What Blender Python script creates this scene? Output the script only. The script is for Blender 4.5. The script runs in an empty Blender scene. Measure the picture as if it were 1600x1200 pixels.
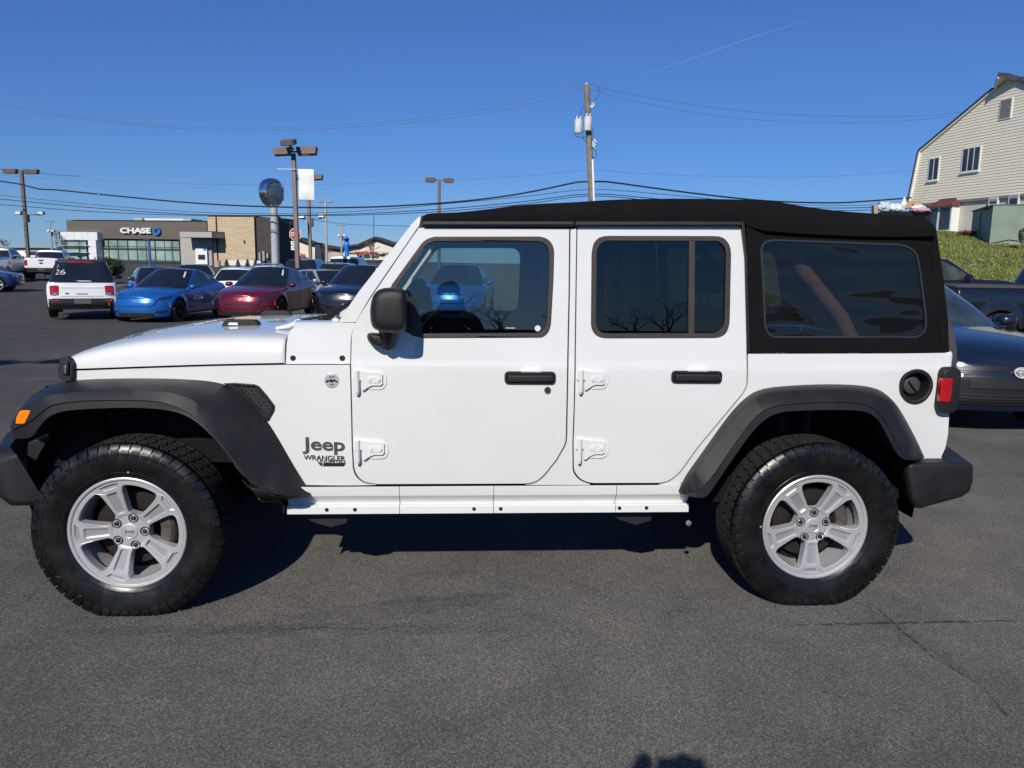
import bpy, bmesh, math, random
from mathutils import Vector, Matrix, noise
from mathutils.geometry import tessellate_polygon
R = math.radians
random.seed(11)
sc = bpy.context.scene
COL = sc.collection

# ------------------------------------------------------------------ camera
CX, CY, CZ = 1.3835, -4.1081, 1.5231
YAW, PITCH, ROLL, FPX = 0.0741, 0.1559, 0.0170, 1196.15     # focal length in pixels of a 1600 px wide frame
CAMP = Vector((CX, CY, CZ))
FW = Vector((math.sin(YAW) * math.cos(PITCH), math.cos(YAW) * math.cos(PITCH), -math.sin(PITCH)))
_rt = Vector((math.cos(YAW), -math.sin(YAW), 0)); _up = _rt.cross(FW)
R2 = _rt * math.cos(ROLL) + _up * math.sin(ROLL)
U2 = -_rt * math.sin(ROLL) + _up * math.cos(ROLL)
cam = bpy.data.cameras.new("camera"); camo = bpy.data.objects.new("camera", cam); COL.objects.link(camo)
m = Matrix((R2, U2, -FW)).transposed().to_4x4(); m.translation = CAMP
camo.matrix_world = m
cam.sensor_width = 36.0; cam.lens = FPX / 1600 * 36.0
cam.clip_start = 0.05; cam.clip_end = 6000
sc.camera = camo

# ------------------------------------------------------------------ light
SUN = Vector((-0.46, -1.43, 1.0)).normalized()              # towards the sun
wd = bpy.data.worlds.new("World"); sc.world = wd; wd.use_nodes = True
nt = wd.node_tree; nt.nodes.clear()
sky = nt.nodes.new("ShaderNodeTexSky"); sky.sky_type = 'NISHITA'; sky.sun_disc = False
sky.sun_elevation = math.asin(SUN.z); sky.sun_rotation = math.atan2(SUN.x, SUN.y)
sky.altitude = 0; sky.air_density = 1.0; sky.dust_density = 0.0; sky.ozone_density = 10.0
bg = nt.nodes.new("ShaderNodeBackground"); bg.inputs[1].default_value = 0.1
wo = nt.nodes.new("ShaderNodeOutputWorld")
gm = nt.nodes.new("ShaderNodeGamma"); gm.inputs[1].default_value = 0.85
tn = nt.nodes.new("ShaderNodeMix"); tn.data_type = 'RGBA'; tn.blend_type = 'MULTIPLY'; tn.inputs['Factor'].default_value = 1; tn.inputs['B'].default_value = (0.62, 0.825, 1.16, 1)
nt.links.new(sky.outputs[0], gm.inputs[0]); nt.links.new(gm.outputs[0], tn.inputs['A']); nt.links.new(tn.outputs['Result'], bg.inputs[0]); nt.links.new(bg.outputs[0], wo.inputs[0])
sl = bpy.data.lights.new("sun", 'SUN'); sl.energy = 4.25; sl.angle = R(0.53); sl.color = (1.0, 0.935, 0.82)
slo = bpy.data.objects.new("sun", sl); COL.objects.link(slo)
slo.rotation_euler = (-SUN).to_track_quat('-Z', 'Y').to_euler()
sc.view_settings.view_transform = 'Standard'; sc.view_settings.look = 'None'
sc.view_settings.exposure = 0.0; sc.view_settings.gamma = 1.0
try:
    sc.cycles.max_bounces = 10; sc.cycles.transparent_max_bounces = 16
    sc.cycles.caustics_reflective = False; sc.cycles.caustics_refractive = False
    sc.cycles.sample_clamp_indirect = 6
except Exception: pass

# ------------------------------------------------------------------ picture -> place
def ray(px, py): return FW * FPX + R2 * (px - 800) + U2 * (600 - py)
def atY(px, py, Y):
    d = ray(px, py); return CAMP + d * ((Y - CY) / d.y)
def atZ(px, py, Z=0.0):
    d = ray(px, py); return CAMP + d * ((Z - CZ) / d.z)
def atD(px, py, D): return CAMP + ray(px, py) * (D / FPX)
def onP(px, py, P, N):
    d = ray(px, py); return CAMP + d * ((P - CAMP).dot(N) / d.dot(N))
def lerp(a, b, t): return a + (b - a) * t
def interp(pts, x):
    if x <= pts[0][0]: return pts[0][1]
    for (a, ya), (b, yb) in zip(pts, pts[1:]):
        if x <= b: return ya + (yb - ya) * (x - a) / (b - a) if b > a else yb
    return pts[-1][1]
def smooth(pts, x):                                          # monotone-ish cubic through points
    n = len(pts)
    if x <= pts[0][0]: return pts[0][1]
    if x >= pts[-1][0]: return pts[-1][1]
    for i in range(n - 1):
        if x <= pts[i + 1][0]: break
    x0, y0 = pts[i]; x1, y1 = pts[i + 1]; h = x1 - x0
    def sl_(j):
        if j <= 0 or j >= n - 1: return None
        return (pts[j + 1][1] - pts[j - 1][1]) / (pts[j + 1][0] - pts[j - 1][0])
    d = (y1 - y0) / h
    m0 = sl_(i); m1 = sl_(i + 1)
    m0 = d if m0 is None else m0; m1 = d if m1 is None else m1
    t = (x - x0) / h
    return (2*t**3-3*t**2+1)*y0+(t**3-2*t**2+t)*h*m0+(-2*t**3+3*t**2)*y1+(t**3-t**2)*h*m1
def sstep(a, b, x):
    t = min(1, max(0, (x - a) / (b - a))); return t * t * (3 - 2 * t)
def resample(pts, n):
    P = [Vector(p) for p in pts]; L = [0]
    for a, b in zip(P, P[1:]): L.append(L[-1] + (b - a).length)
    out = []; j = 0
    for k in range(n):
        s = L[-1] * k / (n - 1)
        while j < len(P) - 2 and s > L[j + 1]: j += 1
        t = (s - L[j]) / max(1e-9, L[j + 1] - L[j])
        out.append(P[j].lerp(P[j + 1], min(1, t)))
    return out
def soften(pts, it=1, closed=False):                          # Chaikin corner cutting on 2-D / 3-D points
    P = [Vector(p) for p in pts]
    for _ in range(it):
        Q = [] if closed else [P[0]]
        n = len(P)
        for i in range(n if closed else n - 1):
            a, b = P[i], P[(i + 1) % n]
            Q += [a.lerp(b, .25), a.lerp(b, .75)]
        if not closed: Q.append(P[-1])
        P = Q
    return P

# ------------------------------------------------------------------ scene bookkeeping
def tag(o, label=None, cat=None, group=None, kind=None):
    if label: o['label'] = label
    if cat: o['category'] = cat
    if group: o['group'] = group
    if kind: o['kind'] = kind
    return o
def thing(name, label, cat, loc=(0, 0, 0), rz=0.0, group=None):
    o = bpy.data.objects.new(name, None); COL.objects.link(o)
    o.empty_display_size = 0.2
    o.location = loc; o.rotation_euler = (0, 0, rz)
    return tag(o, label, cat, group)
def part_root(name, parent, loc=(0, 0, 0), rot=(0, 0, 0)):
    o = bpy.data.objects.new(name, None); COL.objects.link(o); o.parent = parent
    o.location = loc; o.rotation_euler = rot; o.empty_display_size = 0.1
    return o
KIDS = {}
def children(o): return KIDS.get(o.name, [])
def link(name, me, parent=None, loc=None):
    o = bpy.data.objects.new(name, me); COL.objects.link(o)
    if parent is not None: o.parent = parent
    if loc is not None: o.location = loc
    return o
def copy_tree(o, parent=None):
    c = o.copy(); COL.objects.link(c)
    if parent is not None: c.parent = parent
    for ch in [x for x in COL.objects if x.parent == o]: copy_tree(ch, c)
    return c
def recolor(root, swap):
    for o in [x for x in COL.objects if x.parent == root or (x.parent and x.parent.parent == root)]:
        if o.type != 'MESH': continue
        for i, s in enumerate(o.material_slots):
            if s.material and s.material.name in swap:
                s.link = 'OBJECT'; s.material = swap[s.material.name]

class MB:
    """collects shapes and links them as one mesh object"""
    def __init__(s): s.v = []; s.f = []; s.mi = []
    def add(s, vs, fs, mi=0):
        b = len(s.v); s.v += [tuple(p) for p in vs]
        for f in fs: s.f.append([b + i for i in f]); s.mi.append(mi)
        return s
    def box(s, c, d, rz=0.0, mi=0, rot=None):
        c = Vector(c); M = rot if rot is not None else Matrix.Rotation(rz, 3, 'Z')
        vs = []
        for sx, sy, sz in ((-1,-1,-1),(1,-1,-1),(1,1,-1),(-1,1,-1),(-1,-1,1),(1,-1,1),(1,1,1),(-1,1,1)):
            vs.append(c + M @ Vector((sx*d[0]/2, sy*d[1]/2, sz*d[2]/2)))
        return s.add(vs, [(0,3,2,1),(4,5,6,7),(0,1,5,4),(1,2,6,5),(2,3,7,6),(3,0,4,7)], mi)
    def prism(s, poly, a, b, mi=0):
        """poly: 3-D points; extruded from offset a to offset b (vectors)"""
        a = Vector(a); b = Vector(b); P = [Vector(p) for p in poly]; n = len(P)
        vs = [p + a for p in P] + [p + b for p in P]
        fs = [tuple(range(n)), tuple(range(2*n-1, n-1, -1))]
        fs += [(i, i + n, (i+1) % n + n, (i+1) % n) for i in range(n)]
        return s.add(vs, fs, mi)
    def tube(s, pts, r, n=8, mi=0, caps=True, flat=None):
        P = [Vector(p) for p in pts]; k = len(P)
        rr = r if isinstance(r, (list, tuple)) else [r] * k
        vs = []; prev = None
        for i in range(k):
            t = (P[min(k-1, i+1)] - P[max(0, i-1)]).normalized()
            if prev is None:
                u = t.cross(Vector((0, 0, 1)))
                if u.length < 1e-3: u = t.cross(Vector((0, 1, 0)))
                u.normalize()
            else:
                u = (prev - t * prev.dot(t)); u.normalize()
            prev = u; w = t.cross(u)
            for j in range(n):
                a = 2 * math.pi * j / n
                vs.append(P[i] + (u * math.cos(a) + w * math.sin(a) * (flat or 1)) * rr[i])
        fs = []
        for i in range(k - 1):
            for j in range(n):
                fs.append((i*n+j, i*n+(j+1) % n, (i+1)*n+(j+1) % n, (i+1)*n+j))
        if caps: fs += [tuple(range(n-1, -1, -1)), tuple(range((k-1)*n, k*n))]
        return s.add(vs, fs, mi)
    def lathe(s, prof, o=(0, 0, 0), axis='Z', n=24, mi=0, caps=True, a0=0.0, closed=False):
        """prof: (radius, height along axis)"""
        o = Vector(o); vs = []
        for r, h in prof:
            for j in range(n):
                a = a0 + 2 * math.pi * j / n; c, d = r * math.cos(a), r * math.sin(a)
                vs.append(o + (Vector((c, d, h)) if axis == 'Z' else Vector((d, h, c)) if axis == 'Y' else Vector((h, c, d))))
        k = len(prof); fs = []
        for i in range(k if closed else k - 1):
            i2 = (i + 1) % k
            for j in range(n): fs.append((i*n+j, i*n+(j+1) % n, i2*n+(j+1) % n, i2*n+j))
        if caps and not closed:
            if prof[0][0] > 1e-5: fs.append(tuple(range(n-1, -1, -1)))
            if prof[-1][0] > 1e-5: fs.append(tuple(range((k-1)*n, k*n)))
        return s.add(vs, fs, mi)
    def loft(s, rows, closed=False, mi=0, caps=False):
        """rows: lists of equal length of points"""
        k = len(rows); n = len(rows[0]); vs = [p for r in rows for p in r]; fs = []
        for i in range(k - 1):
            for j in range(n if closed else n - 1):
                fs.append((i*n+j, i*n+(j+1) % n, (i+1)*n+(j+1) % n, (i+1)*n+j))
        if caps: fs += [tuple(range(n-1, -1, -1)), tuple(range((k-1)*n, k*n))]
        return s.add(vs, fs, mi)
    def mirror(s):
        b = len(s.v); nf = len(s.f)
        s.v += [(x, -y, z) for x, y, z in s.v]
        for i in range(nf): s.f.append([b + k for k in reversed(s.f[i])]); s.mi.append(s.mi[i])
        return s
    def mesh(s, name, mats, angle=35, merge=True, recalc=True):
        me = bpy.data.meshes.new(name); me.from_pydata(s.v, [], s.f)
        mats = mats if isinstance(mats, (list, tuple)) else [mats]
        for m_ in mats: me.materials.append(m_)
        me.polygons.foreach_set('material_index', s.mi)
        bm = bmesh.new(); bm.from_mesh(me)
        if merge: bmesh.ops.remove_doubles(bm, verts=bm.verts, dist=1e-5)
        if recalc: bmesh.ops.recalc_face_normals(bm, faces=bm.faces)
        bm.to_mesh(me); bm.free()
        me.polygons.foreach_set('use_smooth', [True] * len(me.polygons))
        me.set_sharp_from_angle(angle=R(angle))
        return me
    def build(s, name, mats, parent=None, angle=35, bevel=0, seg=2, sub=0, merge=True, recalc=True, loc=None):
        o = link(name, s.mesh(name, mats, angle, merge, recalc), parent, loc)
        if bevel:
            b = o.modifiers.new('bevel', 'BEVEL'); b.width = bevel; b.segments = seg; b.limit_method = 'ANGLE'; b.angle_limit = R(40)
            b.harden_normals = False
        if sub:
            d = o.modifiers.new('sub', 'SUBSURF'); d.levels = sub; d.render_levels = sub
        return o

def sheet(outer, holes, fn, thick=0.0, cu=(), cv=(), back=None):
    """a plate with holes: outline in (u,v), cut along u=cu and v=cv, mapped to space by fn(u,v,depth). Returns an MB."""
    loops = [[Vector((p[0], p[1], 0)) for p in outer]] + [[Vector((p[0], p[1], 0)) for p in h] for h in holes]
    flat = [p for l in loops for p in l]
    tris = tessellate_polygon(loops)
    bm = bmesh.new(); vs = [bm.verts.new(p) for p in flat]
    for t in tris:
        try: bm.faces.new([vs[i] for i in t])
        except ValueError: pass
    for val, ax in [(c, 0) for c in cu] + [(c, 1) for c in cv]:
        co = Vector((val, 0, 0)) if ax == 0 else Vector((0, val, 0))
        no = Vector((1, 0, 0)) if ax == 0 else Vector((0, 1, 0))
        bmesh.ops.bisect_plane(bm, geom=bm.verts[:] + bm.edges[:] + bm.faces[:], plane_co=co, plane_no=no, dist=1e-6)
    bmesh.ops.remove_doubles(bm, verts=bm.verts, dist=1e-5)
    bm.verts.index_update()
    mb = MB()
    P = [tuple(v.co) for v in bm.verts]; n = len(P)
    top = [fn(p[0], p[1], 0.0) for p in P]
    fs = [[v.index for v in f.verts] for f in bm.faces]
    if thick:
        bot = [fn(p[0], p[1], thick) for p in P]
        allf = fs + [[i + n for i in reversed(f)] for f in fs]
        for f in bm.faces:
            vv = [v.index for v in f.verts]
            for e, a, b in [(None, vv[i], vv[(i+1) % len(vv)]) for i in range(len(vv))]:
                pass
        for e in bm.edges:
            if len(e.link_faces) == 1:
                vv = [v.index for v in e.link_faces[0].verts]; a, b = e.verts[0].index, e.verts[1].index
                i = vv.index(a)
                if vv[(i+1) % len(vv)] != b: a, b = b, a
                allf.append([b, a, a + n, b + n])
        mb.add(top + bot, allf)
    else:
        mb.add(top, fs)
    bm.free()
    return mb
def frange(a, b, st):
    k = max(1, int(round((b - a) / st))); return [a + (b - a) * i / k for i in range(1, k)]
def text_mesh(body, size=1.0, extrude=0.0, offset=0.0, shear=0.0, spacing=1.0, sx=1.0):
    cu = bpy.data.curves.new('lettering', 'FONT'); cu.body = body; cu.size = size; cu.extrude = extrude
    cu.offset = offset; cu.shear = shear; cu.space_character = spacing; cu.align_x = 'LEFT'; cu.resolution_u = 4
    o = bpy.data.objects.new('lettering', cu); COL.objects.link(o)
    bpy.context.view_layer.update()
    dg = bpy.context.evaluated_depsgraph_get()
    me = bpy.data.meshes.new_from_object(o.evaluated_get(dg))
    vs = [(v.co.x * sx, v.co.y, v.co.z) for v in me.vertices]; fs = [list(p.vertices) for p in me.polygons]
    bpy.data.objects.remove(o); bpy.data.curves.remove(cu); bpy.data.meshes.remove(me)
    return vs, fs
def fit_text(body, p0, ux, uz, w, h, depth, bold=0.0, shear=0.0, mb=None, mi=0):
    """lettering whose box starts at p0, w along unit ux, h along unit uz, raised by depth along ux x uz"""
    vs, fs = text_mesh(body, 1.0, 0.5, bold, shear)
    x0 = min(v[0] for v in vs); x1 = max(v[0] for v in vs); y0 = min(v[1] for v in vs); y1 = max(v[1] for v in vs)
    z0 = min(v[2] for v in vs); z1 = max(v[2] for v in vs)
    p0 = Vector(p0); ux = Vector(ux); uz = Vector(uz); un = ux.cross(uz)
    mb = mb or MB()
    mb.add([p0 + ux * (w*(v[0]-x0)/(x1-x0)) + uz * (h*(v[1]-y0)/(y1-y0)) + un * (depth*(v[2]-z0)/(z1-z0)) for v in vs], fs, mi)
    return mb
# ------------------------------------------------------------------ materials
MATS = {}
def pm(name, col, rough=0.5, metal=0.0, coat=0.0, spec=0.5, var=0.0, vs=4.0, bump=0.0, bs=80.0, rvar=0.0, emis=None, detail=4, coat_rough=0.03, aniso=None, sheen=0.0):
    m_ = bpy.data.materials.new(name); m_.use_nodes = True; t = m_.node_tree; b = t.nodes['Principled BSDF']
    b.inputs['Base Color'].default_value = (*col, 1); b.inputs['Roughness'].default_value = rough
    b.inputs['Metallic'].default_value = metal; b.inputs['Coat Weight'].default_value = coat
    b.inputs['Coat Roughness'].default_value = coat_rough; b.inputs['Specular IOR Level'].default_value = spec
    if sheen: b.inputs['Sheen Weight'].default_value = sheen
    if emis: b.inputs['Emission Color'].default_value = (*emis[0], 1); b.inputs['Emission Strength'].default_value = emis[1]
    tc = t.nodes.new('ShaderNodeTexCoord')
    if var or rvar:
        n = t.nodes.new('ShaderNodeTexNoise'); n.inputs['Scale'].default_value = vs; n.inputs['Detail'].default_value = detail
        t.links.new(tc.outputs['Object'], n.inputs['Vector'])
        if var:
            r = t.nodes.new('ShaderNodeMapRange'); r.inputs['From Min'].default_value = .3; r.inputs['From Max'].default_value = .7
            r.inputs['To Min'].default_value = 1 - var; r.inputs['To Max'].default_value = 1 + var
            t.links.new(n.outputs['Fac'], r.inputs['Value'])
            x = t.nodes.new('ShaderNodeMix'); x.data_type = 'RGBA'; x.blend_type = 'MULTIPLY'; x.inputs['Factor'].default_value = 1
            x.inputs['A'].default_value = (*col, 1); t.links.new(r.outputs['Result'], x.inputs['B'])
            t.links.new(x.outputs['Result'], b.inputs['Base Color'])
        if rvar:
            r = t.nodes.new('ShaderNodeMapRange'); r.inputs['From Min'].default_value = .3; r.inputs['From Max'].default_value = .7
            r.inputs['To Min'].default_value = max(0.02, rough - rvar); r.inputs['To Max'].default_value = min(1, rough + rvar)
            t.links.new(n.outputs['Fac'], r.inputs['Value']); t.links.new(r.outputs['Result'], b.inputs['Roughness'])
    if bump:
        n2 = t.nodes.new('ShaderNodeTexNoise'); n2.inputs['Scale'].default_value = bs; n2.inputs['Detail'].default_value = 3
        t.links.new(tc.outputs['Object'], n2.inputs['Vector'])
        bp = t.nodes.new('ShaderNodeBump'); bp.inputs['Strength'].default_value = bump; bp.inputs['Distance'].default_value = 0.004
        t.links.new(n2.outputs['Fac'], bp.inputs['Height']); t.links.new(bp.outputs['Normal'], b.inputs['Normal'])
    MATS[name] = m_; return m_
def glass(name, tint, ior=1.5, rough=0.0, haze=0.0, hazecol=(.1, .1, .1), wavy=0.0, refl=1.0):
    """a thin pane: what lies behind, tinted, under a mirror-like reflection that grows at grazing angles"""
    m_ = bpy.data.materials.new(name); m_.use_nodes = True; t = m_.node_tree; t.nodes.clear()
    out = t.nodes.new('ShaderNodeOutputMaterial'); tr = t.nodes.new('ShaderNodeBsdfTransparent'); tr.inputs[0].default_value = (*tint, 1)
    gl = t.nodes.new('ShaderNodeBsdfGlossy'); gl.inputs['Roughness'].default_value = rough; gl.inputs['Color'].default_value = (refl, refl, refl, 1)
    fr = t.nodes.new('ShaderNodeFresnel'); fr.inputs['IOR'].default_value = ior
    mx = t.nodes.new('ShaderNodeMixShader'); base = tr.outputs[0]
    if haze:
        df = t.nodes.new('ShaderNodeBsdfDiffuse'); df.inputs[0].default_value = (*hazecol, 1)
        m2 = t.nodes.new('ShaderNodeMixShader'); m2.inputs[0].default_value = haze
        t.links.new(tr.outputs[0], m2.inputs[1]); t.links.new(df.outputs[0], m2.inputs[2]); base = m2.outputs[0]
    if wavy:
        tc = t.nodes.new('ShaderNodeTexCoord'); n = t.nodes.new('ShaderNodeTexNoise'); n.inputs['Scale'].default_value = 5; n.inputs['Detail'].default_value = 1
        mp = t.nodes.new('ShaderNodeMapping'); mp.inputs['Scale'].default_value = (0.5, 1, 2.2)
        t.links.new(tc.outputs['Object'], mp.inputs[0]); t.links.new(mp.outputs[0], n.inputs['Vector'])
        bp = t.nodes.new('ShaderNodeBump'); bp.inputs['Strength'].default_value = wavy; bp.inputs['Distance'].default_value = 0.02
        t.links.new(n.outputs['Fac'], bp.inputs['Height'])
        t.links.new(bp.outputs[0], gl.inputs['Normal']); t.links.new(bp.outputs[0], fr.inputs['Normal'])
    t.links.new(fr.outputs[0], mx.inputs[0]); t.links.new(base, mx.inputs[1]); t.links.new(gl.outputs[0], mx.inputs[2])
    t.links.new(mx.outputs[0], out.inputs[0]); MATS[name] = m_; return m_

white_paint = pm('white_paint', (.738, .75, .742), .4, coat=1.0, var=.012, vs=3, rvar=.06)
black_plastic = pm('black_plastic', (.011, .0115, .013), .5, spec=.45, var=.12, vs=9, bump=.28, bs=420, rvar=.08)
satin_black = pm('satin_black', (.014, .014, .015), .34, var=.1, vs=12)
black_rubber = pm('black_rubber', (.012, .012, .013), .6, var=.15, vs=20)
seal_rubber = pm('seal_rubber', (.045, .037, .034), .5, var=.15, vs=15)
tyre_rubber = pm('tyre_rubber', (.008, .008, .0085), .30, spec=.5, var=.35, vs=14, rvar=.12, bump=.12, bs=60)
tread_rubber = pm('tread_rubber', (.021, .02, .019), .8, spec=.3, var=.4, vs=25)
soft_fabric = pm('soft_fabric', (.0075, .0075, .0082), .93, spec=.12, var=.14, vs=5, bump=.35, bs=900)
silver = pm('silver_alloy', (.76, .765, .77), .34, metal=.62, var=.02, vs=90)
dark_metal = pm('dark_metal', (.03, .03, .03), .55, metal=.5, var=.3, vs=12)
chrome = pm('chrome', (.8, .8, .8), .12, metal=1)
lug_metal = pm('lug_metal', (.25, .25, .26), .25, metal=1)
rusty = pm('rusty_iron', (.017, .012, .010), .75, metal=.3, var=.4, vs=20)
caliper_m = pm('caliper_metal', (.09, .075, .062), .65, metal=.3, var=.35, vs=30)
black_void = pm('black_shell', (.006, .006, .007), .8, spec=.2, var=.3, vs=6)
gap_black = pm('gap_black', (.02, .02, .022), .9, spec=.1, var=.1)
amber = pm('amber_lens', (.95, .25, .0), .12, coat=.6, var=.12, vs=60)
red_lens = pm('red_lens', (.42, .008, .015), .12, coat=.8, var=.15, vs=50)
badge_grey = pm('badge_grey', (.16, .165, .17), .32, metal=.6, var=.2, vs=40)
badge_dark = pm('badge_dark', (.02, .02, .022), .35)
interior_black = pm('interior_black', (.028, .029, .031), .7, var=.2, vs=8)
seat_cloth = pm('seat_cloth', (.05, .052, .055), .9, var=.25, vs=15, bump=.3, bs=300)
tan_bar = pm('padded_bar_cloth', (.50, .29, .22), .85, var=.1, vs=10)
mesh_black = pm('vent_mesh_black', (.055, .055, .058), .5)
silver_pocket = pm('silver_pocket', (.48, .485, .495), .42, metal=.6, var=.02, vs=90)
window_clear = glass('door_glass', (.55, .65, .62), 1.95, refl=1.0)
window_tint = glass('privacy_glass', (.10, .12, .125), 1.62, refl=.95)
window_vinyl = glass('vinyl_window', (.34, .345, .35), 1.50, rough=.03, haze=.10, hazecol=(.05, .055, .065), wavy=.3)
wind_glass = glass('windshield_glass', (.6, .68, .66), 1.5)
sticker_white = pm('sticker_white', (.7, .74, .72), .5)
car_glass = pm('dark_car_glass', (.012, .016, .022), .03, spec=.7, coat=.3, var=.3, vs=1.2)
car_glass_light = pm('car_glass_seen_into', (.035, .05, .055), .04, spec=.7, coat=.3, var=.5, vs=2.5)
head_glass = pm('headlight_glass', (.30, .33, .36), .08, spec=.8, coat=1, var=.5, vs=18, metal=.4)
dark_lamp = pm('smoked_lamp', (.03, .034, .04), .08, coat=1, var=.5, vs=14)
car_trim = pm('car_black_trim', (.018, .018, .02), .45, var=.15)
dark_rim = pm('dark_rim', (.035, .035, .038), .4, metal=.6)
tail_red = pm('tail_red', (.35, .01, .015), .15, coat=.7, var=.3, vs=12)
plate_grey = pm('plate_grey', (.10, .10, .10), .5, var=.2, vs=12)
def paint(name, col, metal=.0, rough=.32): return pm(name, col, rough, metal=metal, coat=1.0, var=.03, vs=2)
paint_white = paint('car_paint_white', (.78, .79, .80))
paint_blue = paint('car_paint_blue', (.006, .13, .50), .35, .3)
paint_red = paint('car_paint_red', (.15, .005, .022), .35, .3)
paint_navy = paint('car_paint_dark_blue', (.010, .016, .030), .3, .3)
paint_slate = paint('car_paint_slate', (.075, .10, .14), .5, .35)
paint_steel = paint('car_paint_steel_blue', (.008, .015, .034), .2, .3)
paint_black = paint('car_paint_black', (.006, .009, .018), .0, .3)
paint_silver = paint('car_paint_silver', (.52, .54, .56), .5, .3)
paint_maroon = paint('car_paint_maroon', (.05, .008, .012), .3, .3)
# street and buildings
brown_pole = pm('brown_painted_steel', (.14, .095, .075), .55, var=.12, vs=3)
grey_pole = pm('grey_painted_steel', (.42, .45, .47), .4, var=.06, vs=3)
galv = pm('galvanised', (.35, .36, .37), .5, metal=.4, var=.1)
wood_pole = pm('weathered_wood', (.20, .165, .125), .85, var=.25, vs=3, bump=.5, bs=30)
wire_black = pm('cable_black', (.015, .015, .018), .6)
wire_light = pm('bare_wire', (.13, .15, .19), .6)
porcelain = pm('white_enamel', (.72, .73, .74), .4, var=.05)
brown_panel = pm('brown_panel', (.125, .103, .088), .7, var=.05, vs=.6)
white_panel = pm('white_panel', (.72, .74, .76), .4, var=.04, vs=.8)
bank_glass = pm('bank_glass', (.26, .36, .33), .08, spec=.7, var=.35, vs=.5)
dark_glass = pm('dark_window', (.03, .045, .05), .08, spec=.7, var=.4, vs=.8)
sage_wall = pm('stucco_grey', (.40, .385, .355), .85, var=.06, vs=2)
shade_dark = pm('dark_brown_and_shaded_wall', (.055, .05, .047), .85, var=.15, vs=2)  # dark trim, and the bank's side wall with its shade in the colour
roof_dark = pm('roof_edge_dark', (.03, .03, .033), .7, var=.2)
concrete = pm('concrete', (.42, .39, .34), .85, var=.12, vs=2, bump=.3, bs=20)
kerb_m = pm('pale_kerb', (.46, .43, .38), .85, var=.12, vs=3)
sign_red = pm('sign_red', (.42, .02, .03), .5)
sign_blue = pm('sign_blue', (.02, .16, .50), .4, var=.1)
sign_white = pm('sign_white', (.78, .80, .80), .5, var=.04)
inflatable_blue = pm('inflatable_blue', (.01, .20, .68), .45, var=.08, vs=2)
cream_wall = pm('cream_wall', (.68, .63, .54), .85, var=.05, vs=1)
grey_wall = pm('grey_block_wall', (.42, .40, .37), .9, var=.1, vs=1)
house_white = pm('white_trim', (.76, .76, .74), .5, var=.04)
maroon_roof = pm('maroon_shingles', (.13, .035, .035), .85, var=.25, vs=6)
block_paint = pm('painted_block', (.58, .56, .50), .85, var=.06, vs=1.5)
green_paint = pm('faded_green_steel', (.20, .26, .20), .6, var=.14, vs=1.2)
mulch = pm('mulch', (.07, .045, .032), .95, var=.5, vs=9, bump=.8, bs=20)
bark = pm('bark', (.13, .10, .075), .9, var=.3, vs=5)
twig = pm('twig', (.16, .115, .08), .9, var=.3, vs=5)
leaf_dark = pm('leaf_dark', (.028, .045, .016), .7, var=.5, vs=3)
leaf_yellow = pm('leaf_yellow', (.38, .30, .02), .7, var=.3, vs=5)
bud_leaf = pm('spring_buds', (.24, .19, .10), .8, var=.4, vs=3)
cardboard = pm('cardboard', (.42, .27, .16), .85, var=.15, vs=3)
bag_white = pm('bag_white', (.74, .76, .78), .35, var=.08, vs=3)
bag_blue = pm('bag_pale_blue', (.52, .66, .74), .35, var=.12, vs=3)
bag_pink = pm('bag_pink', (.62, .34, .40), .6, var=.1, vs=3)
skin_m = pm('skin', (.48, .30, .22), .5, var=.08, vs=12)
jacket_m = pm('jacket_cloth', (.05, .06, .08), .85, var=.15, vs=12)
trouser_m = pm('trouser_cloth', (.06, .065, .085), .85, var=.15, vs=12)
hair_m = pm('hair', (.035, .024, .018), .7, var=.3, vs=60)

def brickish(name, col, col2, mortar, w, h, m_size, rough=.9, bump=.6, axis='XZ'):
    m_ = bpy.data.materials.new(name); m_.use_nodes = True; t = m_.node_tree; b = t.nodes['Principled BSDF']
    b.inputs['Roughness'].default_value = rough
    tc = t.nodes.new('ShaderNodeTexCoord'); sx = t.nodes.new('ShaderNodeSeparateXYZ'); cx = t.nodes.new('ShaderNodeCombineXYZ')
    ad = t.nodes.new('ShaderNodeMath'); ad.operation = 'ADD'
    t.links.new(tc.outputs['Object'], sx.inputs[0]); t.links.new(sx.outputs['X'], ad.inputs[0]); t.links.new(sx.outputs['Y'], ad.inputs[1])
    t.links.new(ad.outputs[0], cx.inputs[0]); t.links.new(sx.outputs['Z'], cx.inputs[1])
    br = t.nodes.new('ShaderNodeTexBrick'); br.inputs['Scale'].default_value = 1; br.inputs['Brick Width'].default_value = w
    br.inputs['Row Height'].default_value = h; br.inputs['Mortar Size'].default_value = m_size
    br.inputs['Color1'].default_value = (*col, 1); br.inputs['Color2'].default_value = (*col2, 1); br.inputs['Mortar'].default_value = (*mortar, 1)
    t.links.new(cx.outputs[0], br.inputs['Vector']); t.links.new(br.outputs['Color'], b.inputs['Base Color'])
    if bump:
        bp = t.nodes.new('ShaderNodeBump'); bp.inputs['Strength'].default_value = bump; bp.inputs['Distance'].default_value = .03; bp.invert = True
        t.links.new(br.outputs['Fac'], bp.inputs['Height']); t.links.new(bp.outputs[0], b.inputs['Normal'])
    MATS[name] = m_; return m_
stone_wall = brickish('ledge_stone', (.62, .50, .34), (.50, .39, .26), (.42, .33, .22), .7, .16, .012)
brown_siding = brickish('brown_siding', (.135, .112, .095), (.115, .095, .08), (.09, .075, .065), 3.0, .22, .01, .6, .3)

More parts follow.
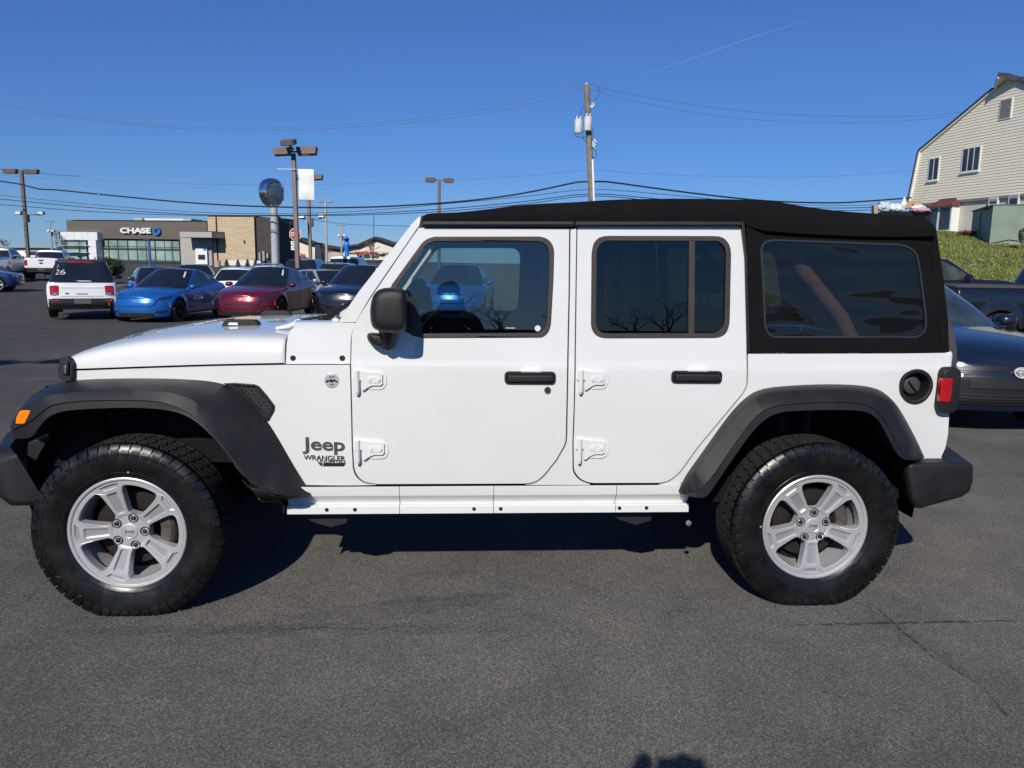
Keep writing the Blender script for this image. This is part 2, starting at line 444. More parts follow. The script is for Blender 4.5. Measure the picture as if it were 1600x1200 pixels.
def siding_mat(name, col, pitch):
    m_ = bpy.data.materials.new(name); m_.use_nodes = True; t = m_.node_tree; b = t.nodes['Principled BSDF']
    b.inputs['Roughness'].default_value = .6
    tc = t.nodes.new('ShaderNodeTexCoord'); n = t.nodes.new('ShaderNodeTexNoise'); n.inputs['Scale'].default_value = .8
    t.links.new(tc.outputs['Object'], n.inputs['Vector'])
    x = t.nodes.new('ShaderNodeMix'); x.data_type = 'RGBA'; x.inputs['A'].default_value = (col[0]*.9, col[1]*.9, col[2]*.9, 1); x.inputs['B'].default_value = (*col, 1)
    t.links.new(n.outputs['Fac'], x.inputs['Factor']); t.links.new(x.outputs['Result'], b.inputs['Base Color'])
    MATS[name] = m_; return m_
vinyl_siding = siding_mat('vinyl_siding', (.90, .84, .69), .2)

def asphalt_mat():
    m_ = bpy.data.materials.new('asphalt'); m_.use_nodes = True; t = m_.node_tree; b = t.nodes['Principled BSDF']
    b.inputs['Specular IOR Level'].default_value = .3
    if 'Diffuse Roughness' in b.inputs: b.inputs['Diffuse Roughness'].default_value = 1.0
    tc = t.nodes.new('ShaderNodeTexCoord')
    def N(scale, detail=4, rough=.5, dist=0):
        n = t.nodes.new('ShaderNodeTexNoise'); n.inputs['Scale'].default_value = scale; n.inputs['Detail'].default_value = detail
        n.inputs['Roughness'].default_value = rough; n.inputs['Distortion'].default_value = dist
        t.links.new(tc.outputs['Object'], n.inputs['Vector']); return n
    def ramp(src, stops):
        r = t.nodes.new('ShaderNodeValToRGB'); e = r.color_ramp.elements
        while len(e) < len(stops): e.new(.5)
        for q, (p, c) in zip(e, stops): q.position = p; q.color = (*c, 1) if isinstance(c, tuple) else (c, c, c, 1)
        t.links.new(src, r.inputs[0]); return r
    def mix(a, bb, fac=1.0, mode='MULTIPLY'):
        x = t.nodes.new('ShaderNodeMix'); x.data_type = 'RGBA'; x.blend_type = mode
        if hasattr(fac, 'links'): t.links.new(fac, x.inputs['Factor'])
        else: x.inputs['Factor'].default_value = fac
        for s_, k in ((a, 'A'), (bb, 'B')):
            if isinstance(s_, tuple): x.inputs[k].default_value = (*s_, 1)
            else: t.links.new(s_, x.inputs[k])
        return x.outputs['Result']
    big = ramp(N(.35, 5, .6, .4).outputs['Fac'], [(.30, (.78, .76, .75)), (.5, (1., .99, .97)), (.72, (1.17, 1.13, 1.08))])
    mid = ramp(N(2.6, 6, .65, .6).outputs['Fac'], [(.32, (.82, .82, .83)), (.62, (1.1, 1.09, 1.07))])
    fine = ramp(N(120, 3, .7).outputs['Fac'], [(.34, .52), (.5, .97), (.66, 1.6)])
    v = t.nodes.new('ShaderNodeTexVoronoi'); v.inputs['Scale'].default_value = 210; t.links.new(tc.outputs['Object'], v.inputs['Vector'])
    stone = ramp(v.outputs['Distance'], [(.12, 1.35), (.34, .92), (.62, .6)])
    cellr = t.nodes.new('ShaderNodeSeparateColor'); t.links.new(v.outputs['Color'], cellr.inputs[0])
    stone2 = ramp(cellr.outputs[0], [(.0, .7), (.7, 1.05), (.93, 1.3), (1.0, 1.9)])
    v2 = t.nodes.new('ShaderNodeTexVoronoi'); v2.inputs['Scale'].default_value = 26; t.links.new(tc.outputs['Object'], v2.inputs['Vector'])
    lt = ramp(v2.outputs['Distance'], [(.0, 1.0), (.045, 1.0), (.06, 0.0)])
    sc2 = t.nodes.new('ShaderNodeSeparateColor'); t.links.new(v2.outputs['Color'], sc2.inputs[0])
    pick = ramp(sc2.outputs[1], [(.86, 0.0), (.9, 1.0)])
    c = mix((.095, .0935, .0915), big.outputs[0]); c = mix(c, mid.outputs[0]); c = mix(c, fine.outputs[0], .85)
    c = mix(c, stone.outputs[0], .75); c = mix(c, stone2.outputs[0], .8)
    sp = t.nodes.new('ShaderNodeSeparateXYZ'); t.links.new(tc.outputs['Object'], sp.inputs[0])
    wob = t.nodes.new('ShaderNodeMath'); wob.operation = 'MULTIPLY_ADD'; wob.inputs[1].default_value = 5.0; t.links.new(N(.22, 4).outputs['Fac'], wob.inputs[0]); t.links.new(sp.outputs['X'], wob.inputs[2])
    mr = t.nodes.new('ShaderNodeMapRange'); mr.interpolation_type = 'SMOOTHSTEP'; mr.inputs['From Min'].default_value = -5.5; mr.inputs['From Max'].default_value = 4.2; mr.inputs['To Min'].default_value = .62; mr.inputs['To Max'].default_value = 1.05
    t.links.new(wob.outputs[0], mr.inputs['Value']); c = mix(c, mr.outputs['Result'])  # backscatter falloff put into the colour: darker towards the left
    peb = mix(lt.outputs[0], pick.outputs[0]); c = mix(c, (.33, .31, .28), peb, 'MIX')
    t.links.new(c, b.inputs['Base Color'])
    rr = ramp(N(1.3, 4).outputs['Fac'], [(.3, .72), (.7, .9)]); t.links.new(rr.outputs[0], b.inputs['Roughness'])
    bp = t.nodes.new('ShaderNodeBump'); bp.inputs['Strength'].default_value = .55; bp.inputs['Distance'].default_value = .004; bp.invert = True
    t.links.new(v.outputs['Distance'], bp.inputs['Height'])
    bp2 = t.nodes.new('ShaderNodeBump'); bp2.inputs['Strength'].default_value = .5; bp2.inputs['Distance'].default_value = .004
    t.links.new(N(70, 4, .7).outputs['Fac'], bp2.inputs['Height']); t.links.new(bp.outputs[0], bp2.inputs['Normal'])
    t.links.new(bp2.outputs[0], b.inputs['Normal'])
    return m_
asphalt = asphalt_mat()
def patchy(name, col, thr, scale, rough=.85, amax=1.0):
    """a mark that is broken up, bare ground showing through"""
    m_ = bpy.data.materials.new(name); m_.use_nodes = True; t = m_.node_tree; b = t.nodes['Principled BSDF']
    b.inputs['Base Color'].default_value = (*col, 1); b.inputs['Roughness'].default_value = rough
    tc = t.nodes.new('ShaderNodeTexCoord'); n = t.nodes.new('ShaderNodeTexNoise'); n.inputs['Scale'].default_value = scale; n.inputs['Detail'].default_value = 5
    n.inputs['Roughness'].default_value = .7
    t.links.new(tc.outputs['Object'], n.inputs['Vector'])
    r = t.nodes.new('ShaderNodeValToRGB'); r.color_ramp.elements[0].position = thr; r.color_ramp.elements[1].position = thr + .09
    r.color_ramp.elements[1].color = (amax, amax, amax, 1); t.links.new(n.outputs['Fac'], r.inputs[0]); t.links.new(r.outputs[0], b.inputs['Alpha'])
    return m_
crack_m = patchy('crack_black', (.02, .02, .02), .42, 30, amax=.5)
stain_m = patchy('tyre_stain', (.05, .049, .048), .40, 40, amax=.13)
scuff_m = patchy('pale_scuff', (.24, .225, .20), .53, 120)
grass_m = pm('grass_ground', (.13, .15, .045), .9, var=.45, vs=1.2, bump=.8, bs=8, detail=8)
def blade_mat(name, a, b_):
    m_ = bpy.data.materials.new(name); m_.use_nodes = True; t = m_.node_tree; b = t.nodes['Principled BSDF']; b.inputs['Roughness'].default_value = .7
    oi = t.nodes.new('ShaderNodeNewGeometry'); r = t.nodes.new('ShaderNodeValToRGB')
    r.color_ramp.elements[0].color = (*a, 1); r.color_ramp.elements[1].color = (*b_, 1)
    t.links.new(oi.outputs['Random Per Island'], r.inputs[0]); t.links.new(r.outputs[0], b.inputs['Base Color']); return m_
blade_m = blade_mat('grass_blades', (.07, .115, .02), (.27, .285, .085))
flower_m = pm('dandelion', (.62, .52, .12), .7)
leaves_m = blade_mat('shrub_leaves', (.012, .022, .006), (.06, .085, .03))
# ------------------------------------------------------------------ ground
def ground_h(x, y):
    a = smooth([(-60, 0), (3, 0), (9, -.10), (20, -.40), (30, -.42), (50, -.12), (75, .3), (100, .7), (160, 1.0), (300, 1.2), (700, 1.5)], y)
    return a * sstep(7, -3, x) if y < 40 else a * 1.0 if x < 0 else a
def hill_h(x, y):
    z = y + .074*x; t = min(1, max(0, (z - 22.5)/20))
    h = 3.7*t**.85*sstep(22, 27, z) + .75*sstep(38, 60, z); w = sstep(.5, 13.0, x - .05*(y - 15))
    return lerp(ground_h(x, y) - .3, h - .12, w)
xs = [-900, -400, -250, -160, -110] + [-80 + 4*i for i in range(41)] + [100, 140, 200, 300, 500, 900]
ys = [-700, -250, -120, -60, -30] + [-12 + 3*i for i in range(46)] + [140, 170, 220, 300, 450, 900]
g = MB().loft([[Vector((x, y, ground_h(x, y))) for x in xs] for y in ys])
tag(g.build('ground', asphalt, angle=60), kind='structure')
def G(px, py):
    """where the picture ray meets the ground"""
    d = ray(px, py); t = -CZ/d.z
    for _ in range(12):
        p = CAMP + d*t; t = (ground_h(p.x, p.y) - CZ)/d.z
    return CAMP + d*t
def ribbon(pts, w, name, mat_, jit=.0, seed=1, up=.004):
    rnd = random.Random(seed); P = [Vector((p.x, p.y, 0)) for p in pts]; Q = resample(P, max(8, int(sum((b-a).length for a, b in zip(P, P[1:]))/.05)))
    rows = []
    for i, q in enumerate(Q):
        t = (Q[min(len(Q)-1, i+1)] - Q[max(0, i-1)]).normalized(); n = Vector((-t.y, t.x, 0)); o = n*(rnd.uniform(-jit, jit))
        ww = w*(.55 + .9*rnd.random())*min(1, (i+1)/6, (len(Q)-i)/6)
        rows.append([Vector((*(q + o + n*ww/2).to_2d(), ground_h(q.x, q.y) + up)), Vector((*(q + o - n*ww/2).to_2d(), ground_h(q.x, q.y) + up))])
    return tag(MB().loft(rows).build(name, mat_, angle=60), kind='structure')
for k, (pl, w, j) in enumerate(((((1215, 979), (1330, 977), (1450, 974), (1620, 971)), .016, .006), (((1540, 1078), (1565, 1112), (1600, 1150), (1640, 1190)), .014, .006), (((1350, 935), (1440, 1015), (1540, 1078)), .012, .012),
        (((-20, 962), (40, 940), (75, 910)), .010, .008), (((0, 955), (60, 925), (80, 918)), .008, .008), (((400, 985), (560, 984), (700, 981)), .010, .012), (((880, 905), (930, 920), (960, 945)), .006, .01))):
    ribbon([atZ(*p) for p in pl], w, 'ground_crack', crack_m, j, k)
ribbon([atZ(650, 1100), atZ(672, 1118), atZ(688, 1145), atZ(692, 1170), atZ(690, 1190)], .022, 'ground_scuff', scuff_m, .003, 5)
for k, (pl, w) in enumerate(((((330, 990), (520, 968), (700, 942), (800, 930)), .17), (((120, 988), (330, 985), (560, 984), (800, 985)), .10), (((520, 950), (640, 940), (760, 933)), .05))):
    ribbon([atZ(*p) for p in pl], w, 'ground_tyre_mark', stain_m, .006, 20 + k, .003)
ribbon([atZ(1340, 940), atZ(1430, 1000), atZ(1520, 1060)], .12, 'ground_tyre_mark', stain_m, .02, 31, .003)

# grass bank on the right
gx = [-4 + 1.6*i for i in range(60)]; gy = [12.5 + 1.5*i for i in range(46)]
def hill_z(x, y): return hill_h(x, y) + (.16*noise.noise(Vector((x*.35, y*.35, 0))) + .06*noise.noise(Vector((x*1.3, y*1.3, 3)))) * sstep(.0, .8, hill_h(x, y))
hb = MB().loft([[Vector((x, y, hill_z(x, y))) for x in gx] for y in gy])
tag(hb.build('hill', grass_m, angle=80), kind='structure')
rnd = random.Random(5); gb = MB(); fl_ = MB(); cnt = 0
while cnt < 52000:
    px, py = rnd.uniform(1370, 1760), rnd.uniform(350, 462)
    d = ray(px, py); hit = None
    t0 = 20/FPX
    for s in range(80):
        t = (21 + s*.6)/FPX; p = CAMP + d*t
        if p.z <= hill_z(p.x, p.y): hit = p; break
    cnt += 1
    if hit is None: continue
    x, y = hit.x + rnd.uniform(-.5, .5), hit.y + rnd.uniform(-.5, .5); z = hill_z(x, y)
    if z < .05: continue
    a = rnd.uniform(0, 6.28); h_ = rnd.uniform(.10, .30)*(.7 + .6*noise.noise(Vector((x*.5, y*.5, 9)))); w = rnd.uniform(.018, .045); lx, ly = rnd.uniform(-.12, .12), rnd.uniform(-.12, .12)
    c, s_ = math.cos(a)*w, math.sin(a)*w
    gb.add([(x - c, y - s_, z - .03), (x + c, y + s_, z - .03), (x + lx, y + ly, z + h_)], [(0, 1, 2)])
    if rnd.random() < .010:
        r_ = rnd.uniform(.02, .045); z2_ = z + h_*.8
        fl_.add([(x - r_, y, z2_), (x, y - r_, z2_), (x + r_, y, z2_), (x, y, z2_ + r_), (x, y + r_, z2_)], [(0, 1, 3), (1, 2, 3), (2, 4, 3), (4, 0, 3)])
tag(gb.build('grass', blade_m, merge=False, recalc=False, angle=80), kind='stuff')
tag(fl_.build('grass_flowers', flower_m, merge=False, recalc=False), kind='stuff')
# ------------------------------------------------------------------ the white off-roader
def hw(x, z):
    """half width of the body side at (x along, z up)"""
    a = interp([(.40, .766), (.50, .777), (.60, .785), (.75, .793), (.92, .799), (1.075, .8015), (1.10, .797), (1.22, .788), (1.70, .764), (1.9, .75)], z)
    if x < .98:
        a -= .035 * sstep(.98, .60, x) if x > .60 else .035
        if x < .60: a -= .115 * sstep(.75, -.45, x) - .115 * sstep(.75, -.45, .60)
    if x > 3.35: a -= .018 * sstep(3.35, 3.68, x)
    return a
def S(px, py, off=0.0):
    Y = -.78
    for _ in range(6):
        p = atY(px, py, Y); Y = -(hw(p.x, p.z) + off)
    return atY(px, py, Y)
def S2(px, py): p = S(px, py); return (p.x, p.z)
def Ss(pts): return [S2(*p) for p in pts]
def side_fn(off=0.0, sgn=-1):
    return lambda u, v, d: Vector((u, sgn * (hw(u, v) + off - d), v))
CU = [i * .06 for i in range(-10, 64)]
CV = [.45, .5, .55, .6, .7, .8, .9, 1.0, 1.06, 1.085, 1.097, 1.11, 1.15, 1.22, 1.35, 1.5, 1.62]

suv = thing('off_road_vehicle', 'white four-door off-roader with black soft top and black flares, filling the middle of the lot', 'car', (0, 0, 0))
def both(make, name, mats, parents=None, **k):
    """left piece and its mirror image"""
    mb = make() if callable(make) else make
    a = mb.build(name, mats, (parents or (suv, suv))[0], **k)
    m2 = MB(); m2.v = [(x, -y, z) for x, y, z in mb.v]; m2.f = [list(reversed(f)) for f in mb.f]; m2.mi = list(mb.mi)
    b = m2.build(name, mats, (parents or (suv, suv))[1], **k)
    return a, b
def plate(px, holes=(), off=0.0, thick=.02, cut=True):
    o = Ss(px); hs = [Ss(h) for h in holes]
    x0 = min(p[0] for p in o); x1 = max(p[0] for p in o); z0 = min(p[1] for p in o); z1 = max(p[1] for p in o)
    return sheet(o, hs, side_fn(off), thick, [c for c in CU if x0 < c < x1] if cut else (), [c for c in CV if z0 < c < z1] if cut else ())

# ---- outlines read off the side of the vehicle
FD = [(654.6,355.9),(581,463),(558.5,498.5),(552.2,512),(549.6,524),(548.6,568),(550.4,640),(551.6,700),(553.4,730),(556,738.5),(560,745),(565.5,750),(572,753.4),(590,756.4),(821,755.5),(831,754),(839,751),(845,746.5),(851,740.5),(869,718),(881,697),(883.3,690),(884,682),(886,580),(888.3,460),(889.3,357)]
FW_O = [(612,446),(653.5,388.6),(657.5,382.8),(662,378),(666,375),(670.5,372.7),(679,370.3),(842.6,370.1),(849.5,371.5),(855,374),(859.6,378),(863,383.5),(864.8,389),(865.4,395),(864.3,437.5),(860.7,501),(860,508),(858.4,514),(855.8,519.3),(852,523.5),(847.6,526),(842.6,527),(660,527.8),(645,524),(628,514),(612,490),(607,465)]
FW_I = [(620.5,447),(657,395),(661.5,388.5),(666,383.5),(671,380),(676,378),(682,377.2),(838,377.2),(845.5,378.5),(851.5,382),(855.8,388),(857.8,396),(857.2,437),(854.2,499),(853,508),(850.3,514.5),(846,518.6),(839,520.3),(662,521.2),(650,517.5),(636,509.5),(622,488),(616,465)]
RD = [(902.5,354.8),(899.8,560),(898,647),(896.4,690),(896.8,731),(898,736.3),(900,740),(902.8,744),(906.6,747.4),(911,750.4),(916.3,752.4),(922.5,754),(929.3,754.6),(1029,754.4),(1035.6,753.6),(1042,751.8),(1047.6,749),(1052.8,745.3),(1061.5,737.7),(1068,729),(1089.7,698.7),(1154.7,620.7),(1160,614),(1163.4,607.7),(1165.4,602),(1166.2,597),(1166.4,560),(1165.2,450),(1164.2,403.8),(1160.5,354.8)]
RW_O = [(950.8,369),(943,369.8),(936,372),(931.3,376),(928,381),(925.9,388.5),(924.8,397.5),(923.8,505.8),(924.8,512.6),(927.3,518.3),(931,522.6),(936,525.6),(943,527.4),(950.8,527.7),(1115.4,527.3),(1123.5,526.2),(1130,523.2),(1134.5,518.5),(1137.3,512),(1138.8,505),(1139.4,497.5),(1141.5,397.5),(1140.6,389),(1138.3,382),(1134.7,376.5),(1130,372.5),(1123.5,370),(1115.4,369.4)]
RW_I = [(951,376),(945,376.9),(940,379.2),(936.3,382.8),(933.6,388),(932.1,397.5),(931.1,505),(932.4,511.3),(935.3,516),(939.5,519.3),(945,520.7),(951,520.9),(1114,520.5),(1121,519.2),(1126.4,516),(1130,510.8),(1131.6,504.5),(1132.2,497.5),(1134.2,398),(1133.2,390),(1130.5,384),(1126.5,379.8),(1121.5,377.2),(1114,376.4)]

# ---- doors
def trim_ring(o, i, off, th): return sheet(Ss(o), [Ss(i)], side_fn(off), th, (), [])
def shrink(px, d):                                             # move an outline outwards (d>0) by d pixels
    n = len(px); out = []
    A = sum(px[i][0]*px[(i+1) % n][1] - px[(i+1) % n][0]*px[i][1] for i in range(n)); s = 1 if A > 0 else -1
    for i in range(n):
        a, b, c = Vector(px[i-1]), Vector(px[i]), Vector(px[(i+1) % n])
        t1 = (b-a).normalized(); t2 = (c-b).normalized(); t = (t1+t2).normalized()
        k = 1 / max(.5, t.dot(t1)); out.append(tuple(b + Vector((t.y, -t.x)) * s * d * k))
    return out
doors = {}
for nm, O, WO, WI, gl in (('front', FD, FW_O, FW_I, window_clear), ('rear', RD, RW_O, RW_I, window_tint)):
    d = both(plate(O, [WO], 0, .024), 'door', white_paint, bevel=.0035, seg=2, angle=28)
    doors[nm] = d
    both(trim_ring(shrink(WO, .6), WI, .0035, .02), 'window_trim', seal_rubber, d, bevel=.003, seg=2)
    both(sheet(Ss(shrink(WI, 1.5)), [], side_fn(-.010), 0, [c for c in CU], [1.22, 1.35, 1.5, 1.62]), 'window_pane', gl, d)
bar = [(1076.8,375.5),(1086.3,375.5),(1085.2,521.5),(1075.2,521.5)]
both(sheet(Ss(bar), [], side_fn(.0025), .02, (), [1.35, 1.5]), 'window_bar', seal_rubber, doors['rear'], bevel=.003)
# inner door cards, seen dark through the glass
for nm, (x0, x1) in (('front', (1.02, 1.82)), ('rear', (1.95, 2.62))):
    both(MB().box(((x0+x1)/2, -.735, .87), (x1-x0, .05, .62)), 'door_card', interior_black, doors[nm], bevel=.01)

# handles: black grip bar over a white scooped cup
def handle(x0, x1, y0, y1, dp):
    c = S((x0+x1)/2, (y0+y1)/2); a = S(x0, y1); b = S(x1, y0); w = b.x - a.x; h = b.z - a.z; cz = (a.z+b.z)/2; cx = (a.x+b.x)/2
    Y = -hw(cx, cz)
    def rr(w_, h_, r, y, k=5):
        pts = []
        for qx, qz, a0 in ((1,1,0),(-1,1,90),(-1,-1,180),(1,-1,270)):
            for i in range(k):
                an = R(a0 + 90*i/(k-1)); pts.append(Vector((cx + qx*(w_/2-r) + r*math.cos(an), y, cz + qz*(h_/2-r) + r*math.sin(an))))
        return pts
    m_ = MB(); m_.loft([rr(w, h, .018, Y+.004), rr(w, h, .018, Y-.006), rr(w-.006, h-.006, .016, Y-.011), rr(w-.02, h-.02, .010, Y-.0115), rr(w-.024, h-.024, .009, Y-.0085)], closed=True, caps=True)
    m2 = MB(); m2.loft([rr(w-.03, h*.52, .009, Y-.006), rr(w-.03, h*.52, .009, Y-.026), rr(w-.038, h*.36, .006, Y-.031)], closed=True, caps=True)
    # the white cup bulging above the grip
    m3 = MB(); rows = []
    for j, (dz, dy) in enumerate(((0, .0005), (.010, -.009), (.020, -.013), (.0275, -.0105), (.033, .001))):
        rows.append([Vector((cx + .005 + (-.058 + .116*i/12) * (1 - .09*j), Y + dy if 0 < i < 12 else Y+.002, cz + h*.30 + dz - .006)) for i in range(13)])
    m3.loft(rows)
    return m_, m2, m3
for nm, box in (('front', (788, 868.5, 580.5, 600)), ('rear', (1048, 1128.5, 579.5, 598.5))):
    m1, m2_, m3 = handle(*box, .01)
    both(m1, 'handle_bezel', satin_black, doors[nm]); both(m2_, 'handle_grip', black_plastic, doors[nm], bevel=.002)
    both(m3, 'handle_cup', white_paint, doors[nm])
c = S(855.3, 609.3)
k_ = MB().lathe([(.0155, .004), (.0165, -.004), (.0145, -.008), (.0105, -.008), (.0095, -.005), (0.0001, -.005)], (c.x, -hw(c.x, c.z), c.z), 'Y', 20)
k_.box((c.x, -hw(c.x, c.z)-.0055, c.z), (.003, .003, .010))
lk = k_.build('lock_cylinder', [chrome], doors['front'][0]); MB().lathe([(.0098, -.0062), (.0001, -.0064)], (c.x, -hw(c.x, c.z), c.z), 'Y', 16, caps=False).build('lock_core', dark_metal, doors['front'][0])
# hinges
def hinge(x0, y0, x1, y1):
    a = S(x0, y1); b = S(x1, y0); Y = -hw((a.x+b.x)/2, (a.z+b.z)/2); w = b.x - a.x; h = b.z - a.z
    def X(u): return a.x + w*u
    def Z(v): return a.z + h*v
    base = MB()
    pl = [(.24,.30),(.27,.93),(.45,.99),(.82,.97),(.93,.90),(1.0,.72),(1.0,.42),(.93,.22),(.82,.14),(.50,.14)]
    base.prism([(X(u), Y, Z(v)) for u, v in pl], (0, .004, 0), (0, -.004, 0))
    arm = MB()
    ar = [(.0,.55),(.02,.98),(.10,1.0),(.30,.94),(.46,.90),(.80,.88),(.88,.80),(.88,.40),(.82,.33),(.58,.33),(.46,.26),(.30,.10),(.25,.12),(.25,.55)]
    arm.prism([(X(u), Y, Z(v)) for u, v in ar], (0, .002, 0), (0, -.014, 0))
    raised = [(.46,.44),(.46,.72),(.80,.72),(.80,.44)]
    arm.prism([(X(u), Y, Z(v)) for u, v in raised], (0, -.012, 0), (0, -.0165, 0))
    pin = MB().tube([(X(.115), Y-.016, Z(.03)), (X(.115), Y-.016, Z(.97))], .0105, 12)
    pin.tube([(X(.115), Y-.016, Z(-.05)), (X(.115), Y-.016, Z(.04))], .0075, 10)
    bolts = []
    for u in (.50, .77):
        bolts.append(MB().lathe([(.0085, .0), (.0085, -.003), (.0065, -.0045), (.004, -.0045), (.0035, -.003), (.0001, -.003)], (X(u), Y-.0165, Z(.58)), 'Y', 14))
    return base, arm, pin, bolts
for nm, boxes in (('front', ((552.5, 577.5, 604, 613.5), (553.5, 686, 607, 721.5))), ('rear', ((900.5, 577, 951, 612.5), (898, 684, 951.5, 721)))):
    for bx in boxes:
        base, arm, pin, bolts = hinge(*bx)
        hb = MB()
        for q in (base, arm, pin): hb.add(q.v, q.f)
        for q in bolts: hb.add(q.v, q.f)
        both(hb, 'hinge', white_paint, doors[nm], bevel=.0022, seg=2, merge=False)

# ---- body shell: pillars, fender sides, rear quarters, rockers
body = MB()
def addp(*a, **k): q = plate(*a, **k); body.add(q.v, q.f)
addp([(891.6,357),(900.6,357),(897.7,560),(896,647),(894.3,690),(894.6,732),(896,738),(898.3,742),(901.5,746.3),(905.4,749.7),(910,752.8),(916,755),(922,756.6),(922,757.6),(822,757.6),(832,756.4),(840.4,753),(847,748.3),(853,742),(871,719.5),(883.2,698),(885.5,690.5),(886.3,682),(888.3,580),(890.6,460)])
addp([(1169,553),(1480.5,551.5),(1484,575),(1484.5,612),(1483,649),(1481,680),(1477,700),(1471,713),(1471,719.8),(1446,719.8),(1436,712),(1402,650),(1372,627),(1300,620),(1230,622),(1192,640),(1152,690),(1112,748),(1092,772),(1078,772),(1030,757.6),(1036,756.2),(1043,754.2),(1049,751.2),(1054.3,747.5),(1063.5,739.5),(1070.3,730.5),(1091.8,700.2),(1157,622),(1162.2,615),(1165.8,608.7),(1167.8,602.5),(1168.6,597)], [[(1430 + 25.5*math.cos(R(a)), 603.3 + 25.5*math.sin(R(a))) for a in range(0, 360, 15)]])
lip = MB()
# rockers: side, tucked-under band, bright pinch flange with its rivets
rail = []
xa, xb = S(452, 770).x, S(1079, 770).x
za = lambda x, y0: lerp(S(452, y0).z, S(1079, y0).z, (x - xa) / (xb - xa))
prof = [(756.5, .0, -.0005), (769.5, .0, .001), (771.0, 0, .002), (784.5, 0, .040), (786, 0, .042), (786.2, 0, .012), (787.5, 0, .009), (798, 0, .007), (798.3, 0, .012), (797, 0, .03), (775, 0, .12)]
def rocker_rows(x0, x1, n):
    rows = []
    for i in range(n + 1):
        x = lerp(x0, x1, i / n); rows.append([Vector((x, -(.790 - dy), za(x, y0))) for y0, _, dy in prof])
    return rows
seams = [S(450.5, 770).x, S(624.2, 770).x, S(771.3, 770).x, S(962.5, 770).x, S(1077, 770).x]
for s0, s1 in zip(seams, seams[1:]):
    body.loft(rocker_rows(s0 + .0012, s1 - .0012, 3))
for hx in (512, 555, 740.5, 782, 967, 1009):
    x = S(hx, 791).x
    holes = MB().lathe([(.0075, 0.003), (.0085, -.002), (.005, -.003), (.0001, -.0025)], (x, -.7835, za(x, 791.5)), 'Y', 12); both(holes, 'rocker_plug', gap_black)
body.build('body_shell', white_paint, suv, angle=28, bevel=.003, seg=2)
m2 = MB(); m2.v = [(x, -y, z) for x, y, z in body.v]; m2.f = [list(reversed(f)) for f in body.f]; m2.mi = list(body.mi)
m2.build('body_shell', white_paint, suv, angle=28, bevel=.003, seg=2)
# front fender side, cowl side
FEN = [(113,579.4),(140,578.8),(215,576.0),(320,572.6),(384,571.2),(443,570.3),(546.6,570.2),(548.3,640),(549.5,700),(551.2,731),(553.8,740),(558,747),(563.8,752.2),(571,756),(588,757.8),(452,757.8),(440,735),(415,690),(385,645),(350,617),(300,607),(200,604),(120,606),(104,612)]
both(plate(FEN), 'front_fender', white_paint, bevel=.003, seg=2, angle=28)
cowl = [(446.8,568.9),(447.0,558.7),(448.0,537),(450.0,523.7),(452.4,518),(455,514.8),(459,512.4),(466,511),(520,510.4),(524,507.6),(528,503.6),(531,504),(555.2,504.6),(551.3,515),(549,524),(548.0,533),(547.2,568.6)]
both(plate(cowl), 'cowl_side', white_paint, bevel=.003, seg=2, angle=28)
for bx in (458, 535):
    p = S(bx, 559.6)
    both(MB().lathe([(.0115, .004), (.0125, -.002), (.0085, -.006), (.0055, -.006), (.005, -.003), (.0001, -.003)], (p.x, -hw(p.x, p.z), p.z), 'Y', 16), 'cowl_bolt', dark_metal)
# dark inner shell behind every panel gap, floor and bulkheads
core = MB()
def shell(x0, x1, z0, z1, inset=.03, n=8):
    rows = []
    for i in range(n+1):
        x = lerp(x0, x1, i/n)
        rows.append([Vector((x, -(hw(x, z)-inset), z)) for z in (z0, (z0+z1)/2, z1)])
    core.loft(rows)
shell(-.34, .99, .62, 1.06, .045); shell(.55, 1.0, .46, 1.15, .04); shell(.93, 2.7, .44, .57, .03)
for x0, x1 in ((1.80, 2.02), ): shell(x0, x1, .5, 1.68, .036)
shell(.93, 1.02, .5, 1.2, .036); shell(2.60, 2.74, .95, 1.15, .036)
core.mirror()
core.box((2.2, 0, .47), (3.0, 1.44, .05)); core.box((.62, 0, .72), (.06, 1.30, .7)); core.box((3.62, 0, .85), (.05, 1.40, .55))
core.box((.62, 0, .58), (1.3, .95, .16)); core.box((1.7, -.36, .40), (3.7, .09, .13)); core.box((1.7, .36, .40), (3.7, .09, .13))
core.box((1.75, 0, .38), (.9, .55, .12)); core.box((2.2, .55, .42), (.8, .22, .18))
core.build('inner_shell', black_void, suv, merge=False, recalc=True)
# wheel-arch liners
for xc, x0, x1 in ((0.0, -.46, .62), (3.008, 2.42, 3.56)):
    rows = []; lin = MB()
    for i in range(15):
        a = R(188 - 200*i/14); rx, rz = (x1-x0)/2*1.02, .50
        rows.append([Vector(((x0+x1)/2 + rx*math.cos(a), y, .46 + rz*math.sin(a))) for y in (-.745, -.48)])
    lin.loft(rows)
    rows = [[r_[1], Vector(((x0+x1)/2, -.46, .55))] for r_ in rows]; lin.loft(rows); both(lin, 'wheel_arch_liner', black_void, merge=False)
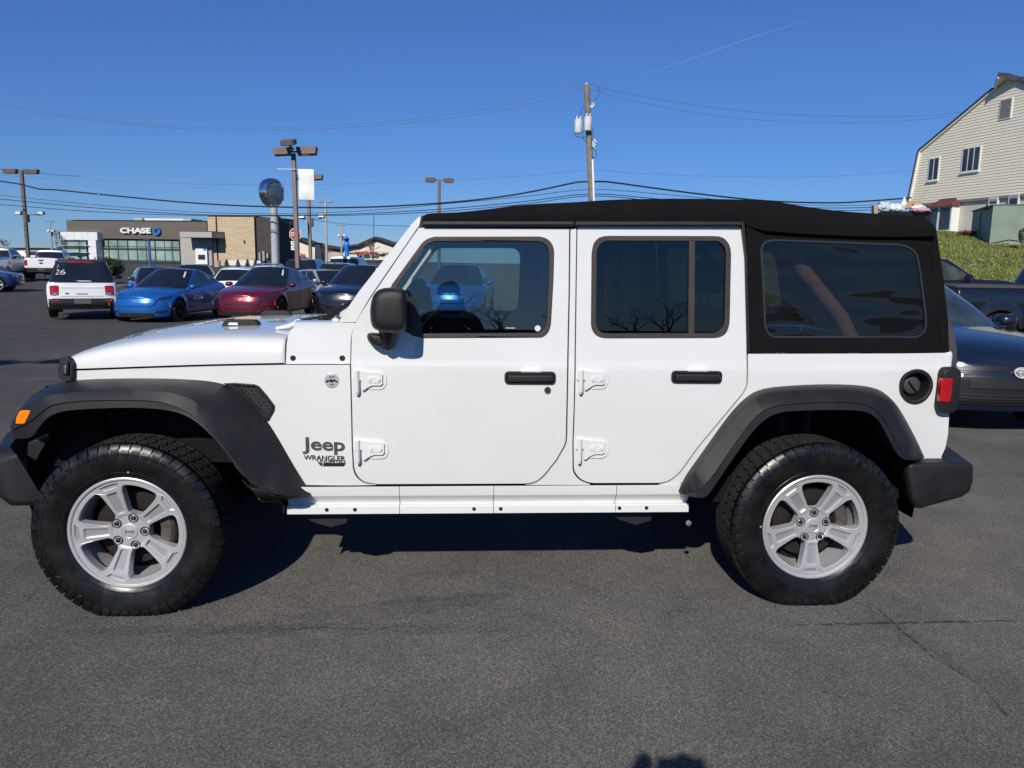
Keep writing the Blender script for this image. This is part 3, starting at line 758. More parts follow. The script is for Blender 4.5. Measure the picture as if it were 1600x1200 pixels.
# running gear
axle_m = pm('axle_black', (.014, .014, .015), .6, var=.3, vs=12)
for xc in (0, 3.008):
    ax = MB()
    ax.tube([(xc, -.66, .368), (xc, .66, .368)], .045, 12); ax.lathe([(.06, -.12), (.13, -.06), (.14, 0), (.12, .07), (.05, .11)], (xc, .12, .37), 'X', 16)
    for s in (-1, 1):
        ax.tube([(xc+.12, s*.50, .36), (xc+.10, s*.52, .88)], .028, 10); ax.tube([(xc, s*.45, .36), (xc, s*.45, .80)], .055, 12)
        ax.tube([(xc, s*.42, .34), (xc + (.75 if xc < 1 else -.78), s*.40, .385)], .026, 8)
        # control-arm bracket with its bolt
        bx = xc + (.80 if xc < 1 else -.80)
        ax.prism([(bx-.13, s*.72, .40), (bx+.10, s*.72, .40), (bx+.09, s*.72, .345), (bx+.02, s*.72, .325), (bx-.06, s*.72, .35)], (0, s*.0, 0), (0, -s*.3, 0))
    ax.build('axle', axle_m, suv, merge=False)
for x in (.72, ): MB().prism([(x-.02, -.70, .43), (x+.05, -.70, .43), (x+.045, -.70, .375), (x+.0, -.70, .365), (x-.02, -.70, .38)], (0, 0, 0), (0, .1, 0)).build('frame_bracket', dark_metal, suv)
bolt = MB()
p = atY(1075, 816.5, -.72); bolt.lathe([(.014, 0), (.014, -.012), (.006, -.014), (.0001, -.014)], p, 'Y', 6)
bolt.build('arm_bolt', pm('zinc_bolt', (.6, .52, .38), .35, metal=.8), suv)

# ---- hood: cross-sections along its length
HRX = S(444.9, 556).x
HL = [S(*q) for q in ((113, 577.8), (140, 577.2), (215, 574.4), (320, 571), (384, 569.6), (444.9, 568.5))]
def hood_rows():
    rows = []
    for x, zl, zc in ((-.352, 1.020, 1.030), (-.345, 1.0185, 1.066), (-.325, 1.0185, 1.092), (-.29, 1.019, 1.113), (-.22, 1.023, 1.135), (-.12, 1.029, 1.160), (.0, 1.036, 1.182), (.15, 1.045, 1.199), (.3, 1.054, 1.209), (.45, 1.063, 1.213), (.55, 1.069, 1.213), (HRX, 1.0737, 1.212)):
        zl = interp([(p.x, p.z) for p in HL], x); w = hw(x, 1.06) - .0005; H = zc - zl; r = []
        e = sstep(-.36, .0, x)
        for fy, fz0, fz1 in ((1.0, 0.0, 0), (1.0, .012, .012), (.999, .10, .16), (.996, .28, .36), (.988, .44, .53), (.974, .575, .66), (.950, .68, .755), (.910, .765, .825), (.85, .825, .875), (.76, .875, .92), (.62, .92, .95), (.44, .97, .975), (.38, 1.0, 1.0), (0, 1.0, 1.0)):
            fz = lerp(fz0, fz1, e)
            r.append(Vector((x - .05 * sstep(.2, .0, fy) * sstep(.1, -.3, x), -w * fy, zl + .0045 + H * fz)))
        rows.append(r + [Vector((p.x, -p.y, p.z)) for p in reversed(r[:-1])])
    return rows
hr = hood_rows(); hr.insert(-1, [Vector((p.x - .0015, p.y, p.z)) for p in hr[-1]]); h_ = MB().loft(hr)
h_.loft([hr[0], [Vector((p.x + .012, p.y * .985, p.z - .02)) for p in hr[0]]]); h_.loft([hr[-1], [Vector((p.x - .0, p.y * .97, p.z - .03)) for p in hr[-1]]])
hood = h_.build('hood', white_paint, suv, angle=50, sub=1)
# latch on the hood front
p = S(103.5, 577, .01)
lt = MB()
def PX(dx, dy, off): q = S(103.5 + dx, 577 + dy, off); return q
lt.prism([PX(-8.5, 12, .004), PX(-10, -2, .004), PX(-7, -15, .004), PX(-3, -20, .004), PX(6, -20, .004), PX(12.5, -12, .004), PX(13.5, 3, .004), PX(12.5, 17, .004), PX(3, 19, .004)], (0, .01, 0), (0, -.022, 0))
lt.prism([PX(-5, 8, .03), PX(-6, -3, .03), PX(-3, -13, .03), PX(4, -13, .03), PX(4, 8, .03)], (0, .01, 0), (0, -.008, 0))
lt.prism([PX(0, 19, .004), PX(12, 17, .004), PX(11, 24, .004), PX(2, 24, .004)], (0, .005, 0), (0, -.012, 0))
both(lt, 'hood_latch', black_rubber, (hood, hood), bevel=.004)
lb = MB().prism([PX(-3, 7, .04), PX(-4, -6, .04), PX(0, -6, .04), PX(1, 7, .04)], (0, .006, 0), (0, -.004, 0)); both(lb, 'latch_pin', chrome, (hood, hood), bevel=.001)
# windscreen rest bumpers, washer nozzles
x0 = atY(377, 498, -.36).x
rb = MB().prism([Vector((x0 + dx, -.36, 1.211 + dz)) for dx, dz in ((-.095, -.03), (-.075, .018), (-.06, .026), (.065, .026), (.082, .016), (.095, -.03))], (0, -.03, 0), (0, .03, 0))
both(rb, 'hood_bumper', black_rubber, (hood, hood), bevel=.004)
sl_ = MB().prism([Vector((x0 + dx, -.392, 1.211 + dz)) for dx, dz in ((-.055, .002), (-.048, .014), (-.01, .014), (-.008, .002))], (0, 0, 0), (0, .004, 0)); both(sl_, 'bumper_slot', white_paint, (hood, hood))
p = atY(466, 506, -.56)
nz = MB().tube([(p.x-.10, p.y, p.z-.022), (p.x-.04, p.y, p.z-.010), (p.x, p.y, p.z+.004)], [.007, .011, .015], 10); nz.lathe([(.0185, .012), (.0195, .006), (.0195, -.010), (.016, -.014), (.006, -.014), (.004, -.009), (.0001, -.009)], (p.x+.004, p.y-.01, p.z+.004), 'Y', 18)
nz.build('hood_hinge', white_paint, hood)

# ---- cowl top, windshield frame
ct = MB()
ct.loft([[Vector((x, y, z)) for y in (-.70, -.4, 0, .4, .70)] for x, z in ((.640, 1.150), (.66, 1.178), (.80, 1.180), (.93, 1.185), (.97, 1.17))])
ct.build('cowl_panel', black_plastic, suv)
cs = MB()
for i in range(1):
    rows = []
    for t in range(7):
        q = S(lerp(458, 526, t/6), 512.0); rows.append([Vector((q.x, -hw(q.x, q.z)+.002, q.z-.002)), Vector((q.x, -hw(q.x, q.z)+.03, q.z+.018)), Vector((q.x, -hw(q.x, q.z)+.075, q.z+.027)), Vector((q.x, -hw(q.x, q.z)+.11, q.z+.0))])
    cs.loft(rows)
both(cs, 'cowl_edge', white_paint, angle=60)
WP = [(657.7,337.6),(653,340.3),(649,344),(644,349),(639.7,354.6),(630,367.4),(560,456.6),(544,480),(532,498),(529,503.6),(555.5,503.6),(558,499),(579,463),(652.5,356),(656,352)]
wf = MB(); o = Ss(WP)
q = sheet(o, [], side_fn(0), .075, (), [1.22, 1.3, 1.4, 1.5, 1.6, 1.68]); wf.add(q.v, q.f)
wf.mirror()
wb0, wt0 = S(536, 497), S(648, 350)                            # bottom and top of the screen
d_ = (wt0 - wb0); d_.y = 0
top = MB()
wf.box((wt0.x+.03, 0, wt0.z-.022), (.05, 1.48, .06), rot=Matrix.Rotation(-math.atan2(d_.z, d_.x)+R(90), 3, 'Y'))
wf.box((wb0.x+.03, 0, wb0.z-.03), (.06, 1.48, .10), rot=Matrix.Rotation(-math.atan2(d_.z, d_.x)+R(90), 3, 'Y'))
wfr = wf.build('windshield_frame', white_paint, suv, angle=30, bevel=.006, seg=3)
wg = MB().loft([[Vector((wb0.x+.045, -.68, wb0.z)), Vector((wb0.x+.02, 0, wb0.z)), Vector((wb0.x+.045, .68, wb0.z))], [Vector((wt0.x+.035, -.66, wt0.z)), Vector((wt0.x+.015, 0, wt0.z)), Vector((wt0.x+.035, .66, wt0.z))]])
wg.build('windshield', wind_glass, wfr, angle=60)
sg = MB().prism([S(657.5, 338.5, .004), S(661.5, 336.5, .004), S(660.5, 355, .004), S(654.5, 355, .004)], (0, 0, 0), (0, .12, 0)); both(sg, 'corner_seal', black_rubber)
# wipers and pivot caps
wi = MB()
b0 = atY(503, 503, -.50); b1 = atY(563, 463, -.30)
wi.tube([b0, b0.lerp(b1, .3) + Vector((0, 0, .01)), b1], [.014, .010, .007], 8); wi.tube([b0 + Vector((-.12, .1, .0)), b0.lerp(b1, .25)], .008, 6)
bl = atY(545, 478, -.45); wi.tube([atY(478, 509, -.58), atY(520, 494, -.5), atY(560, 466, -.36)], .006, 6)
wi.lathe([(.02, -.01), (.02, .02), (.012, .03), (.0001, .03)], b0, 'Z', 12); wi.build('wiper', black_rubber, suv)
p = atY(524.5, 503.2, -.69); wc = MB().lathe([(.018, .015), (.019, -.008), (.015, -.013), (.007, -.013), (.0055, -.006), (.0001, -.006)], p, 'Y', 18)
both(wc, 'frame_bolt', white_paint)

# ---- grille and front lamps
gr = MB(); GX = -.375
go = [(-.62, .70), (-.63, 1.0), (-.60, 1.035), (.60, 1.035), (.63, 1.0), (.62, .70), (.52, .64), (-.52, .64)]
slots = [[(c_-.032, .74), (c_-.032, .985), (c_, 1.0), (c_+.032, .985), (c_+.032, .74), (c_, .725)] for c_ in [-.285 + .095*i for i in range(7)]]
gq = sheet(go, slots, lambda u, v, d: Vector((GX + .10*(abs(u)/.63)**3 - .012*math.cos((v-.83)*7) + d, u, v)), .06, [-.5, -.4, 0, .4, .5], [.8, .9, 1.0])
grille = gq.build('grille', white_paint, suv, bevel=.006)
MB().box((GX+.09, 0, .86), (.02, .75, .34)).build('grille_backing', gap_black, grille)
for s in (-1, 1):
    hl = MB().lathe([(.0001, -.035), (.05, -.032), (.075, -.018), (.088, .0), (.095, .01), (.10, .0)], (GX+.02, s*.475, .895), 'X', 24); hl.build('headlight', head_glass, suv)

# ---- front bumper (plastic, seen end-on)
fb = MB(); rows = []
for y, x, dz in ((-.80, -.375, .03), (-.78, -.40, .01), (-.70, -.46, 0), (-.55, -.60, 0), (-.40, -.685, 0), (0, -.70, 0)):
    rows.append([Vector((x, y, .755 - dz*.6)), Vector((x-.05, y, .75 - dz)), Vector((x-.085, y, .70)), Vector((x-.085, y, .56)), Vector((x-.03, y, .50 + dz)), Vector((x+.10, y, .50 + dz))])
rows += [[Vector((p.x, -p.y, p.z)) for p in r] for r in reversed(rows[:-1])]
rows = [[p + Vector((-.10*sstep(.5, .72, abs(p.y)), 0, -.055)) for p in r] for r in rows]
fb.loft(rows, caps=True); fb.build('front_bumper', black_plastic, suv, angle=40, bevel=.012, seg=3)
fi = MB().prism([S(46, 690, -.02), S(42, 770, -.02), S(52, 798, -.02), S(75, 780, -.02), S(100, 700, -.02), S(95, 672, -.02)], (0, -.02, 0), (0, .25, 0)); both(fi, 'bumper_end_liner', black_rubber, bevel=.01)

both(MB().box((-.29, -.655, .78), (.24, .02, .36)), 'inner_apron', black_void)
# ---- flares
def flare(rails, n=64):
    rows = []
    for px, yf in rails:
        pts = soften([(x, y, 0) for x, y in px], 3); pts = resample(pts, n); row = []
        for i, q in enumerate(pts):
            Y = yf(i / (n-1)) if callable(yf) else yf
            if Y == 'S': row.append(S(q.x, q.y, .001))
            else: row.append(atY(q.x, q.y, Y))
        rows.append(row)
    return rows
def z2(pts, ox, oy, s): return [(ox + x/s, oy + y/s) for x, y in pts]
Z1 = lambda pts: z2(pts, 0, 520, 2.61)
fA = Z1([(46,384),(62,345),(84,310),(110,272),(150,240),(215,208),(300,193),(420,187),(600,185),(760,189),(880,199),(950,222),(1000,252),(1045,305),(1088,356),(1142,442),(1192,532),(1242,612),(1268,652)])
fB = Z1([(44,388),(64,355),(90,318),(120,287),(165,262),(235,247),(350,239),(500,234),(640,235),(720,246),(790,274),(850,314),(900,368),(945,435),(990,500),(1040,575),(1090,640),(1150,672),(1266,660)])
fC = Z1([(47,398),(72,385),(110,368),(145,345),(175,315),(215,292),(280,281),(380,275),(500,273),(610,276),(690,290),(750,316),(812,358),(872,415),(925,478),(975,545),(1025,622),(1066,668),(1264,664)])
fD = Z1([(56,432),(90,432),(128,430),(142,412),(166,375),(192,346),(232,326),(292,315),(382,310),(480,306),(600,307),(700,318),(752,334),(802,364),(852,410),(902,462),(942,520),(992,592),(1040,664),(1072,691),(1100,690)])
front_y = lambda t: -lerp(.70, .84, sstep(0, .1, t)) if t < .1 else -.84
fl = MB()
ptsA = resample(soften([(x, y, 0) for x, y in fA], 3), 64)
RA = []
for i, q in enumerate(ptsA):
    ys = S(q.x, q.y, .002).y; RA.append(atY(q.x, q.y, lerp(-.80, ys, sstep(0, .10, i/63))))
R0 = [atY(q.x, q.y, p.y + .06) for q, p in zip(ptsA, RA)]
RB = flare([(fB, lambda t: lerp(-.86, -.905, sstep(0, .15, t)) + .03*sstep(.72, .85, t) + .075*sstep(.90, 1, t))])[0]
RC = flare([(fC, lambda t: lerp(-.89, -.933, sstep(0, .15, t)) + .01*sstep(.9, 1, t) + .10*sstep(.94, 1, t))])[0]
RC2 = [p + Vector((0, .006, -.004)) for p in RC]
RD_ = flare([(fD, lambda t: lerp(-.88, -.930, sstep(0, .15, t)) + .04*sstep(.93, 1, t))])[0]
RE = [Vector((p.x, p.y + .045, p.z + .004)) for p in RD_]
RAB = [a.lerp(b, .6) + Vector((0, -.008, .006)) for a, b in zip(RA, RB)]
fl.loft([R0, RA, RAB, RB, RC, RC2, RD_, RE, [Vector((p.x, -.72, p.z+.03)) for p in RE]])
fa = both(fl, 'fender_flare', black_plastic, angle=42, bevel=.004, seg=2)
mk = Z1([(67,371),(70,345),(82,319),(92,315),(155,314),(162,322),(160,332),(140,358),(118,371)])
mm = MB().prism([atY(x, y, -.885) for x, y in mk], (0, .04, 0), (0, -.010, 0)); both(mm, 'side_marker', amber, fa, bevel=.004, seg=2)
mm = MB().prism([atY(x, y, -.885) for x, y in shrink(mk, 1.8)], (0, .04, 0), (0, .002, 0)); both(mm, 'marker_surround', satin_black, fa)
Zr = lambda pts: z2(pts, 1040, 560, 3.0)
rA = Zr([(66,605),(75,585),(96,545),(150,470),(210,385),(270,300),(330,225),(390,170),(450,142),(540,130),(680,122),(800,120),(920,126),(1000,143),(1050,180),(1090,225),(1125,285),(1160,350),(1190,410),(1211,462)])
rB = Zr([(68,612),(80,600),(105,575),(165,490),(235,395),(300,305),(360,240),(410,195),(470,168),(560,155),(690,149),(810,147),(910,153),(980,170),(1035,205),(1075,255),(1110,320),(1145,385),(1175,440),(1208,468)])
rC = Zr([(80,630),(150,625),(190,590),(225,545),(280,465),(335,385),(385,315),(430,265),(480,232),(550,215),(680,206),(800,204),(900,207),(960,222),(1005,255),(1040,305),(1070,365),(1100,425),(1125,466),(1206,470)])
rD = Zr([(70,632),(130,655),(190,655),(215,620),(260,555),(320,465),(380,380),(430,320),(480,275),(540,252),(640,245),(780,242),(900,244),(955,255),(1000,290),(1030,345),(1060,405),(1090,455),(1120,480),(1210,472)])
rl = MB()
QA = flare([(rA, lambda t: -.800 + .012*sstep(.9, 1, t))])[0]
QB = flare([(rB, lambda t: -.885 + .05*(1-sstep(0, .08, t)) + .05*sstep(.93, 1, t))])[0]
QC = flare([(rC, lambda t: -.928 + .08*(1-sstep(0, .05, t)) + .09*sstep(.95, 1, t))])[0]
QD = flare([(rD, lambda t: -.926 + .10*(1-sstep(0, .04, t)) + .09*sstep(.96, 1, t))])[0]
QC2 = [p + Vector((0, .005, -.004)) for p in QC]
QE = [Vector((p.x, p.y + .045, p.z + .004)) for p in QD]
rl.loft([QA, [a.lerp(b, .6) + Vector((0, -.006, .005)) for a, b in zip(QA, QB)], QB, QC, QC2, QD, QE, [Vector((p.x, -.74, p.z+.03)) for p in QE]])
ra = both(rl, 'fender_flare', black_plastic, angle=42, bevel=.004, seg=2)
# push pins along the flare lips
for fo, row, idx in ((fa, RE, (22, 29, 35, 43, 50)), (ra, QE, (6, 13, 19, 27, 37, 45, 51, 58))):
    pn = MB()
    for i in idx: pn.lathe([(.0001, -.008), (.005, -.006), (.006, 0)], row[i] + Vector((0, -.03, .01)), 'Y', 8)
    both(pn, 'flare_pin', lug_metal, fo)
# ---- fender vent with honeycomb mesh
vo = [(350,598.6),(368,598),(398,600),(405.5,603.6),(418,618),(429.3,633),(428.5,640),(419.5,656.5),(408,657),(392,637),(376,619),(360,604)]
vi = [(366,601.2),(397,603.6),(403,606.5),(415,620.5),(425.5,634),(424.5,639.5),(417.5,650.5),(402,635),(386,617),(372,605.5)]
vent = both(sheet(Ss(vo), [Ss(vi)], side_fn(.010), .02, (), ()), 'fender_vent', satin_black, bevel=.003)
both(sheet(Ss(shrink(vi, 1)), [], side_fn(.0015), 0), 'vent_backing', gap_black, vent)
def inside(p, poly):
    r_ = False; n = len(poly)
    for i in range(n):
        (x1, y1), (x2, y2) = poly[i], poly[(i+1) % n]
        if (y1 > p[1]) != (y2 > p[1]) and p[0] < (x2-x1)*(p[1]-y1)/(y2-y1)+x1: r_ = not r_
    return r_
vp = Ss(vi); hx = MB(); xs = [p[0] for p in vp]; zs = [p[1] for p in vp]; st = .020
for r_ in range(40):
    for c_ in range(40):
        x = min(xs) + c_*st*1.06 + (r_ % 2)*st*.53; z = min(zs) + r_*st*.80
        if not inside((x, z), vp): continue
        Y = -(hw(x, z) + .0035); o_ = [Vector((x + 0.0106*math.cos(R(60*k)), Y, z + 0.0092*math.sin(R(60*k)))) for k in range(6)]
        i_ = [Vector((x + 0.0080*math.cos(R(60*k)), Y, z + 0.0066*math.sin(R(60*k)))) for k in range(6)]
        hx.add(o_ + i_, [(k, (k+1) % 6, (k+1) % 6 + 6, k+6) for k in range(6)])
both(hx, 'vent_mesh', mesh_black, vent, merge=False)

# ---- soft top
def SR(px, py, Y): return atY(px, py, Y)
lowx = [662, 680, 720, 780, 840, 898, 960, 1060, 1120, 1163, 1200, 1257, 1300, 1344, 1402, 1440, 1458]
lowpts = [(660,346.5),(700,346),(898,345.5),(1120,346),(1160,346.5),(1168,353.7),(1198,361),(1257,365.4),(1344,369.4),(1402,370),(1464,369)]
toppts = [(660,338.5),(664,336),(670.5,333.8),(692,333),(713,332.3),(730,330.8),(772.5,326),(804,321.6),(857.5,318.0),(900,316.2),(950,313),(1000,311.3),(1060,310.6),(1120,311),(1190,313),(1215,314.2),(1256.7,321.3),(1300,327.5),(1344,332),(1400,335.5),(1443,337.7),(1453.5,340.8),(1462,352)]
rf = MB(); rows = []
stn = [660, 663, 668, 676, 690, 713, 735, 772, 804, 830, 857, 880, 897, 903, 930, 960, 1000, 1060, 1120, 1150, 1160, 1169, 1180, 1198, 1215, 1235, 1257, 1280, 1300, 1325, 1344, 1370, 1402, 1425, 1443, 1452, 1459, 1463]
for i, sx in enumerate(stn):
    yl = interp(lowpts, sx); yt = smooth(toppts, sx)
    off = .0 if sx < 1165 else .020*sstep(1165, 1200, sx)
    lo = atY(sx, yl, -.772 - off); to = atY(sx, yt, -.66); e = sstep(1464, 1440, sx); H = to.z - lo.z
    wob = .003*math.sin(i*1.9) + .003*math.sin(i*.73+1)
    x = lo.x
    r = [Vector((x, lo.y + .012, lo.z + .004)), Vector((x, lo.y, lo.z)), Vector((x, lo.y - .004 + wob*.5, lo.z + H*.22)), Vector((x, lo.y + .002, lo.z + H*.5)), Vector((x, lo.y + .014 + wob, lo.z + H*.75)), Vector((x, lo.y + .045, lo.z + H*.93)), Vector((x, lo.y + .11, lo.z + H*1.0)), Vector((x, -.42, lo.z + H*1.02 + .012*e)), Vector((x, -.2, lo.z + H*1.02 + .020*e)), Vector((x, 0, lo.z + H*1.02 + .022*e))]
    rows.append(r + [Vector((p.x, -p.y, p.z)) for p in reversed(r[:-1])])
rf.loft(rows); rf.loft([rows[-1], [Vector((p.x - .06, p.y*.96, p.z)) for p in rows[-1]]])
top_o = rf.build('soft_top', soft_fabric, suv, angle=60)
# dark strip standing in for the shadow under the edge, and the grey door rails
for a, b in ((661, 897.2), (899, 1158)):
    dr = MB(); rows = []
    for sx in (a, (a+b)/2, b):
        y0 = lerp(345.2, 346.0, (sx-660)/500); p0 = atY(sx, y0, -.783); p1 = atY(sx, y0 + 6.5, -.790)
        rows.append([p0 + Vector((0, .03, 0)), p0, p1 + Vector((0, 0, .004)), p1 + Vector((0, .006, -.004)), p1 + Vector((0, .05, -.006))])
    dr.loft(rows, caps=True); both(dr, 'door_rail', black_plastic, bevel=.002)
dk = MB(); rows = [[atY(sx, 351, -.755), atY(sx, 359, -.755)] for sx in (660, 900, 1160)]; dk.loft(rows); both(dk, 'rail_shadow_strip', gap_black)
vr = MB().prism([atY(1158.5,345.5,-.785), atY(1163.5,347,-.785), atY(1168.2,403,-.79), atY(1172.5,548,-.80), atY(1172,552,-.80), atY(1167.5,551,-.80), atY(1165.2,404,-.79)], (0, 0, 0), (0, .03, 0)); both(vr, 'rear_door_rail', black_plastic, bevel=.002)
# quarter curtain with clear vinyl window
QO = [(1166,352),(1170,450),(1172.5,551.5),(1300,551.2),(1482.6,550.2),(1480.5,500),(1473,432),(1462.5,362),(1402,360),(1344,360),(1257,358),(1200,352)]
QW = [(1188,391.7),(1189,386.5),(1191.2,382),(1194.3,378.5),(1198.4,376.2),(1204,374.9),(1210,374.7),(1286,377),(1402.5,381.5),(1412,383),(1420,386.3),(1426.6,391),(1431.6,398),(1434.4,408),(1437.5,426.7),(1444.8,485),(1446.4,500),(1446,509),(1443.8,516.5),(1440,521.6),(1435,525.3),(1428.7,527),(1210,527),(1204.4,525.3),(1200,521.7),(1196.4,515.5),(1194,508),(1191,441)]
zz = [1.22, 1.3, 1.4, 1.5, 1.6]
cur = both(sheet(Ss(QO), [Ss(QW)], side_fn(.004), .012, frange(2.7, 3.65, .08), zz), 'quarter_curtain', soft_fabric, angle=40, bevel=.002)
both(sheet(Ss(shrink(QW, .7)), [Ss(shrink(QW, -2.0))], side_fn(.0065), .004, (), zz), 'window_weld', pm('vinyl_edge', (.03, .032, .037), .4), cur)
both(sheet(Ss(shrink(QW, 1.0)), [], lambda u, v, d: Vector((u, -(hw(u, v) + .0005 + .004*math.sin(u*9+v*4)*math.sin(v*7)), v)), 0, frange(2.66, 3.65, .05), frange(1.2, 1.7, .04)), 'vinyl_pane', window_vinyl, cur, angle=60)
sm = MB()
for sx_t, sx_b in ((1452, 1471), ):
    rows = []
    for t in (0, .25, .5, .75, 1.0):
        q = S(lerp(sx_t, sx_b, t), lerp(372, 545, t), .0055); rows.append([q + Vector((-.0015, 0, 0)), q + Vector((0, -.002, 0)), q + Vector((.0015, 0, 0))])
    sm.loft(rows)
both(sm, 'curtain_seam', soft_fabric, cur)
# rear curtain and tailgate
rc = MB(); rc.loft([[Vector((3.62, y, 1.16)) for y in (-.75, -.3, .3, .75)], [Vector((3.50, y, 1.70)) for y in (-.72, -.3, .3, .72)]]); rc.build('rear_curtain', soft_fabric, suv)
tg = MB().box((3.655, 0, .88), (.05, 1.50, .56)); tg.build('tailgate', white_paint, suv, bevel=.02, seg=3)
# ---- rear bumper, tail lamps, fuel filler, spare wheel
rbm = MB(); rows = []
Zb = lambda pts: z2(pts, 1390, 560, 5.0)
for Y, pts in ((-.845, [(140,822),(290,812),(640,815),(658,835),(655,960),(630,1040),(560,1085),(225,1175),(195,1170),(160,1090),(130,850)]),):
    P = [atY(x, y, Y) for x, y in Zb(pts)]
cX = 3.62
def bump_ring(y, k, dx):
    return [Vector((cX + (p.x - cX)*k + dx, y, .56 + (p.z - .56)*(.3 + .7*k))) for p in P]
rbm.loft([bump_ring(-.857, .70, 0), bump_ring(-.855, .88, 0), bump_ring(-.850, .95, 0), bump_ring(-.840, .985, 0), bump_ring(-.825, 1.0, 0), bump_ring(-.79, 1.01, .01), bump_ring(-.55, 1.03, .08), bump_ring(0, 1.03, .11), bump_ring(.55, 1.03, .08), bump_ring(.80, 1.03, .02), bump_ring(.85, 1, 0), bump_ring(.858, .98, 0), bump_ring(.80, .90, 0)], closed=True, caps=True)
rbm.build('rear_bumper', black_plastic, suv, angle=50, bevel=.004, seg=2)
tl = MB()
def rrect(x0, x1, z0, z1, r, y, k=4):
    out = []
    for cx_, cz_, a0 in ((x1-r, z1-r, 0), (x0+r, z1-r, 90), (x0+r, z0+r, 180), (x1-r, z0+r, 270)):
        for i in range(k): an = R(a0 + 90*i/(k-1)); out.append(Vector((cx_ + r*math.cos(an), y, cz_ + r*math.sin(an))))
    return out
a = atY(1467.0, 646.5, -.826); b = atY(1501, 575, -.826)
x0, x1, z0, z1 = a.x, b.x + .012, a.z, b.z
tl.loft([rrect(x0, x1, z0, z1, .03, -.62), rrect(x0, x1, z0, z1, .03, -.815), rrect(x0+.006, x1-.004, z0+.006, z1-.006, .028, -.826), rrect(x0+.03, x1-.02, z0+.05, z1-.055, .012, -.8275)], closed=True, caps=True)
lamp = both(tl, 'tail_lamp', black_plastic, angle=45, bevel=.003)
a = atY(1467.4, 628, -.83); b = atY(1489, 591.5, -.83)
ln = MB(); ln.loft([rrect(a.x, b.x, a.z, b.z, .008, -.81), rrect(a.x, b.x, a.z, b.z, .008, -.831), rrect(a.x+.004, b.x-.004, a.z+.004, b.z-.004, .007, -.834)], closed=True, caps=True)
both(ln, 'lamp_lens', red_lens, lamp, angle=20)
lr = MB().box((x1 + .002, -.72, (z0+z1)/2), (.008, .15, .17)); both(lr, 'rear_lens', red_lens, lamp, bevel=.003)
fc = S(1430, 603.3)
ff = MB().lathe([(.060, -.004), (.078, -.004), (.080, .004), (.0785, .011), (.070, .013), (.064, .010), (.060, -.002), (.056, -.05), (.0001, -.055)], (fc.x, -hw(fc.x, fc.z), fc.z), 'Y', 40, caps=False)
ff.v = [(x, 2*(-hw(fc.x, fc.z)) - y, z) for x, y, z in ff.v]
filler = ff.build('fuel_filler', black_plastic, suv, angle=40)
cp = MB().lathe([(.040, .052), (.041, .030), (.038, .024), (.034, .022), (.0001, .022)], (fc.x, -hw(fc.x, fc.z), fc.z), 'Y', 24)
cp.box((fc.x, -hw(fc.x, fc.z)+.015, fc.z), (.062, .02, .013), rot=Matrix.Rotation(R(48), 3, 'Y')); cp.build('fuel_cap', pm('cap_grey', (.05, .05, .052), .45), filler, bevel=.002, merge=False)
sp = MB().lathe([(.10, -.12), (.24, -.125), (.34, -.125), (.383, -.10), (.392, -.05), (.392, .05), (.383, .10), (.34, .125), (.24, .115), (.15, .09), (.0001, .085)], (3.85, 0, 1.02), 'X', 48)
sp.build('spare_tyre', pm('grey_spare_cover', (.045, .045, .046), .7, var=.2, vs=8, bump=.3, bs=200), suv, angle=40)
# ---- door mirrors
mi = MB()
Zm = lambda pts: z2(pts, 570, 430, 9.235)
mo = Zm([(72,560),(80,420),(110,300),(165,225),(260,178),(440,172),(560,190),(598,240),(600,330),(604,760),(585,800),(500,838),(300,835),(180,800),(110,760),(85,690)])
ring = lambda k, y, cx=360, cy=510, dx=0: [atY(*(Zm([(cx + (x-cx)*k + dx, cy + (yy-cy)*k)])[0]), y) for x, yy in [((p[0]-570)*9.235, (p[1]-430)*9.235) for p in mo]]
mi.loft([ring(.86, -.83, 420), ring(.95, -.845, 400), ring(1.0, -.88), ring(1.0, -.955), ring(.965, -.985, 380), ring(.87, -1.004, 400), ring(.70, -1.012, 410), ring(.3, -1.014, 420)], closed=True, caps=True)
mir = both(mi, 'door_mirror', black_plastic, angle=50, sub=1)
mf = MB(); mfo = Zm([(30,880),(45,840),(100,825),(160,830),(430,860),(425,960),(400,1010),(330,1045),(200,1048),(130,1030),(80,990),(45,940)])
ringf = lambda k, y: [atY(*Zm([(230 + (x-230)*k, 940 + (yy-940)*k)])[0], y) for x, yy in [((p[0]-570)*9.235, (p[1]-430)*9.235) for p in mfo]]
mf.loft([ringf(.9, -.785), ringf(1.0, -.80), ringf(.97, -.835), ringf(.80, -.86), ringf(.5, -.87)], closed=True, caps=True)
mf.tube([atY(605, 540, -.84), atY(608, 522, -.88), atY(610, 510, -.9)], .03, 10)
both(mf, 'mirror_arm', black_plastic, mir, angle=50, bevel=.003)
mg = MB().prism([atY(*p, -.90) for p in Zm([(600,260),(604,330),(606,700),(604,740)])], (0, .06, 0), (0, -.05, 0)); both(mg, 'mirror_glass', car_glass, mir)
sail = Ss(Zm([(590,300),(700,320),(760,360),(770,480),(800,600),(830,760),(830,835),(700,870),(590,870),(520,840),(480,760),(480,420)])); both(sheet(sail, [], side_fn(-.006), .01), 'mirror_sail', satin_black, mir)
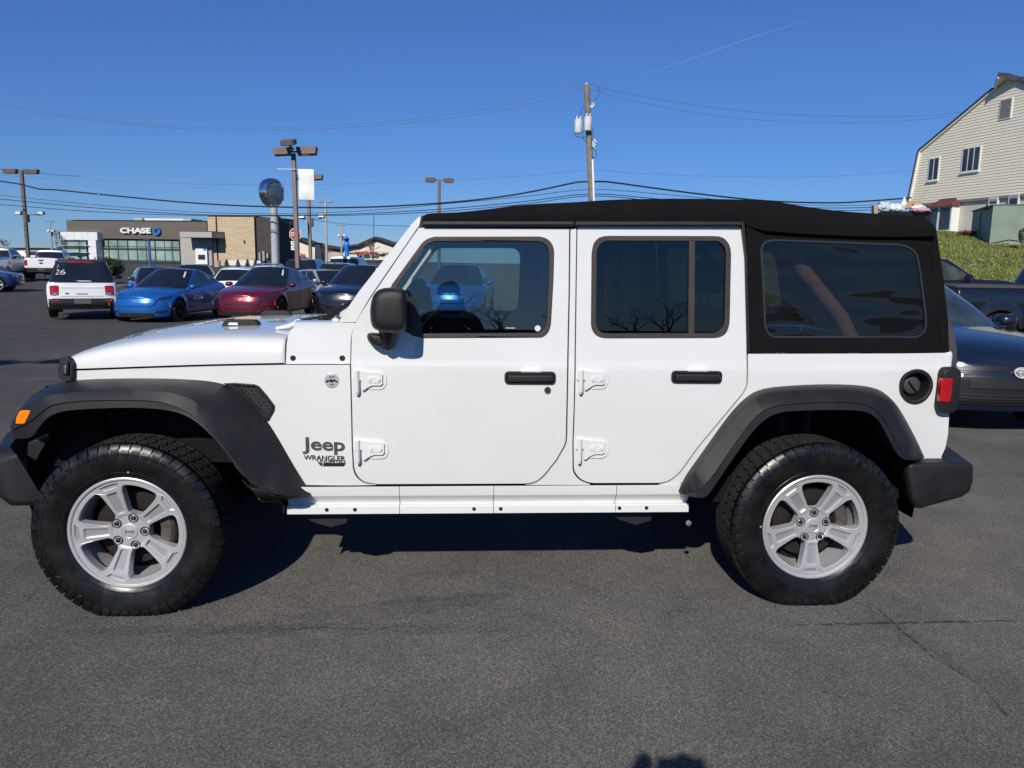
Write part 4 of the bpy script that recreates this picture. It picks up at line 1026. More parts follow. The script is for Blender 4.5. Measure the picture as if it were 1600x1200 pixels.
# ---- lettering and badge
def onside(vs, px0, py0, px1, py1, raise_=.002):
    pass
def side_text(body_, px0, px1, pyt, pyb, name, mat_, bold=.0, shear=0.0, dz=.003):
    a = S(px0, pyb, .0); b = S(px1, pyt, .0); q = fit_text(body_, (0, 0, 0), (1, 0, 0), (0, 0, 1), b.x - a.x, b.z - a.z, dz, bold, shear)
    out = MB(); out.add([Vector((a.x + x, -(hw(a.x + x, a.z + z) + .0008) + y, a.z + z)) for x, y, z in q.v], q.f)
    return out.build(name, mat_, suv, angle=30)
side_text('Jeep', 473, 538.5, 684.5, 708.8, 'badge_lettering', badge_grey, .022)
side_text('WRANGLER', 475, 539.5, 712.4, 718.0, 'badge_lettering', badge_dark, .012)
side_text('UNLIMITED', 496, 539.5, 719.2, 722.2, 'badge_lettering', badge_grey, .012)
q = MB().prism([S(497, 723.3, .001), S(540, 723.3, .001), S(537.5, 728.4, .001), S(502, 728.4, .001)], (0, 0, 0), (0, -.002, 0)); q.build('badge_bar', badge_dark, suv)
a, b = S(503, 727.6, .003), S(536, 724, .003)
fit_text('SPORT', (a.x, a.y, a.z), (1, 0, 0), (0, 0, 1), b.x-a.x, b.z-a.z, .001, .02, .2).build('badge_lettering', white_paint, suv)
p = S(518.7, 594.3); Yb = -hw(p.x, p.z)
bd = MB().lathe([(.0315, .0), (.0315, -.003), (.0285, -.0045), (.0275, -.003), (.0001, -.003)], (p.x, Yb, p.z), 'Y', 32)
badge = bd.build('round_badge', pm('badge_silver', (.55, .56, .57), .3, metal=.3), suv)
bi = MB(); bi.prism([Vector((p.x + x, Yb - .0035, p.z + z)) for x, z in ((-.026,-.004),(-.017,.004),(-.012,.0),(-.004,.008),(.003,.001),(.010,.007),(.017,.0),(.026,-.004),(.024,-.010),(.010,-.003),(.0,-.009),(-.012,-.004),(-.024,-.010))], (0, 0, 0), (0, -.0012, 0)); bi.build('badge_mountains', badge_dark, badge)
fit_text('JEEP', (p.x-.0135, Yb-.003, p.z+.0105), (1, 0, 0), (0, 0, 1), .027, .0075, .001, .02).build('badge_lettering', badge_dark, badge)
fit_text('4X4', (p.x-.010, Yb-.003, p.z-.021), (1, 0, 0), (0, 0, 1), .020, .007, .001, .02).build('badge_lettering', badge_dark, badge)
# antenna on the far cowl
q = atY(584, 440, .74); an = MB().tube([(q.x, .74, 1.15), (q.x, .74, 1.2)], .012, 8); an.tube([(q.x, .74, 1.2), (q.x+.004, .74, 1.80)], [.0028, .0016], 6); an.lathe([(.0001, -.006), (.004, 0), (.0001, .006)], (q.x+.004, .74, 1.805), 'Z', 8); an.build('antenna', dark_metal, suv)

# ---- cabin
db = MB(); db.box((1.0, 0, 1.06), (.34, 1.44, .22)); db.box((1.02, -.37, 1.17), (.26, .42, .10)); db.box((1.14, 0, 1.10), (.1, .4, .24)); db.build('dashboard', interior_black, suv, bevel=.03, seg=3)
stw = MB(); c0 = Vector((1.36, -.37, 1.10)); ax_ = Vector((.88, 0, .36)).normalized(); u_ = Vector((0, 1, 0)); w_ = ax_.cross(u_)
stw.tube([c0 + (u_*math.cos(R(a)) + w_*math.sin(R(a)))*.185 for a in range(0, 361, 15)], .016, 8, caps=False)
for a in (0, 180, 270): stw.tube([c0 - ax_*.02, c0 + (u_*math.cos(R(a)) + w_*math.sin(R(a)))*.18], .015, 6)
stw.lathe([(.06, -.02), (.06, .02)], c0, 'X', 12); stw.tube([c0, c0 - ax_*.3], .03, 8); stw.build('steering_wheel', interior_black, suv, merge=False)
def seat(x, y, w, name='seat'):
    s_ = MB()
    s_.loft([[Vector((x + dx, y + w*fy, z + (.02 if abs(fy) > .4 else 0))) for fy in (-.5, -.42, -.2, .2, .42, .5)] for dx, z in ((-.28, .62), (-.26, .78), (0, .80), (.2, .76))])
    rows = []
    for dx, z, k in ((.12, .72, 1), (.10, .80, 1), (.20, 1.05, 1), (.27, 1.28, .86), (.30, 1.33, .7), (.36, 1.30, .8), (.36, 1.05, 1), (.30, .75, 1)):
        rows.append([Vector((x + dx - (.03 if abs(fy) > .4 else 0), y + w*fy*k, z)) for fy in (-.5, -.42, -.2, .2, .42, .5)])
    s_.loft(rows)
    o = s_.build(name, seat_cloth, suv, sub=1, angle=60)
    h_ = MB(); h_.loft([[Vector((x + dx, y + .13*c_, z)) for c_, z in ((-1, 1.37), (-1, 1.52), (-.8, 1.555), (.8, 1.555), (1, 1.52), (1, 1.37))] for dx in (.27, .30, .36, .38)], closed=True, caps=True)
    h_.tube([(x+.32, y-.06, 1.28), (x+.33, y-.06, 1.40)], .007, 6); h_.tube([(x+.32, y+.06, 1.28), (x+.33, y+.06, 1.40)], .007, 6)
    h_.build('headrest', seat_cloth, o, bevel=.02, seg=3, merge=False)
seat(1.62, -.37, .52, 'seat'); seat(1.62, .37, .52, 'seat'); seat(2.50, -.30, .60, 'rear_seat'); seat(2.50, .30, .60, 'rear_seat')
# padded sport bar
sb = MB()
for s in (-1, 1):
    y = s*.60
    sb.tube([(1.30, y, 1.66), (2.0, y, 1.695), (2.72, y, 1.70), (2.86, y, 1.66), (3.20, y, 1.30), (3.27, y, 1.18), (3.28, y, 1.08)], .034, 12)
    sb.tube([(2.05, y, 1.69), (2.08, y, .9)], .034, 10)
sb.tube([(2.05, -.60, 1.69), (2.05, .60, 1.69)], .032, 10); sb.tube([(2.72, -.60, 1.70), (2.72, .60, 1.70)], .032, 10)
sb.build('sport_bar', tan_bar, suv, angle=60, merge=False)
st = S(840, 513, -.008); stk = MB().lathe([(.013, -.0005), (.013, -.0015), (.0001, -.0016)], st, 'Y', 24); stk.build('window_sticker', sticker_white, doors['front'][0])
q = S(797, 513.5, -.008); fit_text('WRANGLER', (q.x-.02, q.y, q.z), (1, 0, 0), (0, 0, 1), .042, .006, .0006, .02).build('window_lettering', sticker_white, doors['front'][0])

# ---- wheels
def tyre_rows(R_=.392):
    return [(.236, -.098), (.236, .0), (.236, .10)]
def make_tyre(xc, yc, side, zc, Rr=.392):
    """side -1: outer face towards -y"""
    P = [(.2395, .080), (.241, .098), (.252, .106), (.275, .114), (.305, .121), (.330, .122), (.352, .1195), (.366, .115), (.376, .108), (.3795, .095), (.3800, .0), (.3795, -.095), (.376, -.108), (.366, -.115), (.352, -.1195), (.305, -.121), (.252, -.106), (.2395, -.09)]
    t = MB(); n = 96
    t.lathe([(r, h*side) for r, h in P], (0, 0, 0), 'Y', n, caps=False)
    nface = len(t.f)
    # sidewall buttress lugs and raised ring
    t.lathe([(.262, .1085*side), (.264, .1125*side), (.268, .1135*side), (.270, .1120*side)], (0, 0, 0), 'Y', n, caps=False)
    rnd = random.Random(3); NB = 54
    def blk(a0, a1, h0, h1, r0, r1, skew=0.0, taper=.0):
        vs = []
        for r in (r0, r1):
            tp = taper if r == r1 else 0
            for a, h in ((a0+tp, h0), (a1-tp, h0), (a1-tp+skew, h1), (a0+tp+skew, h1)):
                vs.append(Vector((r*math.sin(a), h*side, r*math.cos(a))))
        t.add(vs, [(0,1,2,3), (7,6,5,4), (0,4,5,1), (1,5,6,2), (2,6,7,3), (3,7,4,0)], 1)
    for i in range(NB):
        A = 2*math.pi*i/NB; dA = 2*math.pi/NB; g = .12
        for row, (h0, h1, off, sk) in enumerate(((.046, .074, .0, .03), (.012, .040, .45, -.04), (-.024, .006, .2, .035), (-.066, -.030, .6, -.03))):
            a0 = A + off*dA
            blk(a0, a0 + dA*(1-g), h0, h1, .374, .3915, sk*.6, .004)
            blk(a0 + dA*.25, a0 + dA*.55, h1-.004, h1+.006, .374, .390, 0, .003)
        # outer shoulder: alternating long and short lugs wrapping on to the sidewall
        L = i % 2
        for s2 in (1, -1):
            a0 = A + (0 if s2 > 0 else .5*dA); a1 = a0 + dA*(1-.14)
            prof = [(.391, .080), (.389, .108), (.378, .1165), (.362, .1215), (.348 if L else .356, .1235)]
            inn = [(.372, .080), (.370, .104), (.364, .110), (.356, .114), (.346 if L else .354, .1175)]
            vs = []
            for (r, h), (ri, hi) in zip(prof, inn):
                tp = .0 if r > .37 else .012
                for a, rr_, hh in ((a0+tp, r, h), (a1-tp, r, h), (a1-tp, ri, hi), (a0+tp, ri, hi)):
                    vs.append(Vector((rr_*math.sin(a), hh*side*s2, rr_*math.cos(a))))
            fs = [(0,1,2,3), (16,19,18,17)]
            for k in range(4):
                for j in range(4): fs.append((4*k+j, 4*k+(j+1) % 4, 4*k+4+(j+1) % 4, 4*k+4+j))
            t.add(vs, fs, 0 if s2 > 0 else 1)
            if s2 > 0:                                           # shield-shaped relief under every other lug
                am = (a0+a1)/2; w = dA*.36
                pts = [(am-w, .352), (am+w, .352), (am+w, .343), (am, .331 if L else .336), (am-w, .343)]
                vs = [Vector((r*math.sin(a), .1215*side, r*math.cos(a))) for a, r in pts] + [Vector((r*math.sin(a), .1245*side, r*math.cos(a))) for a, r in pts]
                t.add(vs, [(0,1,2,3,4), (9,8,7,6,5)] + [(k, (k+1) % 5, (k+1) % 5+5, k+5) for k in range(5)], 0)
    # stand on the ground: flatten where it would go below
    zmin = -(zc - .001)
    t.v = [(x, y*(1 + .05*max(0, (-z-.30)/.09)) if z < -.30 else y, max(z, zmin)) for x, y, z in t.v]
    return t
def polar(r, a): return (r*math.cos(R(a)), r*math.sin(R(a)))
def make_rim(side, base):
    """alloy face in wheel coordinates, outer face towards side*y"""
    rim = MB(); f0 = .088; n = 60
    rim.lathe([(.243, .094*side), (.2445, .104*side), (.240, .107*side), (.2335, .106*side), (.2305, .100*side), (.2275, .088*side), (.218, .05*side), (.205, -.0*side), (.20, -.08*side)], (0, 0, 0), 'Y', n, caps=False)
    arcs = lambda r, a0, a1, k: [polar(r, lerp(a0, a1, i/(k-1))) for i in range(k)]
    openings, recess, pockets = [], [], []
    for k in range(5):
        sp_, op = base + 72*k, base + 72*k + 36
        openings.append([polar(.080, op-12), polar(.085, op-17.5)] + [polar(.097, op-20.5), polar(.150, op-22.6), polar(.186, op-22.8), polar(.203, op-21.5)] + arcs(.2115, op-18.5, op+18.5, 8) + [polar(.203, op+21.5), polar(.186, op+22.8), polar(.150, op+22.6), polar(.097, op+20.5), polar(.085, op+17.5), polar(.080, op+12)])
        recess.append([polar(.089, sp_-10.5), polar(.180, sp_-7.2), polar(.184, sp_-6.4), polar(.184, sp_+6.4), polar(.180, sp_+7.2), polar(.089, sp_+10.5), polar(.085, sp_+8), polar(.085, sp_-8)])
        pockets.append(arcs(.221, sp_-11.5, sp_+11.5, 6) + [polar(.200, sp_+7.6), polar(.200, sp_-7.6)])
    circ = arcs(.2285, 0, 360, 73)[:-1]
    dish = lambda u, v: .018*sstep(.225, .05, math.hypot(u, v))
    def ring(poly, o): return [Vector((u, side*(f0 + .009 - dish(u, v) - o), v)) for u, v in poly]
    hubc = arcs(.074, 0, 360, 41)[:-1]; top_ = sheet(circ, openings + recess + pockets + [hubc], lambda u, v, d: Vector((u, side*(f0 + .009 - dish(u, v)), v)), 0)
    rim.loft([ring(hubc, 0), ring(arcs(.070, 0, 360, 41)[:-1], .002), [Vector((0, side*(f0 + .009 - dish(.07, 0) - .002), 0))]*40], closed=True)
    rim.add(top_.v, top_.f)
    for P_ in recess + pockets:
        i1 = shrink(P_, -.0035); rim.loft([ring(P_, 0), ring(i1, .011)], closed=True)
        fl2 = sheet(i1, [], lambda u, v, d: Vector((u, side*(f0 - .002 - dish(u, v)), v)), 0); rim.add(fl2.v, fl2.f, 1)
    for P_ in openings:
        i1 = shrink(P_, -.003); i2 = shrink(P_, -.006); rim.loft([ring(P_, 0), ring(i1, .004), ring(i2, .040)], closed=True)
    return rim
def wheel(xc, side, base, name='wheel'):
    zc = .368; root = part_root(name, suv, (xc, side*.795, zc))
    make_tyre(0, 0, side, zc).build('tyre', [tyre_rubber, tread_rubber], root, angle=32, merge=False)
    rm = make_rim(side, base).build('rim', [silver, silver_pocket], root, angle=25)
    hub = MB().lathe([(.036, .060*side), (.036, .076*side), (.0335, .081*side), (.030, .082*side), (.028, .0805*side), (.0001, .083*side)], (0, 0, 0), 'Y', 32); hub.build('hub_cap', silver, root, angle=40)
    for k in range(5):
        x, z = polar(.0635, base + 36 + 72*k)
        lg = MB().lathe([(.0165, .050*side), (.0165, .064*side), (.0155, .066*side), (.0125, .066*side), (.0118, .078*side), (.009, .085*side), (.0001, .087*side)], (x, 0, z), 'Y', 12); lg.build('lug_nut', lug_metal, root, angle=40)
        MB().lathe([(.0205, .0815*side), (.0195, .0828*side), (.0165, .0815*side), (.0165, .06*side)], (x, 0, z), 'Y', 16, caps=False).build('lug_seat', dark_metal, root)
    bd_ = MB().lathe([(.075, -.03*side), (.078, .012*side), (.082, .014*side), (.162, .014*side), (.164, .0), (.162, -.01*side)], (0, 0, 0), 'Y', 40); bd_.build('brake_disc', rusty, root)
    cl = MB(); s0, s1 = (20, -38) if xc < 1 else (35, -20)
    rows = []
    for i in range(7):
        a = R(lerp(s0, s1, i/6)); rows.append([Vector((r*math.cos(a), y*side, r*math.sin(a))) for r, y in ((.118, .030), (.122, .058), (.165, .062), (.180, .045), (.180, .0))])
    cl.loft(rows); cl.build('brake_caliper', caliper_m, root, bevel=.004)
    bk = MB().lathe([(.0001, -.03*side), (.20, -.03*side)], (0, 0, 0), 'Y', 24, caps=False); bk.build('dust_shield', black_void, root)
    a_ = R(base - 66); vl = MB().tube([(.205*math.cos(a_), .06*side, .205*math.sin(a_)), (.185*math.cos(a_), .085*side, .185*math.sin(a_))], .004, 8); vl.build('valve_stem', satin_black, root)
    if side < 0:
        dt = MB()
        for (a_, r_, c_) in ((85, .27, 0), (-70, .282, 1), (-38, .305, 0)) if xc < 1 else ((178, .258, 0), (-13, .30, 1)):
            dt.lathe([(.005, .0), (.004, -.0022), (.0001, -.0025)], (r_*math.cos(R(a_)), -.1128 - .00, r_*math.sin(R(a_))), 'Y', 10, mi=c_)
        dt.build('paint_dot', [pm('yellow_dot', (.5, .32, .03), .7), pm('red_dot', (.5, .06, .05), .7)], root)
    return root
wheel(0.0, -1, 109); wheel(3.008, -1, -90); wheel(0.0, 1, 40); wheel(3.008, 1, 10)
w_hub = []
for xc in (0.0, 3.008):
    w_hub.append(fit_text('Jeep', (xc-.020, -.795-.0815, .361), (1, 0, 0), (0, 0, 1), .040, .0165, .002, .02).build('badge_lettering', badge_grey, suv))
# ------------------------------------------------------------------ parked cars
# car space: nose towards +x, left side +y, ground z = 0
def make_car(name, label, cat, loc, heading, sp, mats, group=None, detail=True, tilt=0.0):
    """sp: proportions of the model; mats: paint, roof, rim"""
    root = thing(name, label, cat, loc, R(heading), group)
    paint_, roof_, rim_ = mats['paint'], mats.get('roof', mats['paint']), mats.get('rim', dark_rim)
    W2 = sp['W']/2; nose, tail = sp['nose'], sp['tail']; wf, wr, rw = sp['wf'], sp['wr'], sp['rw']; sill = sp['sill']; Ra = rw + .055
    def wz(z): return W2 * interp(sp['wz'], z)
    def xf(z): return nose + interp(sp['xf'], z)
    def xr(z): return tail + interp(sp['xr'], z)
    Lf, Lr, nf, nr = sp.get('Lf', .75), sp.get('Lr', .45), sp.get('nf', 2.6), sp.get('nr', 3.2)
    def zbot(x):
        z = sill if x < xf(.4) - Lf*.9 else lerp(sill, sp.get('zchin', sill), sstep(xf(.4) - Lf*.9, xf(.4), x))
        for xw in (wf, wr):
            if abs(x - xw) < Ra: z = max(z, rw + math.sqrt(Ra*Ra - (x-xw)**2))
        return z
    def ztop(x): return smooth(sp['top'], x)
    flare_w = sp.get('flare', .02)
    def sidey(x, z):
        y = wz(z)
        tz = (ztop(x) - z)
        if tz < .12: y -= .05*(1 - max(0, tz)/.12)**2
        for xw in (wf, wr):
            d = math.hypot(x - xw, z - rw)
            if d < Ra + .16: y += flare_w * sstep(Ra + .16, Ra + .02, d)
        return y
    def frontx(y, z):
        w = sidey(wf, z) if z < .2 else wz(z) + .0
        u = min(1, abs(y)/max(.05, w)); return xf(z) - Lf + Lf*(1 - u**nf)**(1/nf)
    def rearx(y, z):
        u = min(1, abs(y)/max(.05, wz(z))); return xr(z) + Lr - Lr*(1 - u**nr)**(1/nr)
    # perimeter parameters: rear centre -> side -> front centre
    per = [('r', a) for a in (90, 80, 70, 60, 50, 40, 30, 22, 14, 7)]
    xs0, xs1 = tail + Lr, nose - Lf; n_s = int((xs1 - xs0)/.075)
    per += [('s', i/n_s) for i in range(n_s + 1)]
    per += [('f', a) for a in (4, 8, 13, 18, 24, 30, 37, 44, 52, 60, 68, 76, 83, 90)]
    def pt(p, t):
        k, a = p; z = lerp(sill, 1.0, t); x = 0; y = 0
        for _ in range(4):
            if k == 'r':
                c, s_ = math.cos(R(a))**(2/nr), math.sin(R(a))**(2/nr); x = xr(z) + Lr - Lr*s_; y0 = c
            elif k == 'f':
                c, s_ = math.cos(R(a))**(2/nf), math.sin(R(a))**(2/nf); x = xf(z) - Lf + Lf*s_; y0 = c
            else:
                x = lerp(xr(z) + Lr, xf(z) - Lf, a); y0 = 1
            zb = zbot(x) if k != 'f' or a < 60 else lerp(zbot(x), sp.get('zchin', sill), sstep(60, 80, a))
            z = lerp(zb, ztop(x), t)
        return Vector((x, y0 * (sidey(x, z) if y0 == 1 else lerp(wz(z), sidey(x, z), y0)), z))
    T = [0, .06, .16, .28, .4, .52, .64, .75, .84, .91, .96, 1.0]
    body = MB(); rows = [[pt(p, t) for p in per] for t in T]
    full = [r + [Vector((p.x, -p.y, p.z)) for p in reversed(r[:-1])][:-1] for r in rows]
    body.loft(full, closed=True)
    crown = sp.get('crown', .05); cols = []
    edge = rows[-1]
    for e in edge:
        cols.append([Vector((e.x, e.y*f, e.z + crown*(1 - abs(f)**2.2)*min(1, e.y/.5))) for f in (1, .93, .8, .6, .3, 0, -.3, -.6, -.8, -.93, -1)])
    body.loft(cols)
    # inward lip so the arches have an edge
    lip_ = [[p, Vector((p.x, p.y - .09 if p.y > .2 else p.y, p.z + .01))] for p in rows[0]]
    body.loft(lip_); body.loft([[Vector((p.x, -p.y, p.z)) for p in r] for r in lip_])
    bo = body.build('body', paint_, root, angle=40)
    ub = MB(); ub.box(((wf+wr)/2, 0, sill + .15), (wf - wr + .75, sp['W'] - .34, .30)); ub.box(((wf+wr)/2, 0, .56), (wf - wr + .8, sp['W'] - .56, .36)); ub.build('underbody', black_void, root, merge=False)
    # ---- cabin
    cb = sp.get('cab')
    def zb_(x): return ztop(x) - .02
    roofz = lambda x: smooth(cb['roof'], x)
    bx0, bx1, rx0, rx1 = cb['b0'], cb['b1'], cb['r0'], cb['r1']      # base rear/front x, roof rear/front x
    wb_, wt_ = cb['wb'], cb['wt']; Lc, nc, Lq, nq = cb.get('Lc', .42), cb.get('nc', 3.2), cb.get('Lq', .30), cb.get('nq', 3.5)
    def gp(s, t, off=0.0):
        """s in 0..3: rear corner, side, front corner"""
        def ring(top):
            x0, x1, w = (rx0, rx1, wt_) if top else (bx0, bx1, wb_)
            lc, lq = (Lc, Lq)
            if s <= 1:
                a = 90*(1-s); c, q = math.cos(R(a))**(2/nq), math.sin(R(a))**(2/nq); x = x0 + lq - lq*q; y = w*c
            elif s <= 2: x = lerp(x0 + lq, x1 - lc, s-1); y = w
            else:
                a = 90*(s-2); c, q = math.cos(R(a))**(2/nc), math.sin(R(a))**(2/nc); x = x1 - lc + lc*q; y = w*c
            return Vector((x, y, roofz(x) - (.03 if y > w*.9 else .03*(y/w)**2) if top else zb_(x)))
        b_, t_ = ring(False), ring(True); p = b_.lerp(t_, t); bl = cb.get('bulge', .035)*math.sin(math.pi*min(1, t))
        p.y += bl*min(1, p.y/.3); return p
    Sg = [i/7 for i in range(7)] + [1 + i/12 for i in range(12)] + [2 + i/9 for i in range(10)]
    Tg = [0, .12, .3, .5, .7, .86, .95, 1.0]
    g = MB(); rws = [[gp(s, t) for s in Sg] for t in Tg]
    fl_ = [r + [Vector((p.x, -p.y, p.z)) for p in reversed(r[:-1])][:-1] for r in rws]; g.loft(fl_, closed=True)
    g.build('cabin', mats.get('cabin', paint_), root, angle=50)
    rf_ = MB(); cols = []
    for e in rws[-1]: cols.append([Vector((e.x, e.y*f, e.z + cb.get('crown', .05)*(1 - abs(f)**2.4)*min(1, e.y/.35))) for f in (1, .93, .8, .5, 0, -.5, -.8, -.93, -1)])
    rf_.loft(cols); rf_.build('roof', roof_, root, angle=50)
    def gpatch(nm, s0, s1, t0, t1, mat_, mirror=False, skew0=0.0, skew1=0.0, off=.006, ns=10, ntt=6, parent=None):
        rows_ = []
        for j in range(ntt + 1):
            t = lerp(t0, t1, j/ntt); r_ = []
            for i in range(ns + 1):
                s = lerp(s0 + skew0*(j/ntt), s1 + skew1*(j/ntt), i/ns)
                def gq(s_, t_):
                    if s_ > 3: p_ = gp(6 - s_, t_); p_.y = -p_.y; return p_
                    if s_ < 0: p_ = gp(-s_, t_); p_.y = -p_.y; return p_
                    return gp(s_, t_)
                p = gq(s, t); du = gq(s + .02, t) - gq(s - .02, t); dv = gq(s, min(1, t + .03)) - gq(s, max(0, t - .03))
                n_ = du.cross(dv); n_.normalize()
                c_ = Vector(((bx0+bx1)/2, 0, p.z))
                if n_.dot(p - c_) < 0: n_ = -n_
                r_.append(p + n_*off)
            rows_.append(r_)
        o_ = MB().loft(rows_); a_ = o_.build(nm, mat_, parent or root, angle=60)
        if mirror:
            m_ = MB(); m_.v = [(x, -y, z) for x, y, z in o_.v]; m_.f = [list(reversed(f)) for f in o_.f]; m_.mi = list(o_.mi); m_.build(nm, mat_, parent or root, angle=60)
        return a_
    gl_ = mats.get('glass', car_glass)
    ws = cb.get('ws', (2.30, .03, .95)); gpatch('windshield', ws[0], 6 - ws[0], ws[1], ws[2], mats.get('wind', gl_), ns=16)
    rwn = cb.get('rw', (.62, .10, .92)); gpatch('rear_window', -rwn[0], rwn[0], rwn[1], rwn[2], mats.get('rear_glass', gl_), ns=16)
    for w_ in cb['sw']: gpatch('side_window', w_[0], w_[1], w_[2], w_[3], mats.get('side_glass', gl_), mirror=True, skew0=w_[4], skew1=w_[5])
    # ---- surface pieces
    def fpatch(nm, poly, mat_, off=.006, th=.015, mirror=False, parent=None, bevel=0, holes=()):
        ys = [p[0] for p in poly]; zs = [p[1] for p in poly]
        q = sheet(poly, list(holes), lambda u, v, d: Vector((frontx(u, v) + off - d, u, v)), th, frange(min(ys), max(ys), .07), frange(min(zs), max(zs), .06))
        o_ = q.build(nm, mat_, parent or root, angle=40, bevel=bevel)
        if mirror:
            m_ = MB(); m_.v = [(x, -y, z) for x, y, z in q.v]; m_.f = [list(reversed(f)) for f in q.f]; m_.mi = list(q.mi); m_.build(nm, mat_, parent or root, angle=40, bevel=bevel)
        return o_
    def rpatch(nm, poly, mat_, off=.006, th=.015, mirror=False, parent=None, bevel=0, holes=()):
        ys = [p[0] for p in poly]; zs = [p[1] for p in poly]
        q = sheet(poly, list(holes), lambda u, v, d: Vector((rearx(u, v) - off + d, u, v)), th, frange(min(ys), max(ys), .07), frange(min(zs), max(zs), .06))
        o_ = q.build(nm, mat_, parent or root, angle=40, bevel=bevel)
        if mirror:
            m_ = MB(); m_.v = [(x, -y, z) for x, y, z in q.v]; m_.f = [list(reversed(f)) for f in q.f]; m_.mi = list(q.mi); m_.build(nm, mat_, parent or root, angle=40, bevel=bevel)
        return o_
    def spatch(nm, poly, mat_, off=.006, th=.015, mirror=True, parent=None, bevel=0):
        xs_ = [p[0] for p in poly]; zs = [p[1] for p in poly]
        q = sheet(poly, [], lambda u, v, d: Vector((u, sidey(u, v) + off - d, v)), th, frange(min(xs_), max(xs_), .08), frange(min(zs), max(zs), .06))
        o_ = q.build(nm, mat_, parent or root, angle=40, bevel=bevel)
        if mirror:
            m_ = MB(); m_.v = [(x, -y, z) for x, y, z in q.v]; m_.f = [list(reversed(f)) for f in q.f]; m_.mi = list(q.mi); m_.build(nm, mat_, parent or root, angle=40, bevel=bevel)
        return o_
    # arch trim
    if sp.get('arch_trim'):
        for xw in (wf, wr):
            for s_ in (1, -1):
                t_ = MB(); rr = []
                for i in range(25):
                    a = R(lerp(-22, 202, i/24)); row = []
                    for r_, dy in ((Ra - .03, -.02), (Ra - .01, .014), (Ra + .045, .014), (Ra + .06, -.004)):
                        x = xw + r_*math.cos(a); z = max(sill - .02, rw + r_*math.sin(a)); row.append(Vector((x, s_*(sidey(x, max(z, sill)) + dy), z)))
                    rr.append(row)
                t_.loft(rr); t_.build('arch_trim', car_trim, root, angle=40)
    # wheels
    for xw, s_ in ((wf, 1), (wf, -1), (wr, 1), (wr, -1)):
        wroot = part_root('wheel', root, (xw, s_*(W2 - .115), rw - .008), (0, 0, R(sp.get('steer', 0)) if xw == wf else 0))
        th_ = sp.get('tw', .23)/2; ri = rw - sp.get('sw_', .11)
        MB().lathe([(ri, .7*th_), (ri + .012, .93*th_), (ri + .05, 1.0*th_), (rw - .03, .98*th_), (rw - .006, .8*th_), (rw, .3*th_), (rw, -.3*th_), (rw - .006, -.8*th_), (ri + .05, -th_), (ri, -.7*th_)], (0, 0, 0), 'Y', 32, caps=False).build('tyre', tyre_rubber, wroot)
        rm = MB(); o_ = .80*th_*s_
        rm.lathe([(ri + .004, o_ + .012*s_), (ri - .012, o_ + .014*s_), (ri - .03, o_ - .03*s_), (ri - .04, -.1*s_*th_)], (0, 0, 0), 'Y', 32, caps=False)
        ns_ = sp.get('spokes', 5)
        for k in range(ns_):
            a = 2*math.pi*k/ns_; d_ = Vector((math.cos(a), 0, math.sin(a))); e_ = Vector((-math.sin(a), 0, math.cos(a))); w0, w1 = sp.get('spw', (.035, .028))
            rm.prism([d_*.03 + e_*w0, d_*(ri - .01) + e_*w1, d_*(ri - .01) - e_*w1, d_*.03 - e_*w0], (0, o_ - .03*s_, 0), (0, o_ + .002*s_, 0))
        rm.lathe([(.065, o_ - .03*s_), (.06, o_ + .006*s_), (.03, o_ + .008*s_), (.0001, o_ + .008*s_)], (0, 0, 0), 'Y', 16)
        rm.build('rim', rim_, wroot, merge=False, angle=35)
        MB().lathe([(.0001, o_ - .07*s_), (ri - .02, o_ - .07*s_)], (0, 0, 0), 'Y', 24, caps=False).build('brake_disc', dark_metal, wroot)
    # mirrors
    mx, mz = cb.get('mir', (bx1 - .55, ztop(bx1 - .55) + .10))
    for s_ in (1, -1):
        y0 = wb_ + .03; mm = MB()
        ringm = lambda k, dx: [Vector((mx + dx, s_*(y0 + .13 + k*q[0]), mz + k*q[1])) for q in ((-.10, -.05), (-.11, .03), (-.07, .075), (.06, .075), (.11, .04), (.10, -.05), (.0, -.07))]
        mm.loft([ringm(.4, .10), ringm(.85, .07), ringm(1, .02), ringm(1, -.03), ringm(.9, -.045)], closed=True, caps=True)
        mm.tube([(mx + .02, s_*(y0 - .05), mz - .06), (mx + .02, s_*(y0 + .05), mz - .03)], .025, 8)
        mm.build('side_mirror', mats.get('mirror', paint_), root, merge=False, angle=50)
    class H: pass
    h = H(); h.root, h.f, h.r, h.s, h.g, h.frontx, h.rearx, h.sidey, h.gp, h.ztop = root, fpatch, rpatch, spatch, gpatch, frontx, rearx, sidey, gp, ztop
    return h

def place(px, py, D, heading, lx, ly):
    """where to stand a car so that its point (lx, ly) on the ground appears at a picture point D metres ahead"""
    p = atD(px, py, D); a = R(heading)
    return (p.x - lx*math.cos(a) + ly*math.sin(a), p.y - lx*math.sin(a) - ly*math.cos(a), p.z)

